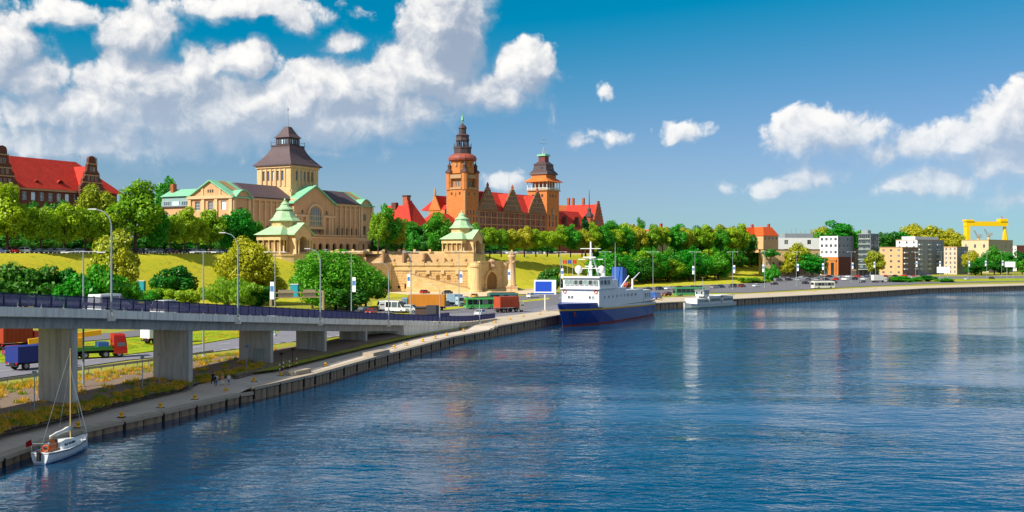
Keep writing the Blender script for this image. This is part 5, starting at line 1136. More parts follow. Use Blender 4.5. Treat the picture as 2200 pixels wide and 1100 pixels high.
    for (p, d), (q, e) in zip(w, w[1:]):
        l = Vector((-d.y, d.x, 0)).normalized() * 10.7; v = q - p; o = link('panel', pm, rl2, (p.x + l.x, p.y + l.y, p.z)); o.scale = (v.length, 1, 1); o.rotation_euler = (0, -math.asin(v.z / v.length), math.atan2(v.y, v.x))
        link('post', post, rl2, (p.x + l.x, p.y + l.y, p.z))
make_flyover()
def deck_at(D, off):
    j = max(1, min(range(len(FP)), key=lambda q: abs(FP[q].y - D))); a, b = FP[j - 1], FP[min(len(FP) - 1, j + 1)]; d = (b - a).normalized(); l = Vector((-d.y, d.x, 0)).normalized()
    f = (D - FP[j].y) / d.y; p = FP[j] + d * f + l * off; return Vector((p.x, p.y, p.z - .215)), math.atan2(d.y, d.x), d

# ================================================================== STREET FURNITURE
M_lamp = mat('lamp post grey', '#8f9a9f', .5, .1, 1, metal=.2); M_banner = mat('white banner', '#dfe3e6', .7, .05); M_bblue = mat('banner blue', '#3a6fae', .7, .05)
# curved street lamps on the flyover
cl = thing('street_lamp', '', 'street lamp', group='curved lamps on the flyover edge')
m = MB(); m.tube((0, 0, -.8), (0, 0, 8.6), .11, .08, 8); m.build('post', M_lamp, cl)
m = MB(); m.path([(0, 0, 8.6), (-.25, .02, 9.4), (-.8, .06, 9.95), (-1.6, .1, 10.2)], .05, 6); m.build('arm', M_lamp, cl)
m = MB(); m.bx(-2.3, -1.5, .0, .2, 10.14, 10.26); m.build('lamp_head', M_framew, cl)
m = MB(); m.bx(-.3, .3, -.3, .3, -.85, -.02); m.build('base_block', M_flyw, cl)
for i, (px, D) in enumerate(((216, 104.5), (501, 128), (695, 152), (836, 181), (946, 201), (1029, 221))):
    j, rz, d = deck_at(D, -.1); lb = f'{nth(i + 1)} curved grey lamp on the flyover edge from the left'
    if i == 0: cl.location = j; cl['label'] = lb
    else: dup(cl, j, None, lb, (1, 1, 1 if i < 4 else (.72 if i == 4 else .5)))
# tall double-headed lamps along the riverside road
tl = thing('street_lamp', '', 'street lamp', group='tall double-headed lamps along the riverside road')
m = MB(); m.tube((0, 0, 0), (0, 0, 14.6), .13, .07, 8); m.build('post', M_lamp, tl)
m = MB(); m.tube((-1.6, 0, 14.6), (1.6, 0, 14.6), .05, .05, 6); m.build('crossarm', M_lamp, tl)
for s in (-1, 1): m = MB(); m.bx(s * 1.9 - .45, s * 1.9 + .45, -.14, .14, 14.5, 14.62); m.build('lamp_head', M_framew, tl)
m = MB(); m.lathe([(.3, 0), (.3, .3), (.18, .5)], 8); m.build('foot', M_lamp, tl)
TLP = [(179, 112), (437, 146), (591, 186), (755, 222), (883, 258), (986, 292), (1098, 326), (1204, 345), (1300, 362), (1403, 378), (1493, 412), (1574, 440), (1643, 465), (1711, 490), (1771, 525), (1829, 560), (1881, 610), (1967, 640), (2022, 655), (2080, 668), (2120, 690), (2152, 715)]
for i, (px, D) in enumerate(TLP):
    lb = f'{nth(i + 1)} tall double-headed lamp post along the riverside road from the left'
    p = gx(px, D, G); h = (CZ + 7 * D / FPX - G) / 14.6
    if i == 0: o = tl; o.location = p; o['label'] = lb; o.scale = (1, 1, h)
    else: o = dup(tl, p, R(-25), lb, (1, 1, h))
    if 2 <= i and i != 9:
        s = 1 if i % 2 else -1
        b = link('banner', cached(('bn', s), lambda: MB().bx(s * .25, s * 1.05, -.02, .02, 6.4, 9.4).mesh('banner', M_banner)), o); link('banner_logo', cached(('bl', s), lambda: MB().bx(s * .3, s * 1.0, -.026, .026, 7.7, 8.7).mesh('banner_logo', M_bblue)), b)
# crash barrier beside the riverside road
def guardrail(pts, label):
    root = thing('guardrail', label, 'guardrail'); w = walk(pts, 2.0)
    pm = cached('gr post', lambda: MB().bx(-.06, .06, -.06, .06, 0, .75).mesh('post', M_steel))
    m = MB()
    for (p, d), (q, e) in zip(w, w[1:]): m.bar((p.x, p.y, p.z + .62), (q.x, q.y, q.z + .62), .08, .3); link('post', pm, root, p)
    m.build('rail', M_steel, root)
guardrail([Vector((q.x, q.y, 2.28)) for q in (gp(-60, 842, 2.3), gp(0, 829, 2.3), gp(173, 804, 2.3), gp(345, 781, 2.3), gp(470, 763, 2.2))], 'low steel crash barrier between the weedy bank and the road')
guardrail([gp(700, 707), gp(800, 694), gp(890, 684)], 'low steel crash barrier under the far end of the flyover')
def make_screen():
    p = gp(1171, 669); root = thing('outdoor_screen', 'white framed outdoor screen showing plain blue on a post by the ship', 'sign', p, R(-8))
    s = 270 / FPX * 1.0; W = 5.6; z0 = 4.3
    MB().tube((0, 0, 0), (0, 0, z0), .2, .2, 10).build('post', M_framew, root); MB().bx(-.8, .8, -.6, .6, 0, .3).build('base', M_coping, root)
    MB().bx(-W / 2, W / 2, -.2, .4, z0, z0 + 3.7).build('casing', M_banner, root)
    MB().bx(-W / 2 + .35, W / 2 - 1.1, -.24, -.205, z0 + .75, z0 + 3.3).build('screen', mat('screen blue', '#1f49b8', .4, .03), root)
    MB().bx(-W / 2 + .05, W / 2 - .4, -.235, -.205, z0 + .08, z0 + .42).build('caption_band', mat('deep blue band', '#2a50a0', .5, .03), root)
make_screen()
for i, (px, py, D, w, h, lab) in enumerate(((2027, 580, 560, 26, 13, 'blank white billboard by the far quay in front of the pink house'), (2170, 568, 640, 20, 11, 'blank white billboard near the right edge'))):
    p = gx(px, D); r = thing('billboard', lab, 'billboard', p, R(-25)); s = D / FPX; zt = CZ + (YH - py + h / 2) * s - G; MB().bx(-w * s / 2, w * s / 2, -.1, .3, zt - h * s, zt).build('board', M_banner, r)
    MB().bx(-w * s / 2 - .1, w * s / 2 + .1, .31, .5, zt - h * s - .1, zt + .1).build('backing_frame', M_steel, r)
    for x in (-w * s * .3, w * s * .3): MB().tube((x, .2, 0), (x, .2, zt - h * s), .15, .15, 6).build('post', M_steel, r)
def make_sign_gantry():
    D = 236; a = gx(582, D); b = gx(694, D + 5); root = thing('sign_gantry', 'beige motorway sign gantry seen from behind, spanning the road', 'sign', a, math.atan2(b.y - a.y, b.x - a.x)); L = (b - a).length; z = lambda py: CZ + (YH - py) * D / FPX - G
    mg = mat('gantry beige', '#b5a078', .7, .1)
    for x in (0, L): MB().bx(x - .22, x + .22, -.22, .22, 0, z(626)).build('post', mg, root)
    for py in (629, 640): MB().bx(.2, L - .2, -.12, .12, z(py) - .12, z(py) + .12).build('beam', mg, root)
    m = MB()
    for i in range(9): m.bar((.4 + i * L / 9, 0, z(629)), (.4 + (i + .5) * L / 9, 0, z(640)), .06, .06)
    m.build('lattice', mg, root)['kind'] = 'stuff'
    for x0, x1 in ((.14, .43), (.62, .86)): MB().bx(L * x0, L * x1, .14, .2, z(639.5), z(623)).build('sign_panel', mat('sign back', '#a89c88', .6, .12, 1), root)
make_sign_gantry()
for i, (px, D) in enumerate(((1209, 402), (1219, 404), (1230, 406))):
    c = ('#c8452a', '#3a5a9a', '#c23a30')[i]; r = thing('flagpole', ('white flagpole with a red flag left of the ship mast', 'white flagpole with a blue flag between two red ones', 'white flagpole with a red flag nearest the ship mast')[i], 'flagpole', gx(px, D)); MB().tube((0, 0, 0), (0, 0, 12.5), .08, .05, 6).build('pole', M_framew, r)
    m = MB(); vs = [(.05 + k * .3, .12 * math.sin(k * 1.3), 12.4 - j * 1.4) for j in range(2) for k in range(6)]; m.add(vs, [(k, k + 1, k + 7, k + 6) for k in range(5)]); m.build('flag', mat('flag ' + c, c, .8, .05), r)
p = gp(918, 681); r = thing('kiosk', 'dark brown wooden kiosk behind the flyover railing', 'kiosk', p, R(-10)); MB().bx(-2.6, 0.0, -1.2, 1.2, 0, 2.1).build('body', mat('brown boards', '#4c3c34', .8, .15, 2), r); MB().bx(.02, 2.4, -1.3, 1.3, 0, 2.7).build('cabinet', mat('charcoal cladding', '#3c3a3e', .7, .1), r); MB().bx(-2.8, -.02, -1.4, 1.4, 2.1, 2.3).build('roof', mat('charcoal cladding', '#3c3a3e', .7, .1), r)
for i, (px, py) in enumerate(((601, 800), (609, 795), (622, 792), (637, 786))):
    r = thing('marker_post', f'{nth(i + 1)} red and white marker post on the promenade from the left', 'post', gp(px, py, 1.55), group='red and white marker posts on the promenade')
    for k in range(4): MB().lathe([(.07, k * .27), (.07, k * .27 + .265)], 8).build('band', M_banner if k % 2 else mat('signal red', '#b5201c', .5, .1), r)
for i, (px, py, h) in enumerate(((604, 802, 2.6), (629, 790, 2.6), (306, 838, 3.6), (74, 886, 3.8), (342, 829, 3.6), (530, 797, 3.2))):
    r = thing('sign_post', ('slim dark post by the promenade steps', 'slim dark post right of the marker posts', 'slim red-white pole on the weedy bank', 'slim grey pole near the sailboat mast', 'slim grey pole left of the second pier', 'thin pole beside the third pier')[i], 'pole', gp(px, py, 1.9 if i > 1 else 1.5)); c_ = M_dark if i < 2 else M_lamp
    MB().tube((0, 0, -.4), (0, 0, h), .05, .04, 6).build('pole', c_, r); MB().bx(-.2, .2, -.03, .03, h - .3, h).build('sign_plate' if i > 1 else 'lamp_head', M_bblue if i == 5 else c_, r)
for i, (px, py, D, lab) in enumerate(((304, 612, 290, 'teal telephone booth at the top of the slope steps'), (633, 621, 260, 'small teal booth behind the sign gantry'))):
    r = thing('booth', lab, 'booth', wp(px, py + 8, D)); MB().bx(-.9, .9, -.9, .9, -1.2, 2.0).build('body', mat('teal paint', '#2b98a8', .5, .1), r); MB().bx(-1.0, 1.0, -1.0, 1.0, 2.0, 2.2).build('roof', M_framew, r)

# ================================================================== VEHICLES
M_tyre = mat('tyre rubber', '#161616', .8, .1); M_carglass = glassmat('car glass', (.012, .016, .02), .04); M_rim = mat('wheel rim', '#8a8d90', .4, .1, metal=.6); M_chassis = mat('chassis black', '#222224', .7, .1)
def paint(c): return mat('car paint ' + c, c, .35, .05, 1, coat=.6)
M_red = mat('tail red', '#a51412', .4, .05); M_hl = mat('headlamp', '#e8e8e4', .2, .03)
def wheels(root, xs, y, r, w=.22):
    def mk(): m = MB(); m.tube((0, -w / 2, 0), (0, w / 2, 0), r, r, 14); return m.mesh('wheel', M_tyre)
    def mr(): m = MB(); m.tube((0, -w / 2 - .012, 0), (0, w / 2 + .012, 0), r * .58, r * .58, 10); return m.mesh('rim', M_rim)
    for x in xs:
        for s in (-1, 1): o = link('wheel', cached(('wh', r, w), mk), root, (x, s * y, r)); link('rim', cached(('ri', r, w), mr), o)
def loft(secs):
    """closed sections of equal length joined"""
    m = MB(); n = len(secs[0]); m.add([p for s in secs for p in s], [(i * n + k, i * n + (k + 1) % n, (i + 1) * n + (k + 1) % n, (i + 1) * n + k) for i in range(len(secs) - 1) for k in range(n)] + [tuple(range(n)), tuple(range((len(secs) - 1) * n, len(secs) * n))[::-1]]); return m
def car_mesh(kind):
    if kind == 'hatch': L, W, H, prof = 4.1, 1.75, 1.48, ((-2.05, .35, .62, .72), (-2.0, .28, .9, .83), (-1.0, .24, .95, .87), (.6, .24, .93, .87), (1.7, .26, .78, .83), (2.05, .35, .6, .7)); cab = ((-1.9, -1.45), (.95, .25))
    elif kind == 'suv': L, W, H, prof = 4.5, 1.85, 1.72, ((-2.25, .42, .75, .78), (-2.2, .35, 1.05, .9), (-1.0, .3, 1.08, .93), (.7, .3, 1.06, .93), (1.95, .32, .95, .88), (2.25, .42, .7, .76)); cab = ((-2.15, -1.85), (.95, .35))
    else: L, W, H, prof = 4.6, 1.8, 1.45, ((-2.3, .36, .7, .74), (-2.25, .28, .95, .86), (-1.2, .24, .96, .9), (.7, .24, .92, .9), (1.9, .26, .78, .85), (2.3, .36, .58, .72)); cab = ((-1.7, -1.0), (1.1, .2))
    secs = [[(x, -w, z0), (x, w, z0), (x, w * 1.02, (z0 + z1) / 2), (x, w * .93, z1), (x, -w * .93, z1), (x, -w * 1.02, (z0 + z1) / 2)] for x, z0, z1, w in prof]
    zc = max(p[2] for p in prof) - .03; (b0, t0), (b1, t1) = cab; w0, w1 = W / 2 * .9, W / 2 * .7
    g = MB().add([(b0, -w0, zc), (b1, -w0, zc), (b1, w0, zc), (b0, w0, zc), (t0, -w1, H - .05), (t1, -w1, H - .05), (t1, w1, H - .05), (t0, w1, H - .05)], [(0, 3, 2, 1), (4, 5, 6, 7), (0, 1, 5, 4), (1, 2, 6, 5), (2, 3, 7, 6), (3, 0, 4, 7)])
    rf = MB().add([(t0 - .06, -w1 - .02, H - .06), (t1 + .06, -w1 - .02, H - .06), (t1 + .06, w1 + .02, H - .06), (t0 - .06, w1 + .02, H - .06), (t0 + .1, -w1 * .9, H + .01), (t1 - .1, -w1 * .9, H + .01), (t1 - .1, w1 * .9, H + .01), (t0 + .1, w1 * .9, H + .01)], [(4, 5, 6, 7), (0, 1, 5, 4), (1, 2, 6, 5), (2, 3, 7, 6), (3, 0, 4, 7)])
    for sx in (b0, t0), (b1, t1):
        for s in (-1, 1): rf.bar((sx[0], s * (w0 + .0), zc), (sx[1], s * (w1 + .0), H - .04), .07, .07)
    return L, W, loft(secs), g, rf
PROTO = {}
def car(kind, color, loc, rz, label, group=None):
    k = (kind, color)
    if k in PROTO: o = dup(PROTO[k], loc, rz, label); 
    else:
        o = thing('car', label, 'car', loc, rz); PROTO[k] = o; L, W, b, g, rf = car_mesh(kind)
        b.build('body', paint(color), o); g.build('windows', M_carglass, o); rf.build('roof', paint(color), o); wheels(o, (-L * .29, L * .3), W / 2 - .14, .33)
        for s in (-1, 1):
            MB().bx(L / 2 - .12, L / 2 - .02, s * .55 - .16, s * .55 + .16, .58, .72).build('headlight', M_hl, o); MB().bx(-L / 2 + .0, -L / 2 + .1, s * .6 - .12, s * .6 + .12, .68, .86).build('tail_light', M_red, o)
    if group: o['group'] = group
    return o
CARC = ['#c9cdd0', '#8e959b', '#2a2d33', '#e2e4e4', '#7a1f1f', '#23365c', '#4b4f55', '#b02018', '#15171b', '#d6d3c8']
CNAME = {'#c9cdd0': 'silver', '#8e959b': 'grey', '#2a2d33': 'charcoal', '#e2e4e4': 'white', '#7a1f1f': 'maroon', '#23365c': 'navy', '#4b4f55': 'dark grey', '#b02018': 'red', '#15171b': 'black', '#d6d3c8': 'cream'}
KN = {'hatch': 'hatchback', 'suv': 'tall estate car', 'sedan': 'saloon car'}
def van(loc, rz, label, color='#d5d9dc', windows=True, L=5.2, H=2.1):
    o = thing('van', label, 'van', loc, rz); W = 1.9
    secs = [[(x, -w, .4), (x, w, .4), (x, w, z), (x, w * .86, zt), (x, -w * .86, zt), (x, -w, z)] for x, w, z, zt in ((-L / 2, .88, 1.15, H - .12), (-L / 2 + .1, .93, 1.2, H), (L * .16, .94, 1.2, H), (L * .33, .93, 1.05, 1.25), (L / 2 - .1, .88, .9, 1.0), (L / 2, .8, .7, .8))]
    loft(secs).build('body', paint(color), o); wheels(o, (-L * .3, L * .31), W / 2 - .12, .35)
    m = MB(); m.add([(L * .17, -.8, H - .08), (L * .17, .8, H - .08), (L * .335, .84, 1.3), (L * .335, -.84, 1.3)], [(0, 1, 2, 3)]); m.v = [(x + .04, y, z + .04) for x, y, z in m.v]; m.build('windscreen', M_carglass, o)
    for s in (-1, 1):
        m = MB(); m.add([(L * .13, s * .955, 1.22), (L * .3, s * .95, 1.2), (L * .2, s * .86, H - .2), (L * .13, s * .85, H - .2)], [(0, 1, 2, 3)]); m.build('side_window', M_carglass, o)
        if windows:
            for x0, x1 in ((-L * .46, -L * .2), (-L * .17, L * .1)): m = MB(); m.add([(x0, s * .955, 1.22), (x1, s * .955, 1.22), (x1, s * .85, H - .22), (x0, s * .85, H - .22)], [(0, 1, 2, 3)]); m.build('side_window', M_carglass, o)
        MB().bx(-L / 2 - .03, -L / 2 + .02, s * .8 - .1, s * .8 + .1, .9, 1.3).build('tail_light', M_red, o); MB().bx(L / 2 - .1, L / 2 + .01, s * .6 - .18, s * .6 + .12, .66, .82).build('headlight', M_hl, o)
    return o
def lorry(loc, rz, label, cab='#c9ccd0', box='#b5411f', boxL=8.0, boxH=2.6, tractor=False, boxbase=1.15, name='lorry', ribs=True, boxmat=None, cabH=2.7):
    o = thing(name, label, 'lorry', loc, rz); W = 2.45; cl_ = 2.0; xb = boxL / 2; bm_ = boxmat or mat('lorry box ' + box, box, .6, .08, .4, streak=.1)
    MB().bx(-xb, xb + cl_ + .2, -.45, .45, .65, .95).build('chassis', M_chassis, o)
    MB().bx(-xb, xb, -W / 2, W / 2, boxbase, boxbase + boxH).build('box', bm_, o)
    if ribs:
        rm = cached(('rib', boxH), lambda: MB().bx(-.04, .04, -.04, .04, 0, boxH - .1).mesh('rib', bm_))
        n = int(boxL / .7)
        for i in range(n + 1):
            for s in (-1, 1): link('rib', cached(('rib', box, boxH), lambda: MB().bx(-.05, .05, -.035, .035, .05, boxH - .05).mesh('rib', bm_)), o, (-xb + .1 + (boxL - .2) * i / n, s * (W / 2 + .02), boxbase))
    secs = [[(x, -W / 2, z0), (x, W / 2, z0), (x, W / 2, z1), (x, W / 2 - .12, z2), (x, -W / 2 + .12, z2), (x, -W / 2, z1)] for x, z0, z1, z2 in ((xb + .25, .55, cabH - .2, cabH), (xb + cl_ - .25, .5, cabH - .3, cabH - .05), (xb + cl_, .5, 1.5, 1.55), (xb + cl_ + .06, .5, 1.2, 1.25))]
    c = loft(secs).build('cab', paint(cab), o)
    m = MB(); m.add([(xb + cl_ - .22, -1.05, cabH - .3), (xb + cl_ - .22, 1.05, cabH - .3), (xb + cl_ + .03, 1.1, 1.58), (xb + cl_ + .03, -1.1, 1.58)], [(0, 1, 2, 3)]); m.v = [(x + .03, y, z + .02) for x, y, z in m.v]; m.build('windscreen', M_carglass, c)
    for s in (-1, 1):
        m = MB(); m.add([(xb + .7, s * (W / 2 + .012), 1.55), (xb + cl_ - .2, s * (W / 2 + .012), 1.55), (xb + cl_ - .4, s * (W / 2 - .02), cabH - .35), (xb + .7, s * (W / 2 - .02), cabH - .35)], [(0, 1, 2, 3)]); m.build('side_window', M_carglass, c)
        MB().bx(-xb - .06, -xb, s * .95 - .18, s * .95 + .18, .8, 1.0).build('tail_light', M_red, o); MB().bx(xb + cl_ + .05, xb + cl_ + .1, s * .9 - .2, s * .9 + .2, .7, .95).build('headlight', M_hl, o)
    wheels(o, [-xb + 1.2, xb + 1.0] + ([-xb + 2.5] if boxL > 5 else []) + ([xb - .8] if tractor else []), W / 2 - .18, .5, .3)
    MB().bx(-xb - .02, -xb + .1, -1.1, 1.1, .5, .68).build('bumper', M_chassis, o)
    return o
def bus(loc, rz, label, color, roofc=None, L=12.0, front='#1d2326'):
    o = thing('bus', label, 'bus', loc, rz); W, H = 2.5, 3.05
    secs = [[(x, -w, .35), (x, w, .35), (x, w, H - .3), (x, w * .9, H), (x, -w * .9, H), (x, -w, H - .3)] for x, w in ((-L / 2, 1.18), (-L / 2 + .15, 1.25), (L / 2 - .2, 1.25), (L / 2, 1.15))]
    loft(secs).build('body', paint(color), o); wheels(o, (-L * .27, L * .3), W / 2 - .14, .48, .28)
    n = 6
    for s in (-1, 1):
        for i in range(n):
            x0 = -L / 2 + .4 + (L - .8) * i / n; MB().bx(x0, x0 + (L - .8) / n - .12, s * 1.262 - .01, s * 1.262 + .01, 1.25, 2.55).build('side_window', M_carglass, o)
        MB().bx(L / 2 - .03, L / 2 + .03, s * .9 - .18, s * .9 + .18, .6, .8).build('headlight', M_hl, o); MB().bx(-L / 2 - .03, -L / 2 + .03, s * 1.0 - .12, s * 1.0 + .12, .8, 1.4).build('tail_light', M_red, o)
    for s, nm in ((1, 'windscreen'), (-1, 'rear_window')): MB().bx(s * L / 2 - .02, s * L / 2 + .03, -1.05, 1.05, 1.1 if s > 0 else 1.6, 2.6).build(nm, M_carglass, o)
    if roofc: MB().bx(-L / 2 + .5, L / 2 - .8, -.9, .9, H, H + .22).build('roof_unit', paint(roofc), o)
    return o
def gz(loc): return Vector((loc.x, loc.y, G + .03))
RD = math.atan2(.875, .48)        # heading of the riverside road
# traffic on the flyover
p, rz, d = deck_at(126, 5.4); van(Vector(((139 - 1100) * 128 / FPX, 128, 0)) * 0 + deck_at(112, 6.2)[0], deck_at(112, 6.2)[1], 'white passenger van driving on the flyover at left', '#cfd6da', L=5.0)
for i, (D, off, kind, c, lab) in enumerate(((118.5, 3.4, 'suv', '#c9cdd0', 'silver estate car on the flyover behind the railing right of the van'), (133, 5.6, 'sedan', '#2a2d33', 'charcoal saloon on the flyover in front of the sloping lawn'), (152, 6.5, 'hatch', '#8e959b', 'grey hatchback on the flyover behind the first curved lamps'), (168, 3.4, 'sedan', '#15171b', 'black saloon low on the flyover ramp'))):
    q, rz, d = deck_at(D, off); car(kind, c, q, rz, lab)
# lorries on the road under the flyover
p = gp(60, 793); lorry(gz(p), RD, 'blue tarpaulin lorry seen from behind under the flyover', '#b8bcc0', '#1f2f7a', 4.6, 2.0, boxbase=.95, ribs=False, cabH=2.3)
def make_crane_truck():
    p = gp(188, 770); o = lorry(gz(p) + Vector((-6.6 * math.cos(RD - .35) * .0, 0, 0)), RD - .5, 'red-cabbed crane lorry with a folded yellow boom under the flyover', '#b51a18', '#3a7a2c', 6.0, .5, tractor=True, boxbase=1.1, ribs=False, cabH=3.3)
    yl = mat('boom yellow', '#e0a412', .5, .08); MB().bar((-7.5, .2, 2.6), (1.8, .2, 3.5), .7, .7).build('boom', yl, o); MB().bx(-2.2, -.6, -.8, .8, 1.6, 2.9).build('crane_turret', yl, o); MB().bx(1.2, 2.6, -1.15, 1.15, 1.1, 2.2).build('equipment_locker', paint('#2b5fa8'), o); MB().bx(-3.0, -2.2, -1.2, 1.2, 1.6, 2.2).build('green_locker', paint('#3a8a2c'), o)
make_crane_truck()
p = gp(316, 741); lorry(gz(p) + Vector((1.2, 2.6, 0)), RD - .15, 'white box lorry with red rear stripes behind the second pier', '#d5d8da', '#d8dbdc', 5.6, 2.5, boxbase=1.0)
p = gp(28, 752); lorry(gz(p), RD, 'dull red lorry far left behind the first pier', '#b51a18', '#98341c', 5, 2.4)
for i, (px, py, c, k) in enumerate(((60, 740, '#e0a412', 'suv'), (36, 764, '#8a3a68', 'hatch'))): car(k, c, gz(gp(px, py)), RD + .2, ('yellow car beside the lorries at far left', 'purple hatchback beside the blue lorry')[i])
# lorries and buses on the quay
QD = math.atan2(.86, .5)
p = gp(1080, 672); lorry(gz(p) + Vector((.9, 1.6, 0)), QD - .32, 'lorry carrying a red corrugated container along the quay', '#d8d4c4', '#a8452a', 6.2, 2.7, tractor=True, boxbase=1.25)
p = gp(918, 667); lorry(gz(p), math.pi - .12, 'lorry with a long ochre orange curtain trailer parked across the boulevard', '#5f7f94', '#b8741c', 9.4, 3.0, boxbase=1.1, ribs=False, tractor=True, cabH=3.3)
p = gp(976, 658); lorry(gz(p) + Vector((0, 2, 0)), -QD, 'pale blue lorry facing the camera beside a bannered lamp', '#9fb8cc', '#7f98ac', 5.0, 2.2, boxbase=1.1)
p = gp(1034, 664); bus(gz(p), math.pi + .3 + 0.0, 'green and white city bus left of the container lorry', '#3a9a4a', '#1f2426', 9.0)
p = gp(1080, 652); bus(gz(p), .35, 'dark teal bus behind the container lorry', '#2b6a66', '#333a3c', 9.0)
p = gp(847, 668); lorry(gz(p), math.pi + .35, 'white flatbed lorry with boxes under the big green tree', '#d8dada', '#b8b4a8', 4.4, 1.7, boxbase=1.0, ribs=False)
p = gp(855, 668); van(gz(gp(853, 671)), -.5, 'white motorhome parked beside the boulevard', '#dcdcd6', True, 6.2, 2.8)
van(gz(gp(880, 671)), -.35, 'silver van right of the white motorhome', '#b7bdc2', True, 4.8, 1.9)
for i, (px, py, k, c, lab) in enumerate(((797, 676, 'hatch', '#b02018', 'red hatchback just above the flyover railing'), (778, 674, 'suv', '#2a2d33', 'black estate car left of the red hatchback'), (1033, 678, 'sedan', '#c9cdd0', 'silver saloon just behind the end of the railing'), (962, 657, 'hatch', '#8e959b', 'grey hatchback right of the orange trailer'), (1000, 647, 'sedan', '#23365c', 'navy saloon beyond the pale blue lorry'), (1145, 640, 'suv', '#e2e4e4', 'white estate car below the rostral column'), (1135, 611, 'sedan', '#2a2d33', 'dark saloon at the foot of the right lawn'), (913, 631, 'hatch', '#b02018', 'red hatchback at the bastion foot'), (960, 632, 'sedan', '#4b4f55', 'dark grey saloon near the bastion stair'), (1020, 640, 'hatch', '#e0a412', 'yellow hatchback in front of the bastion pylon'), (1405, 640, 'suv', '#2f5f9a', 'blue van-like car between the ships'), (1432, 636, 'hatch', '#7a1f1f', 'maroon hatchback between the two moored ships'))):
    car(k, c, gz(gp(px, py)), random.choice((QD, QD + math.pi)) + random.uniform(-.3, .3), lab)
van(gz(gp(1410, 643)), QD, 'bright blue van parked on the quay behind the stern of the ship', '#1f55a8', False, 6.0, 2.2)
bus(gz(gp(1480, 636)), .25 + math.pi, 'green and white coach on the quay behind the small white boat', '#3f8a58', '#22282a', 11)
bus(gz(gp(1768, 620)), .32, 'white coach standing on the quay below the brick hall', '#d6d6d2', '#b5b5b0', 10.5)
lorry(gz(gp(1885, 607)), .3, 'white box lorry right of the white coach', '#cfcfcb', '#d0d0cc', 6, 2.8, ribs=False)
# rows of parked cars
rr = random.Random(11); ci = 0
def row(n, fn, desc, group):
    global ci
    for i in range(n):
        loc, rz = fn(i); k = rr.choice(('hatch', 'suv', 'sedan', 'sedan', 'hatch')); c = rr.choice(CARC[:4] + CARC[:7] + CARC[2:9])
        car(k, c, loc, rz, f'{CNAME[c]} {KN[k]}, {nth(i + 1)} from the left {desc}', group)
VA = math.atan2(V.y, V.x)
row(34, lambda i: (cv(-261.5 + rr.uniform(-.3, .3), 192 + i * 3.1, 16.83), VA + (0 if rr.random() < .6 else math.pi)), 'under the terrace trees', 'cars parked under the terrace trees')
row(20, lambda i: (cv(-272 + rr.uniform(-2, 2) - (i % 3) * 3, 335 + i * 4.6, 17.05), math.atan2(U.y, U.x) + rr.uniform(-.2, .2)), 'on the street before the museum', 'cars on the street before the museum')
row(26, lambda i: (cv(-261.5 + .088 * max(0, i * 4.4 - 130), 432 + i * 4.4, 16.85), VA + rr.choice((0, math.pi))), 'along the street behind the right lawn', 'cars along the street behind the right lawn')
row(34, lambda i: (gz(gp(1655 + (i % 17) * 20 + (7 if i > 16 else 0), (604 if i < 17 else 598) - (i % 17) * .25)) , rr.choice((.5, 1.9, 2.0))), 'in the car park below the riverside buildings', 'cars in the riverside car park')
row(15, lambda i: (gz(gp(1300 + i * 23 + rr.uniform(-6, 6), 627 - i * .75)), .75 + rr.choice((0, math.pi))), 'on the boulevard below the wooded slope', 'cars on the boulevard below the wooded slope')
row(9, lambda i: (gz(gp(1660 + i * 60 + rr.uniform(-15, 15), 612 - i * 1.5)), .6 + rr.choice((0, math.pi))), 'on the quay boulevard', 'cars on the quay boulevard')

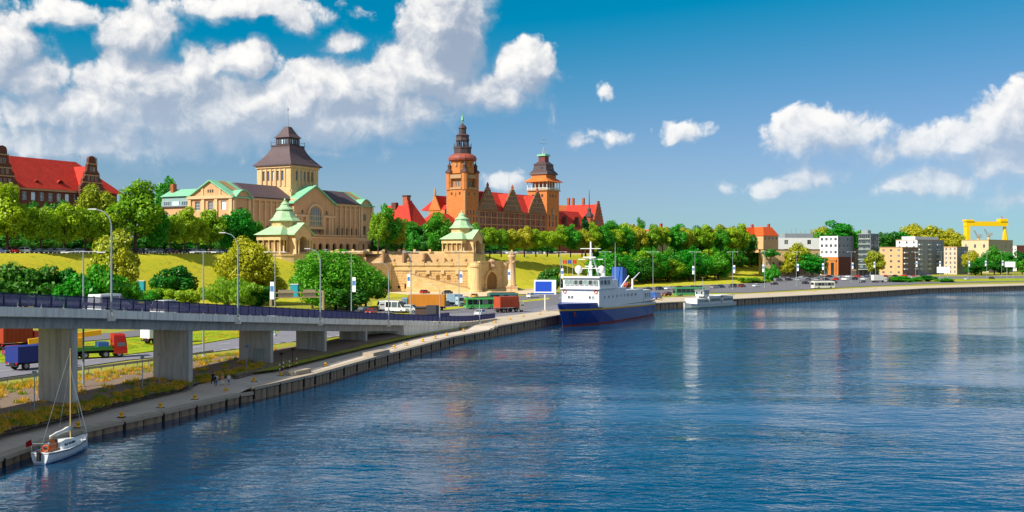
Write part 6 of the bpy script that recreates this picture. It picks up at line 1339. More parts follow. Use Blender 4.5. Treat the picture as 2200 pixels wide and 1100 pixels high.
# ================================================================== BOATS
M_hull = mat('navy hull', '#1c3a86', .35, .08, .4, streak=.15); M_ywhite = mat('ship white', '#dfe1e2', .45, .06, .4, streak=.12); M_ystripe = mat('yellow sheer stripe', '#d7a51c', .5, .08); M_redb = mat('antifouling red', '#7a2a20', .7, .15); M_deck = mat('deck grey', '#8f938f', .8, .1); M_funnel = mat('funnel blue', '#1d4f9c', .5, .08)
def make_ship():
    bow = gp(1217, 699, 0); ang = math.atan2(.905, .425); root = thing('research_ship', 'navy and white ship with a blue funnel moored bow towards the camera', 'ship', (bow.x + .6 - 1.5, bow.y - 3.8, 0), ang)
    L = 57.0; B = 4.9
    st = [(-3.2, .15, 0.02), (0, 1.1, .12), (3, 2.4, .9), (7, 3.9, 2.3), (13, 4.7, 3.8), (22, B, 4.6), (40, B, 4.7), (50, 4.7, 4.1), (L, 4.3, 3.2)]
    def deckz(x): return 5.5 - .05 * x if x < 20 else (3.9 if x > 22 else 4.5)
    def band(zf0, zf1, name, m_, x0=-9, x1=99, bulge=0.0):
        secs = []
        for x, bd, bw in st:
            if x < x0 or x > x1: continue
            a, b = zf0(x), zf1(x); zt = 5.2; f = lambda z: bw + (bd - bw) * max(0, min(1, z / 4.2)) ** .8 + bulge
            sx = lambda z: x + (max(0, 3.2 * (1 - z / 5.2)) if x < -1 else 0)
            secs.append([(sx(a), -f(a), a), (sx(a), f(a), a), (sx(b), f(b), b), (sx(b), -f(b), b)])
        return loft(secs).build(name, m_, root)
    shz = lambda x: 3.9 - .016 * x
    band(lambda x: -1.2, lambda x: .28, 'boot_topping', M_redb); band(lambda x: .28, lambda x: shz(x) - .34, 'hull', M_hull); band(lambda x: shz(x) - .34, lambda x: shz(x) + .02, 'sheer_stripe', M_ystripe, bulge=.05)
    band(lambda x: shz(x) + .02, lambda x: 5.2 - max(0, x) * .012, 'bow_bulwark', M_hull, -9, 13.5)
    band(lambda x: shz(x) + .02, lambda x: shz(x) + .5, 'bulwark', M_ywhite, 12.5, 60)
    MB().prism([(6, -3.2), (10, -4.2), (50, -4.6), (56, -4.2), (56, 4.2), (50, 4.6), (10, 4.2), (6, 3.2)], 3.7, 4.0).build('deck', M_deck, root)
    # superstructure
    def house(name, x0, x1, hw0, z0, z1, m_=M_ywhite, rake=.0): return MB().add([(x0, -hw0, z0), (x1, -hw0, z0), (x1, hw0, z0), (x0, hw0, z0), (x0 + rake, -hw0, z1), (x1, -hw0, z1), (x1, hw0, z1), (x0 + rake, hw0, z1)], [(0, 3, 2, 1), (4, 5, 6, 7), (0, 1, 5, 4), (1, 2, 6, 5), (2, 3, 7, 6), (3, 0, 4, 7)]).build(name, m_, root)
    house('forward_deckhouse', 10.5, 30, 4.75, 4.0, 8.2); house('main_deckhouse', 30.05, 44, 4.65, 4.0, 7.4); house('aft_deckhouse', 46, 52, 4.2, 4.0, 7.0)
    house('wheelhouse', 11.2, 20, 4.6, 8.22, 10.9, rake=-.3); MB().bx(10.4, 20.6, -4.9, 4.9, 10.9, 11.15).build('wheelhouse_roof', M_ywhite, root); MB().bx(10.0, 22, -5.0, 5.0, 8.2, 8.42).build('bridge_wing', M_ywhite, root); house('aft_bridge_house', 20.05, 27, 3.6, 8.25, 10.2)
    fr = Face(root, (11.15, 4.5), (11.15, -4.5)); sd = Face(root, (11.0, -4.65), (44, -4.65)); gw = glassmat('ship window', (.03, .05, .05), .05)
    for i in range(7): fr.window(.35 + i * 1.22, 9.2, 1.0, 1.15, .32, 0, 0, gw, M_ywhite, fw=.06)
    for i in range(3): sd.window(.8 + i * 2.4, 9.2, 1.6, 1.1, .03, 0, 0, gw, M_ywhite, fw=.06)
    f0 = Face(root, (10.5, 4.75), (10.5, -4.75))
    for a in (1.6, 2.4, 6.9, 7.7): f0.window(a, 5.9, .6, .75, .03, 0, 0, gw, M_ywhite, fw=.08)
    for i in range(9): sd.window(3.0 + i * 2.9, 5.9, .62, .7, .14, 0, 0, gw, M_ywhite, fw=.08)
    sa = Face(root, (46, -4.2), (52, -4.2))
    for i in range(3): sa.window(.7 + i * 1.8, 4.9, 1.2, 1.4, .03, 0, 0, gw, M_ywhite)
    # railings, masts, funnel
    m = MB()
    for y in (-4.7, 4.7):
        for z in (8.9, 9.3): m.tube((20.2, y, z), (30, y, z), .03, .03, 4)
        for x in range(20, 31, 2): m.tube((x, y, 8.2), (x, y, 9.3), .03, .03, 4)
        for x in range(31, 56, 2): m.tube((x, y * .93, 4.3), (x, y * .93, 5.2), .03, .03, 4)
        m.tube((31, y * .93, 5.2), (55, y * .93, 5.2), .03, .03, 4)
    m.build('railing', M_ywhite, root)
    m = MB(); m.tube((17.5, 0, 11.1), (17.5, 0, 19.6), .38, .2, 8); m.tube((19.6, -1.6, 10.2), (17.7, 0, 17.0), .22, .16, 6); m.tube((19.6, 1.6, 10.2), (17.7, 0, 17.0), .22, .16, 6)
    for z, w in ((13.0, 2.2), (15.2, 3.2), (17.8, 2.6)): m.bx(17.2, 17.8, -w, w, z, z + .16)
    m.build('foremast', M_ywhite, root); MB().bx(16.4, 16.7, -1.6, 1.6, 15.6, 15.9).build('radar_scanner', M_ywhite, root); MB().bx(16.2, 16.5, -1.0, 1.0, 13.5, 13.7).build('radar_scanner', M_ywhite, root)
    for y, x in ((-2.4, 18.5), (2.4, 15.5)): MB().lathe([(.2, 11.1), (.2, 11.8), (.75, 12.1), (.95, 12.8), (.7, 13.5), (.1, 13.8)], 10, (x, y)).build('satellite_dome', M_ywhite, root, smooth=True)
    MB().add([(36, -1.6, 7.4), (40, -1.6, 7.4), (40, 1.6, 7.4), (36, 1.6, 7.4), (36.8, -1.4, 13.2), (40.0, -1.4, 12.8), (40.0, 1.4, 12.8), (36.8, 1.4, 13.2)], [(0, 3, 2, 1), (4, 5, 6, 7), (0, 1, 5, 4), (1, 2, 6, 5), (2, 3, 7, 6), (3, 0, 4, 7)]).build('funnel', M_funnel, root)
    MB().tube((38, .5, 12.8), (38, .5, 15.2), .35, .3, 8).tube((38.8, -.4, 12.8), (38.8, -.4, 14.4), .25, .25, 8).build('exhaust_pipe', M_dark, root)
    MB().tube((35.2, 0, 7.4), (35.2, 0, 19.5), .16, .06, 6).build('aftermast', M_steel, root)
    bl = MB(); secs = []
    for x, w in ((-2.6, .1), (-1.6, .75), (0, .95), (1.6, .75), (2.6, .1)): secs.append([(33 + x, -4.0 - w, 8.7), (33 + x, -4.0 + w, 8.7), (33 + x, -4.0 + w * .5, 8.0), (33 + x, -4.0 - w * .5, 8.0)])
    loft(secs).build('lifeboat', mat('lifeboat orange', '#c8531c', .5, .08), root); MB().bx(31.6, 34.4, -4.6, -3.4, 8.7, 9.3).build('lifeboat_canopy', mat('lifeboat orange', '#c8531c', .5, .08), root)
    MB().bar((29.6, -3.6, 8.3), (33.2, -4.4, 11.0), .25, .25).build('davit', M_ywhite, root); MB().tube((49, 0, 7), (49, 0, 10), .3, .25, 8).tube((49, 0, 9.6), (55, 0, 11.5), .18, .12, 6).build('deck_crane', M_ywhite, root)
    MB().bx(43, 45.6, -2, 2, 4.0, 6.4).build('winch_house', M_ywhite, root)
    for y, z in ((-4.95, 9.4), (4.95, 9.4)):
        m = MB(); pts = [(10.4, y * .8 + .38 * math.cos(a * math.pi / 5), 7.6 + .38 * math.sin(a * math.pi / 5)) for a in range(11)]; m.path(pts, .09, 5); m.build('lifebuoy', mat('lifeboat orange', '#c8531c', .5, .08), root)
    MB().bar((1.6, -2.0, 2.2), (1.9, -2.15, 3.2), .15, .3).bar((1.3, -2.0, 2.3), (2.3, -2.3, 2.3), .2, .2).build('anchor', M_redb, root)
    m = MB(); m.path([(3, -1.8, 4.9), (-8, -7, 2.3)], .04, 5)
make_ship()
M_boat = mat('boat off-white', '#cfd2d2', .55, .08, .5, streak=.15)
def make_ferry():
    a = gp(1490, 663, 0); b = gp(1592, 656, 0); d = b - a; root = thing('river_boat', 'small white sightseeing boat moored behind the ship', 'boat', (a.x - 1.2, a.y + 2.2, 0), math.atan2(d.y, d.x)); L = 25.0
    st = [(-2.4, .2), (0, 1.2), (3, 2.1), (7, 2.5), (20, 2.5), (L - .5, 2.3), (L, 2.1)]
    loft([[(x, -w * .8, -.5), (x, w * .8, -.5), (x, w, 1.25 + (.5 if x < 0 else (.2 if x < 3 else 0))), (x, -w, 1.25 + (.5 if x < 0 else (.2 if x < 3 else 0)))] for x, w in st]).build('hull', M_boat, root)
    loft([[(x, -w - .03, .12), (x, w + .03, .12), (x, w + .03, .3), (x, -w - .03, .3)] for x, w in st]).build('waterline_stripe', mat('pale green stripe', '#7f9a8a', .6, .1), root)
    MB().bx(1.5, 8, -2.2, 2.2, 1.26, 2.9).build('bow_saloon', M_boat, root); MB().bx(8.05, 15, -2.35, 2.35, 1.26, 3.5).build('saloon', M_boat, root); MB().bx(16.2, 22.5, -2.3, 2.3, 1.26, 3.2).build('stern_saloon', M_boat, root)
    MB().bx(6.2, 9.4, -1.5, 1.5, 3.5, 5.3).build('wheelhouse', M_boat, root); MB().bx(5.8, 9.8, -1.8, 1.8, 5.3, 5.45).build('wheelhouse_roof', M_grey, root); MB().bx(15.0, 23.2, -2.4, 2.4, 3.55, 3.68).build('awning', M_boat, root)
    g = glassmat('ship window', (.03, .05, .05), .05)
    f = Face(root, (1.5, -2.2), (8, -2.2)); [f.window(.3 + i * 1.05, 1.7, .85, .85, .03, 0, 0, g, M_boat, fw=.06) for i in range(6)]
    f = Face(root, (8.05, -2.35), (15, -2.35)); [f.window(.3 + i * 1.1, 1.8, .9, 1.0, .03, 0, 0, g, M_boat, fw=.06) for i in range(6)]
    f = Face(root, (16.2, -2.3), (22.5, -2.3)); [f.window(.3 + i * 1.2, 1.8, 1.0, .9, .03, 0, 0, g, M_boat, fw=.06) for i in range(5)]
    f = Face(root, (6.2, -1.5), (9.4, -1.5)); [f.window(.2 + i * 1.0, 4.1, .85, .9, .03, 0, 0, g, M_boat, fw=.06) for i in range(3)]
    f = Face(root, (6.2, 1.5), (6.2, -1.5)); [f.window(.2 + i * .9, 4.1, .8, .9, .03, 0, 0, g, M_boat, fw=.06) for i in range(3)]
    MB().tube((8.2, 0, 5.4), (8.2, 0, 9.2), .09, .05, 6).bx(8.0, 8.4, -.9, .9, 7.2, 7.3).build('mast', M_steel, root)
    for x in range(16, 24): MB().tube((x, -2.3, 3.2), (x, -2.3, 3.56), .04, .04, 5).build('awning_post', M_steel, root)
make_ferry()
def make_yacht():
    st_ = Vector((-36.75, 82.2, 0)); bw = Vector((-36.1, 89.8, 0)); d = bw - st_; L = d.length; root = thing('sailboat', 'white sailing yacht with a bare wooden mast moored at the near quay', 'boat', (st_.x, st_.y, 0), math.atan2(d.y, d.x)); k = L / 7.6
    S = [(0, .75, .95), (.6, .95, .92), (2.4, 1.15, .86), (4.2, 1.12, .92), (5.8, .8, 1.02), (6.9, .35, 1.14), (7.6, .04, 1.22)]
    def sec(x, w, z, a, b):
        f = lambda q: w * (.35 + .65 * max(0, (q + .3) / (z + .3)) ** .55); zz = lambda t: -.3 + (z + .3) * t; return [(x * k - (.25 if x > 7 else 0) * (1 - b) * 2, -f(zz(a)), zz(a)), (x * k, -f(zz((a + b) / 2)), zz((a + b) / 2)), (x * k, -f(zz(b)), zz(b)), (x * k, f(zz(b)), zz(b)), (x * k, f(zz((a + b) / 2)), zz((a + b) / 2)), (x * k, f(zz(a)), zz(a))]
    mw = mat('yacht white', '#d9dee2', .3, .04, 1); wood = mat('varnished wood', '#5a3622', .4, .15, 3)
    loft([sec(x, w, z, 0, .96) for x, w, z in S]).build('hull', mw, root, smooth=False); loft([sec(x, w + .03, z, .86, .9) for x, w, z in S]).build('rubbing_strake', wood, root)
    loft([sec(x, w + .012, z, .26, .31) for x, w, z in S]).build('boot_stripe', mat('banner blue', '#3a6fae', .7, .05), root)
    loft([[(x, -w, z0), (x, w, z0), (x, w * .8, z1), (x, -w * .8, z1)] for x, w, z0, z1 in ((2.2 * k, .8, .85, 1.28), (3.4 * k, .78, .85, 1.38), (4.8 * k, .6, .9, 1.28), (5.5 * k, .42, .95, 1.08))]).build('cabin', mw, root)
    for s in (-1, 1):
        for x in (2.7, 3.3, 3.9): MB().bx(x * k - .2, x * k + .22, s * .73 - .03, s * .73 + .03, 1.02, 1.2).build('porthole', M_carglass, root)
    MB().bx(2.0 * k, 2.19 * k, -.3, .3, .88, 1.6).build('companionway', wood, root); MB().bx(.5 * k, 1.95 * k, -.62, .62, .72, .95).build('cockpit', wood, root)
    ms = 4.75 * k; zt = CZ + (YH - 742) * gp(135, 960, 0).y / FPX
    MB().tube((ms, 0, .9), (ms, 0, zt), .045, .03, 8).build('mast', mat('mast wood', '#cdb27c', .5, .1), root); MB().bar((ms, 0, 1.9), (1.5 * k, 0, 1.75), .07, .07).build('boom', mat('mast wood', '#cdb27c', .5, .1), root)
    secs = []
    for i in range(7): x = ms - .15 - (ms - 1.7 * k) * i / 6; r_ = .2 - .015 * i + .03 * math.sin(i * 2); zc = 2.08 - .03 * i; secs.append([(x, r_ * math.cos(a * math.pi / 3) * .8, zc + r_ * math.sin(a * math.pi / 3)) for a in range(6)])
    loft(secs).build('furled_sail', mat('sailcloth', '#d8d6d0', .8, .06), root, smooth=True)
    MB().path([(7.5 * k, 0, 1.25), (ms, 0, zt * .8)], .035, 5).build('forestay', mat('sailcloth', '#d8d6d0', .8, .06), root); MB().path([(.05, 0, 1.0), (ms, 0, zt - .1)], .015, 4).build('backstay', M_steel, root)
    for s in (-1, 1): MB().path([(ms, s * 1.15, .95), (ms, 0, zt * .85)], .012, 4).build('shroud', M_steel, root)
    m = MB(); m.path([(.1, -.7, .95), (.1, -.7, 1.6), (.1, .7, 1.6), (.1, .7, .95)], .02, 5)
    for s in (-1, 1):
        m.path([(.1, s * .7, 1.55), (2 * k, s * 1.15, 1.5), (5 * k, s * .95, 1.55), (7.2 * k, s * .2, 1.75)], .015, 4)
        for x, w in ((2, 1.2), (3.5, 1.2), (5, .95), (6.3, .5)): m.tube((x * k, s * w * .97, .9), (x * k, s * w * .97, 1.53), .015, .015, 4)
    m.build('lifelines', M_steel, root)
    MB().path([(.02, -.5 + .25 * math.cos(a * math.pi / 4), 1.25 + .25 * math.sin(a * math.pi / 4)) for a in range(9)], .07, 6).build('lifebuoy', mat('lifeboat orange', '#c8531c', .5, .08), root); MB().tube((.05, .5, .95), (-.3, .55, 2.0), .02, .02, 5).build('flagstaff', wood, root); m = MB(); m.add([(-.3, .55, 2.0), (-.1, .55, 1.5), (-.35, .9, 1.35), (-.5, .85, 1.8)], [(0, 1, 2, 3)]); m.build('ensign', M_red, root)
    MB().bx(-.26, -.02, -.12, .12, .3, 1.0).build('outboard_motor', M_dark, root)
    for x in (2.2, 4.6): MB().lathe([(.05, .2), (.14, .3), (.14, .75), (.05, .85)], 8, (x * k, 1.38)).build('fender', mat('banner blue', '#3a6fae', .7, .05), root)
make_yacht()

# ================================================================== PEOPLE
def personmat(name, top, bottom, hair, zshirt, zshort, sleeve=1.15):
    m = bpy.data.materials.new(name); m.use_nodes = True; t = NT(m.node_tree); b = t.n['Principled BSDF']; b.inputs['Roughness'].default_value = .8
    tc = t.add('ShaderNodeTexCoord'); sp = t.add('ShaderNodeSeparateXYZ'); t.l.new(tc.outputs['Object'], sp.inputs[0]); X, Y, Z = sp.outputs
    skin = (.46, .25, .16, 1); gt = lambda a, v: t.m('GREATER_THAN', a, v)
    c = t.mix(gt(Z, zshort), skin, lin(bottom) + (1,)); c = t.mix(gt(Z, .98), c, lin(top) + (1,)); arm = t.m('MULTIPLY', gt(t.m('ABSOLUTE', X), .185), t.m('LESS_THAN', Z, sleeve)); c = t.mix(t.m('MULTIPLY', arm, gt(Z, .62)), c, skin)
    c = t.mix(gt(Z, 1.43), c, skin); hairm = t.m('MAXIMUM', gt(Z, 1.69), t.m('MULTIPLY', gt(Z, 1.55), t.m('LESS_THAN', Y, -.015))); c = t.mix(hairm, c, lin(hair) + (1,)); c = t.mix(t.m('LESS_THAN', Z, .07), c, (.05, .05, .05, 1))
    n = t.noise(tc.outputs['Object'], 9, 2); mx = t.vm('SCALE', c); t.put(t.n[-1].inputs['Scale'], t.m('MULTIPLY_ADD', n, .4, .8)); t.l.new(mx, b.inputs['Base Color']); return m
def person(loc, rz, label, top, bottom, hair, stride, zshort, sc=1.0, pack=False):
    J = {'pel': (0, 0, .95, .15, .11), 'wai': (0, 0, 1.1, .135, .1), 'che': (0, .01, 1.3, .165, .115), 'nec': (0, .01, 1.46, .058, .058), 'hd0': (0, .02, 1.56, .075, .085), 'hd1': (0, .02, 1.66, .08, .095), 'hd2': (0, .01, 1.75, .05, .06)}
    s = stride
    for sd, sg in (('l', 1), ('r', -1)):
        k = sg * s
        J.update({'hip' + sd: (sg * .09, 0, .9, .095, .1), 'kne' + sd: (sg * .1, .16 * k, .5 + .02 * abs(k), .062, .066), 'ank' + sd: (sg * .1, .26 * k - (.05 if k < 0 else 0), .09, .042, .045), 'toe' + sd: (sg * .11, .26 * k + .13, .045, .04, .03),
                  'sho' + sd: (sg * .17, 0, 1.4, .065, .065), 'elb' + sd: (sg * .225, -.12 * k, 1.14, .043, .043), 'wri' + sd: (sg * .235, -.12 * k + .1, .92, .03, .03), 'han' + sd: (sg * .235, -.12 * k + .13, .84, .036, .022)})
    E = [('pel', 'wai'), ('wai', 'che'), ('che', 'nec'), ('nec', 'hd0'), ('hd0', 'hd1'), ('hd1', 'hd2')]
    for sd in 'lr': E += [('pel', 'hip' + sd), ('hip' + sd, 'kne' + sd), ('kne' + sd, 'ank' + sd), ('ank' + sd, 'toe' + sd), ('che', 'sho' + sd), ('sho' + sd, 'elb' + sd), ('elb' + sd, 'wri' + sd), ('wri' + sd, 'han' + sd)]
    ks = list(J); me = bpy.data.meshes.new('person'); me.from_pydata([J[k][:3] for k in ks], [(ks.index(a), ks.index(b)) for a, b in E], []); o = link('person', me, None, loc, rz); o.scale = (sc,) * 3
    md = o.modifiers.new('skin', 'SKIN'); sv = me.skin_vertices[0].data
    for i, k in enumerate(ks): sv[i].radius = J[k][3:5]; sv[i].use_root = (k == 'pel')
    o.modifiers.new('sub', 'SUBSURF').levels = 2; o.modifiers['sub'].render_levels = 2
    me.materials.append(personmat('clothes ' + label[:12] + str(len(bpy.data.materials)), top, bottom, hair, 0, zshort)); tag(o, label, 'person')
    if pack: MB().lathe([(.1, 1.02), (.15, 1.08), (.15, 1.32), (.08, 1.4)], 8, (0, -.17)).build('backpack', M_dark, o, smooth=True)
    # five fingers and a thumb on each hand
    for sg in (1, -1):
        h = Vector(J['han' + ('l' if sg > 0 else 'r')][:3]); m = MB()
        for f in range(4): m.path([h + Vector((sg * .004, -.024 + f * .016, -.02)), h + Vector((sg * .0, -.026 + f * .017, -.062 - (.01 if f in (1, 2) else 0))), h + Vector((-sg * .016, -.024 + f * .016, -.09))], .008, 5)
        m.path([h + Vector((0, .03, .02)), h + Vector((-sg * .012, .05, -.02)), h + Vector((-sg * .02, .048, -.05))], .009, 5); m.build('fingers', mat('skin', '#b08066', .6, .08), o)
    for e in (-1, 1): MB().lathe([(.004, -.008), (.011, 0), (.004, .008)], 6).build('eye', M_dark, o, (e * .03, .112, 1.665))
    MB().add([(0, .105, 1.66), (-.014, .1, 1.625), (.014, .1, 1.625), (0, .135, 1.63)], [(0, 1, 3), (0, 3, 2), (1, 2, 3)]).build('nose', mat('skin', '#b08066', .6, .08), o)
    return o
wd = math.atan2(.9, .42) - math.pi / 2
person(gp(457.5, 830, 1.2), wd, 'person in a black top and dark trousers, leftmost of the four on the promenade', '#17181c', '#1e2026', '#1a1310', .7, .1)
person(gp(464.5, 834, 1.2), wd + .1, 'person in a white top and blue jeans wearing a black backpack', '#cfd4d8', '#2f5f86', '#2a1d14', -.7, .1, .96, True)
person(gp(478, 834, 1.2), wd + math.pi, 'person in a coral top and white shorts, third of the four walkers', '#d08a70', '#dcdcd8', '#b98a4a', .6, .55, .97)
person(gp(491.5, 833, 1.2), wd + math.pi - .2, 'person in a white top and blue shorts, rightmost of the four walkers', '#d8dade', '#4a6fb0', '#3a2616', -.6, .6, .97)
# ================================================================== TREES AND PLANTS
M_bark = mat('bark', '#4a3c30', .95, .25, 1.5, .6, 5)
LEAF = {'linden': leafmat('linden leaves', '#33660c', '#a9c41c'), 'green': leafmat('green leaves', '#1c5c0f', '#56a81e'), 'olive': leafmat('olive leaves', '#566a10', '#c2bd26'), 'dark': leafmat('dark leaves', '#1c4a0e', '#3f7d1e', .25), 'willow': leafmat('willow leaves', '#4a7d16', '#a3bf2e', .45), 'conifer': leafmat('conifer needles', '#0f3316', '#215a24', .2)}
def crown_mesh(name, seed, W, H, z0, nleaf, leaf, nl, shape='round', size=.36, hang=0.0):
    rg = np.random.default_rng(seed); cz = (H + z0) / 2; hz = (H - z0) / 2; hw = W / 2; C = []; RR = []
    while len(C) < nl:
        v = rg.normal(size=3); v /= np.linalg.norm(v); r = rg.uniform(.5, .9) if len(C) > nl * .25 else rg.uniform(0, .45); r *= 1.16 if rg.random() < .1 else 1; p = v * r; t = (p[2] + 1) / 2
        if shape == 'egg': f = 1.12 - .5 * t
        elif shape == 'cone': f = max(.12, 1.25 * (1 - t))
        elif shape == 'dome': f = 1.1 if t < .5 else 1.1 - .35 * (t - .5)
        else: f = 1.0
        C.append((p[0] * hw * f, p[1] * hw * f, cz + p[2] * hz)); RR.append(rg.uniform(.15, .38) * hw * (.75 if shape == 'cone' else 1.0))
    C = np.array(C); RR = np.array(RR); idx = rg.choice(nl, nleaf * 2, p=RR ** 2 / np.sum(RR ** 2)); n = rg.normal(size=(nleaf * 2, 3)); n /= np.linalg.norm(n, axis=1)[:, None]
    rad = RR[idx] * rg.uniform(.62, 1.08, nleaf * 2); P = C[idx] + n * rad[:, None] * np.array([1, 1, .9])
    keep = np.ones(len(P), bool)
    for c, r in zip(C, RR): keep &= (np.linalg.norm((P - c), axis=1) > r * .55)
    keep &= P[:, 2] > z0 * .9; P = P[keep][:nleaf]; n = n[keep][:nleaf]; k = len(P)
    nn = n + rg.normal(size=(k, 3)) * .55; nn[:, 2] += .25; nn /= np.linalg.norm(nn, axis=1)[:, None]
    up = rg.normal(size=(k, 3)); a = np.cross(nn, up); a /= np.linalg.norm(a, axis=1)[:, None]; b = np.cross(nn, a); s = size * rg.uniform(.55, 1.25, k)[:, None]
    if hang: a = a * .45; b = np.array([0, 0, -1]) * hang + b * .3
    V = np.stack([P - a * s, P + b * s * .62, P + a * s, P - b * s * .62], 1).reshape(-1, 3)
    me = bpy.data.meshes.new(name); me.vertices.add(len(V)); me.vertices.foreach_set('co', V.ravel()); me.loops.add(k * 4); me.loops.foreach_set('vertex_index', np.arange(k * 4)); me.polygons.add(k); me.polygons.foreach_set('loop_start', np.arange(k) * 4); me.polygons.foreach_set('loop_total', np.full(k, 4)); me.update(calc_edges=True); me.materials.append(leaf); return me
def trunk_mesh(seed, H, z0, W):
    rg = random.Random(seed); m = MB(); r = .24; top = Vector((rg.uniform(-.2, .2), rg.uniform(-.2, .2), z0 + (H - z0) * .45)); m.tube((0, 0, -1.2), (top.x * .5, top.y * .5, z0), r * 1.25, r * .85, 8); m.tube((top.x * .5, top.y * .5, z0), top, r * .85, r * .4, 7)
    for i in range(5):
        a = i * 1.26 + rg.uniform(-.3, .3); h = z0 * .85 + i * (H - z0) * .09; m.tube((top.x * .5, top.y * .5, h), (math.cos(a) * W * .3, math.sin(a) * W * .3, h + (H - z0) * .25), r * .5, r * .15, 5)
    return m.mesh('trunk', M_bark)
SPEC = {  # kind: (W, H, z0, leaves, leaf set, clumps, shape, leaf size)
    'linden': (8, 11, 2.6, 7500, 'linden', 70, 'egg', .27), 'linden2': (8, 11, 2.4, 7500, 'linden', 60, 'round', .27), 'green': (9, 11, 1.8, 8000, 'green', 70, 'round', .29), 'green2': (9, 11, 1.6, 8000, 'green', 64, 'dome', .29),
    'olive': (9, 11, 1.8, 8000, 'olive', 70, 'egg', .29), 'dark': (9, 11, 1.2, 7500, 'dark', 66, 'round', .3), 'bush': (8, 6, 0.1, 4200, 'green', 30, 'dome', .32), 'darkbush': (8, 6, 0.1, 4600, 'dark', 34, 'dome', .32), 'olivebush': (8, 5, .1, 3600, 'willow', 28, 'dome', .32),
    'willow': (9, 9, .3, 6500, 'willow', 34, 'dome', .36), 'conifer': (5, 12, 1.0, 4200, 'conifer', 44, 'cone', .34), 'bigolive': (10, 12, .8, 18000, 'olive', 110, 'egg', .22), 'biggreen': (12, 11, .8, 22000, 'green', 130, 'dome', .22)}
for k, (W, H, z0, n, lf, nl, shp, sz) in SPEC.items():
    for v in range(2 if k in ('linden', 'green', 'olive', 'dark') else 1): CACHE[('crown', k, v)] = crown_mesh('crown', hash(k) % 1 + sum(map(ord, k)) * 7 + v * 31, W, H, z0, n, LEAF[lf], nl, shp, sz, 1.1 if k == 'willow' else 0)
    CACHE[('trunk', k)] = trunk_mesh(len(k) * 3, H, z0, W)
TN = 0; trr = random.Random(21)
def tree(kind, loc, h, w, label, group=None, name=None):
    global TN; TN += 1; W, H = SPEC[kind][:2]; bush = 'bush' in kind
    o = thing(name or ('shrub' if bush else 'tree'), label, 'shrub' if bush else 'tree', loc, trr.uniform(0, 6.28), group); e_ = trr.uniform(.88, 1.14); o.scale = (w / W * e_, w / W / e_, h / H); o.rotation_euler[0] = trr.uniform(-.06, .06); o.rotation_euler[1] = trr.uniform(-.06, .06)
    v = trr.randrange(2) if ('crown', kind, 1) in CACHE else 0; link('crown', CACHE[('crown', kind, v)], o); link('trunk' if not bush else 'stem', CACHE[('trunk', kind)], o); return o
def ptree(px, D, top, w, kind, label, z=None, group=None, name=None):
    X = (px - 1100) * D / FPX; c = X * V.x + D * V.y
    if z is None: z = slope_z(c) if D < 560 else G
    s = D / FPX; return tree(kind, (X, D, z - .1), CZ + (YH - top) * s - z, w * s * 1.12, label, group, name)
T = 16.8
for i, (px, D, top, w, k) in enumerate(((-28, 300, 420, 90, 'linden'), (18, 302, 405, 96, 'linden'), (88, 309, 438, 64, 'linden2'), (138, 317, 434, 68, 'linden'), (183, 326, 440, 62, 'linden2'), (232, 332, 452, 60, 'linden'), (290, 338, 398, 106, 'linden'), (332, 347, 440, 60, 'green'), (364, 355, 455, 58, 'linden2'), (395, 363, 450, 56, 'linden'), (424, 371, 460, 52, 'linden2'), (451, 378, 448, 56, 'linden'), (480, 386, 460, 52, 'green'), (515, 393, 448, 66, 'green'), (541, 400, 466, 40, 'green2'))):
    ptree(px, D - 6, top, w, k, f'{nth(i + 1)} leafy tree from the left in the terrace row below the red roof and museum', T, 'trees along the left terrace')
ptree(206, 352, 392, 84, 'olive', 'yellow-green tree rising behind the terrace row in front of the curved gable', T); ptree(316, 440, 384, 20, 'conifer', 'slim dark conifer behind the terrace trees left of the museum', T); ptree(348, 470, 389, 60, 'green', 'rounded green tree beyond the copper-roofed museum wing', T); ptree(378, 480, 396, 54, 'green2', 'low green tree just over the museum wing roof', T)
ptree(60, 360, 425, 60, 'dark', 'dark ivy-green tree close to the academy wall', T); ptree(120, 362, 420, 55, 'dark', 'dark tree against the academy wall left of the gable', T)
ptree(238, 262, 486, 104, 'olive', 'tall yellow-green tree standing on the slope behind the first curved lamp'); ptree(262, 258, 540, 74, 'olive', 'smaller yellow-green tree at the right foot of the tall sloping one')
for i, (px, D, top, w, k) in enumerate(((-30, 236, 572, 120, 'darkbush'), (28, 240, 573, 112, 'darkbush'), (88, 243, 577, 112, 'darkbush'), (140, 246, 582, 96, 'darkbush'), (168, 238, 592, 116, 'bush'), (222, 242, 575, 120, 'bush'), (268, 250, 596, 70, 'bush'))):
    ptree(px, D, top, w, k, f'{nth(i + 1)} dense shrub from the left in the thicket behind the flyover', None, 'thicket behind the flyover')
ptree(380, 303, 574, 78, 'darkbush', 'round dark bush alone on the sunny lawn'); ptree(340, 287, 615, 62, 'olivebush', 'low light green bush left below the round dark bush'); ptree(388, 284, 618, 72, 'olivebush', 'low light green bush right below the round dark bush'); ptree(318, 282, 625, 40, 'bush', 'small green bush beside the teal booth')
ptree(527, 300, 505, 122, 'bigolive', 'large golden-green tree left of the near pavilion'); ptree(586, 306, 585, 56, 'olive', 'small olive tree right of the large golden one'); ptree(490, 268, 583, 108, 'willow', 'pale green weeping tree in front of the large golden one'); ptree(555, 276, 610, 70, 'dark', 'dark shrubby tree at the foot of the golden one')
ptree(722, 277, 538, 176, 'biggreen', 'broad bright green tree in front of the bastion'); ptree(672, 283, 556, 84, 'green', 'bright green tree at the left side of the broad one'); ptree(786, 286, 572, 84, 'green2', 'dark green tree at the right side of the broad one'); ptree(745, 268, 610, 90, 'dark', 'low dark tree in the shade under the broad one')
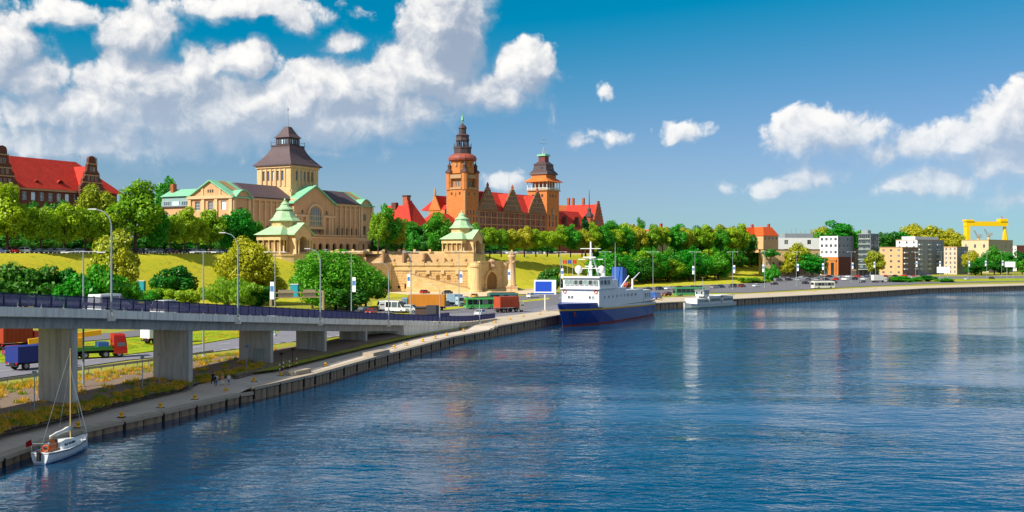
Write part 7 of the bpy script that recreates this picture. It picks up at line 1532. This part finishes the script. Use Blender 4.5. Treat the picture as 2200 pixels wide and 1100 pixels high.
for i, (px, D, top, w, k) in enumerate(((812, 446, 450, 40, 'linden2'), (830, 452, 443, 56, 'green'), (852, 458, 470, 40, 'olive'), (876, 520, 474, 52, 'green'), (908, 525, 482, 44, 'dark'), (936, 522, 456, 62, 'green'), (1018, 530, 482, 36, 'green2'))):
    ptree(px, D, top, w, k, f'{nth(i + 1)} tree from the left between the museum and the far pavilion', T + .4, 'trees between museum and far pavilion')
for i in range(23):
    px = 1052 + i * 24.8; D = 500 + i * 6.6; ptree(px, D, 485 + trr.uniform(-4, 5) + (i % 3) * 1.5, 36 + trr.uniform(-3, 6), trr.choice(('linden', 'linden2', 'linden', 'green', 'olive')), f'{nth(i + 1)} clipped linden from the left in the row below the brick office', 16.9, 'clipped lindens below the brick office')
for i, (px, D, top, w, k) in enumerate(((1258, 560, 458, 34, 'conifer'), (1318, 640, 474, 54, 'green'), (1345, 640, 478, 40, 'linden'), (1375, 655, 471, 26, 'green'), (1425, 660, 486, 40, 'dark'), (1470, 665, 484, 50, 'green2'), (1508, 670, 483, 44, 'dark'), (1548, 670, 485, 50, 'olive'), (1582, 675, 484, 46, 'olive'))):
    ptree(px, D, top, w, k, f'{nth(i + 1)} tree from the left rising behind the clipped linden row', 17.5, 'trees behind the linden row')
for i in range(13):
    q = cv(-292, 196 + i * 10.5, 17.2); tree('darkbush', q, 5.5, 12, f'{nth(i + 1)} dark shrub from the left behind the parked cars on the left terrace', 'shrubs behind the terrace cars')
for i in range(11):
    q = cv(-276 + i * 1.0, 436 + i * 11, 17.0); tree('darkbush', q, 4.6, 13, f'{nth(i + 1)} dark shrub from the left behind the linden row', 'shrubs behind the linden row')
for i, px in enumerate((816, 838, 862, 886, 908, 926)): ptree(px, 505, 508 - (i % 2) * 6, 34, ('darkbush', 'bush')[i % 2], f'{nth(i + 1)} shrub from the left in front of the red-roofed hall', 17.2, 'shrubs before the red-roofed hall')
for i, (px, D, top) in enumerate(((1590, 690, 496), (1608, 700, 503), (1626, 790, 505), (1645, 800, 508), (1656, 690, 535))):
    ptree(px, D, top, 34, ('green', 'dark')[i % 2], f'{nth(i + 1)} tree from the left in front of the orange roofs', 14, 'trees in front of the orange roofs')
# wooded slope: trees one by one
WS = []
for t in range(466, 800, 9):
    for r_, c in enumerate((-200, -210, -222, -234, -246)):
        sh = 14 * max(0, (t - 392)) / 168 if t < 560 else 14 + 26 * min(1, (t - 560) / 200); cc = c + sh * .9 + trr.uniform(-3, 3); tt = t + trr.uniform(-3, 3); P = cv(cc, tt); px = 1100 + P.x / P.y * FPX
        if px < 1276 + r_ * 4 or px > 1668: continue
        if px > 1560 and r_ < 3: continue
        if trr.random() < .06: continue
        WS.append((px, P, slope_z(c), r_))
WS.sort(key=lambda q: q[0]); CNT = {}
for i, (px, P, z, r_) in enumerate(WS):
    k = trr.choice(('green', 'green2', 'dark', 'green', 'linden', 'green2')); h = trr.uniform(10.5, 15.5) * (1.15 if r_ == 0 else 1); tree(k, (P.x, P.y, z - .2), h, h * trr.uniform(.85, 1.1), f'{nth(CNT.setdefault(r_, 0) + 1)} tree from the left in the {("lowest", "second lowest", "middle", "second highest", "highest")[r_]} row on the wooded slope', 'trees on the wooded slope'); CNT[r_] += 1
ptree(1188, 396, 578, 46, 'darkbush', 'dark clipped bush on the lawn behind the flagpoles'); ptree(1170, 400, 585, 30, 'darkbush', 'small dark bush left of the flagpoles')
for i, (px, D, top, w, k, z, lab) in enumerate(((1714, 585, 525, 62, 'olive', G, 'pale yellow-green tree in front of the beige house'), (1746, 575, 546, 62, 'green', G, 'dark green tree right of the pale one at the beige house'), (1694, 580, 560, 34, 'olive', G, 'small tree left of the pale yellow-green one'), (1654, 560, 570, 30, 'bush', G, 'round bush left of the beige house'), (1608, 540, 594, 52, 'olivebush', G, 'olive bush on the yellow hillside'), (1632, 545, 598, 44, 'olivebush', G, 'second olive bush on the yellow hillside'), (1879, 615, 536, 46, 'olive', G, 'rounded olive tree before the glass tower'),
    (1936, 560, 594, 60, 'bush', G, 'wide low hedge on the far quay'), (1990, 570, 592, 44, 'darkbush', G, 'dark bush left of the white billboard'), (2030, 560, 597, 40, 'bush', G, 'bush under the white billboard'), (1965, 565, 597, 30, 'bush', G, 'small bush between the two far quay hedges'),
    (2086, 660, 540, 44, 'olive', G, 'olive tree right of the pink house'), (2108, 655, 552, 44, 'green', G, 'green tree left of the conifer on the far quay'), (2136, 668, 530, 38, 'green2', G, 'upright green tree in front of the factory'), (2096, 640, 565, 50, 'dark', G, 'dark tree at the foot of the olive one on the far quay'), (2150, 660, 560, 40, 'dark', G, 'dark tree right of the upright green one'), (2166, 690, 542, 40, 'green', G, 'green tree before the billboard at the right edge'), (2196, 690, 536, 40, 'dark', G, 'dark tree cut by the right edge'), (2208, 660, 555, 40, 'green', G, 'green tree at the right edge of the view'),
    (1768, 800, 484, 54, 'olive', 12, 'yellow-green tree behind the white gallery roof'), (1800, 800, 478, 74, 'green', 12, 'big green tree rising behind the white gallery'), (1832, 805, 487, 56, 'green2', 12, 'green tree behind the silver cube'), (1906, 820, 492, 56, 'dark', 12, 'dark tree behind the peach house'), (1935, 830, 498, 54, 'green', 12, 'green tree behind the apartment block'), (1958, 835, 478, 60, 'olive', 12, 'tall olive tree left behind the apartment block'), (1995, 835, 482, 64, 'olive', 12, 'tall olive tree right behind the apartment block'), (2030, 830, 488, 46, 'olive', 12, 'olive tree behind the pink house'), (2056, 820, 497, 44, 'olive', 12, 'olive tree left of the gantry crane'))):
    ptree(px, D + (110 if px > 1690 and 'bush' not in k else 0), top, w, k, lab, z)
for i in range(16):
    px = 1640 + i * 38 + trr.uniform(-8, 8); D = trr.uniform(1000, 1100); ptree(px, D, trr.uniform(520, 531), 58, trr.choice(('green', 'dark', 'olive')), f'{nth(i + 1)} distant tree from the left behind the riverside buildings', 10, 'distant trees behind the riverside buildings')
# far tree belt along the horizon (one mass)
belt = crown_mesh('far_wood', 77, 60, 16, 0.1, 9000, LEAF['dark'], 60, 'dome', .8)
mb_ = None
V_ = np.zeros(len(belt.vertices) * 3, np.float32); belt.vertices.foreach_get('co', V_); V_ = V_.reshape(-1, 3); rgb = np.random.default_rng(4); allv = []
for i in range(34): a = -1700 + i * 130; allv.append(V_[:12000] * np.array([1.6, 1.0, rgb.uniform(.8, 1.4)]) + np.array([a, 1500 + abs(a) * .1 + rgb.uniform(-60, 60), 8.0]))
allv = np.concatenate(allv); me = bpy.data.meshes.new('far_wood'); k = len(allv) // 4; me.vertices.add(k * 4); me.vertices.foreach_set('co', allv[:k * 4].astype(np.float32).ravel()); me.loops.add(k * 4); me.loops.foreach_set('vertex_index', np.arange(k * 4)); me.polygons.add(k); me.polygons.foreach_set('loop_start', np.arange(k) * 4); me.polygons.foreach_set('loop_total', np.full(k, 4)); me.update(calc_edges=True); me.materials.append(LEAF['dark'])
tag(link('far_wood', me), 'far wooded horizon', None, None, 'stuff')
# weeds on the bank: tufts of dry and green grass
def tufts(name, pts, label, mats, seed, hgt=.5):
    rg = random.Random(seed); m = MB()
    for (x, y, z, r, mi) in pts:
        for b in range(46):
            a = rg.uniform(0, 6.28); q = r * math.sqrt(rg.random()); bx_ = x + math.cos(a) * q; by_ = y + math.sin(a) * q; h = hgt * rg.uniform(.5, 1.2) * (1 - .5 * q / r); w = rg.uniform(.03, .06); t_ = rg.uniform(0, 3.14); lx, ly = rg.uniform(-.2, .2), rg.uniform(-.2, .2)
            m.add([(bx_ - w * math.cos(t_), by_ - w * math.sin(t_), z - .1), (bx_ + w * math.cos(t_), by_ + w * math.sin(t_), z - .1), (bx_ + lx, by_ + ly, z + h)], [(0, 1, 2)], mi)
    me = bpy.data.meshes.new(name); me.from_pydata(m.v, [], m.f); [me.materials.append(q) for q in mats]; me.polygons.foreach_set('material_index', m.mi); me.update(); return tag(link(name, me), label, None, None, 'stuff')
wr = random.Random(9); TP = []
def bank(f, g):
    n = len(bank_lo) - 1; i = min(int(f * n), n - 1); t = f * n - i; a = bank_lo[i].lerp(bank_lo[i + 1], t); b = bank_hi[i].lerp(bank_hi[i + 1], t); q = a.lerp(b, g); q.z += math.sin(g * math.pi) * .35; return q
for i in range(1150):
    f = wr.random() ** 1.25 * .62; zone = wr.random()
    if zone < .42: g = abs(wr.gauss(0, .10))
    elif zone < .72: g = 1 - abs(wr.gauss(0, .14))
    else: g = wr.random(); f = (math.floor(f * 22) + .5 + wr.gauss(0, .18)) / 22 if wr.random() < .9 else f; g = (math.floor(g * 4) + .5 + wr.gauss(0, .18)) / 4
    if not (0.0 <= g <= 1 and 0 <= f < .9): continue
    q = bank(f, g); TP.append((q.x, q.y, q.z, wr.uniform(.25, .6), 0 if wr.random() < .55 else (1 if wr.random() < .6 else 2)))
tufts('weeds', TP, 'dry yellow and green weeds on the earth bank', [leafmat('dry weed', '#a8841c', '#d2a63a', .3), leafmat('green weed', '#4a6a14', '#8a9a24', .3), leafmat('olive weed', '#6a6414', '#a89a2a', .3)], 5)
TP = []
for i in range(500):
    q = gp(wr.uniform(60, 640), 0 + 800, G); f = wr.random(); a = gp(-40 + 640 * f, 757 - 55 * f, G); b = gp(-40 + 640 * f, 785 - 70 * f, G); q = a.lerp(b, wr.random()); TP.append((q.x, q.y, q.z, wr.uniform(.3, .8), 1 if wr.random() < .7 else 0))
tufts('median_grass', TP, 'rough grass on the median strip', [leafmat('dry weed', '#a8841c', '#d2a63a', .3), leafmat('bright grass', '#5a8a14', '#8fb42a', .3)], 6, .3)
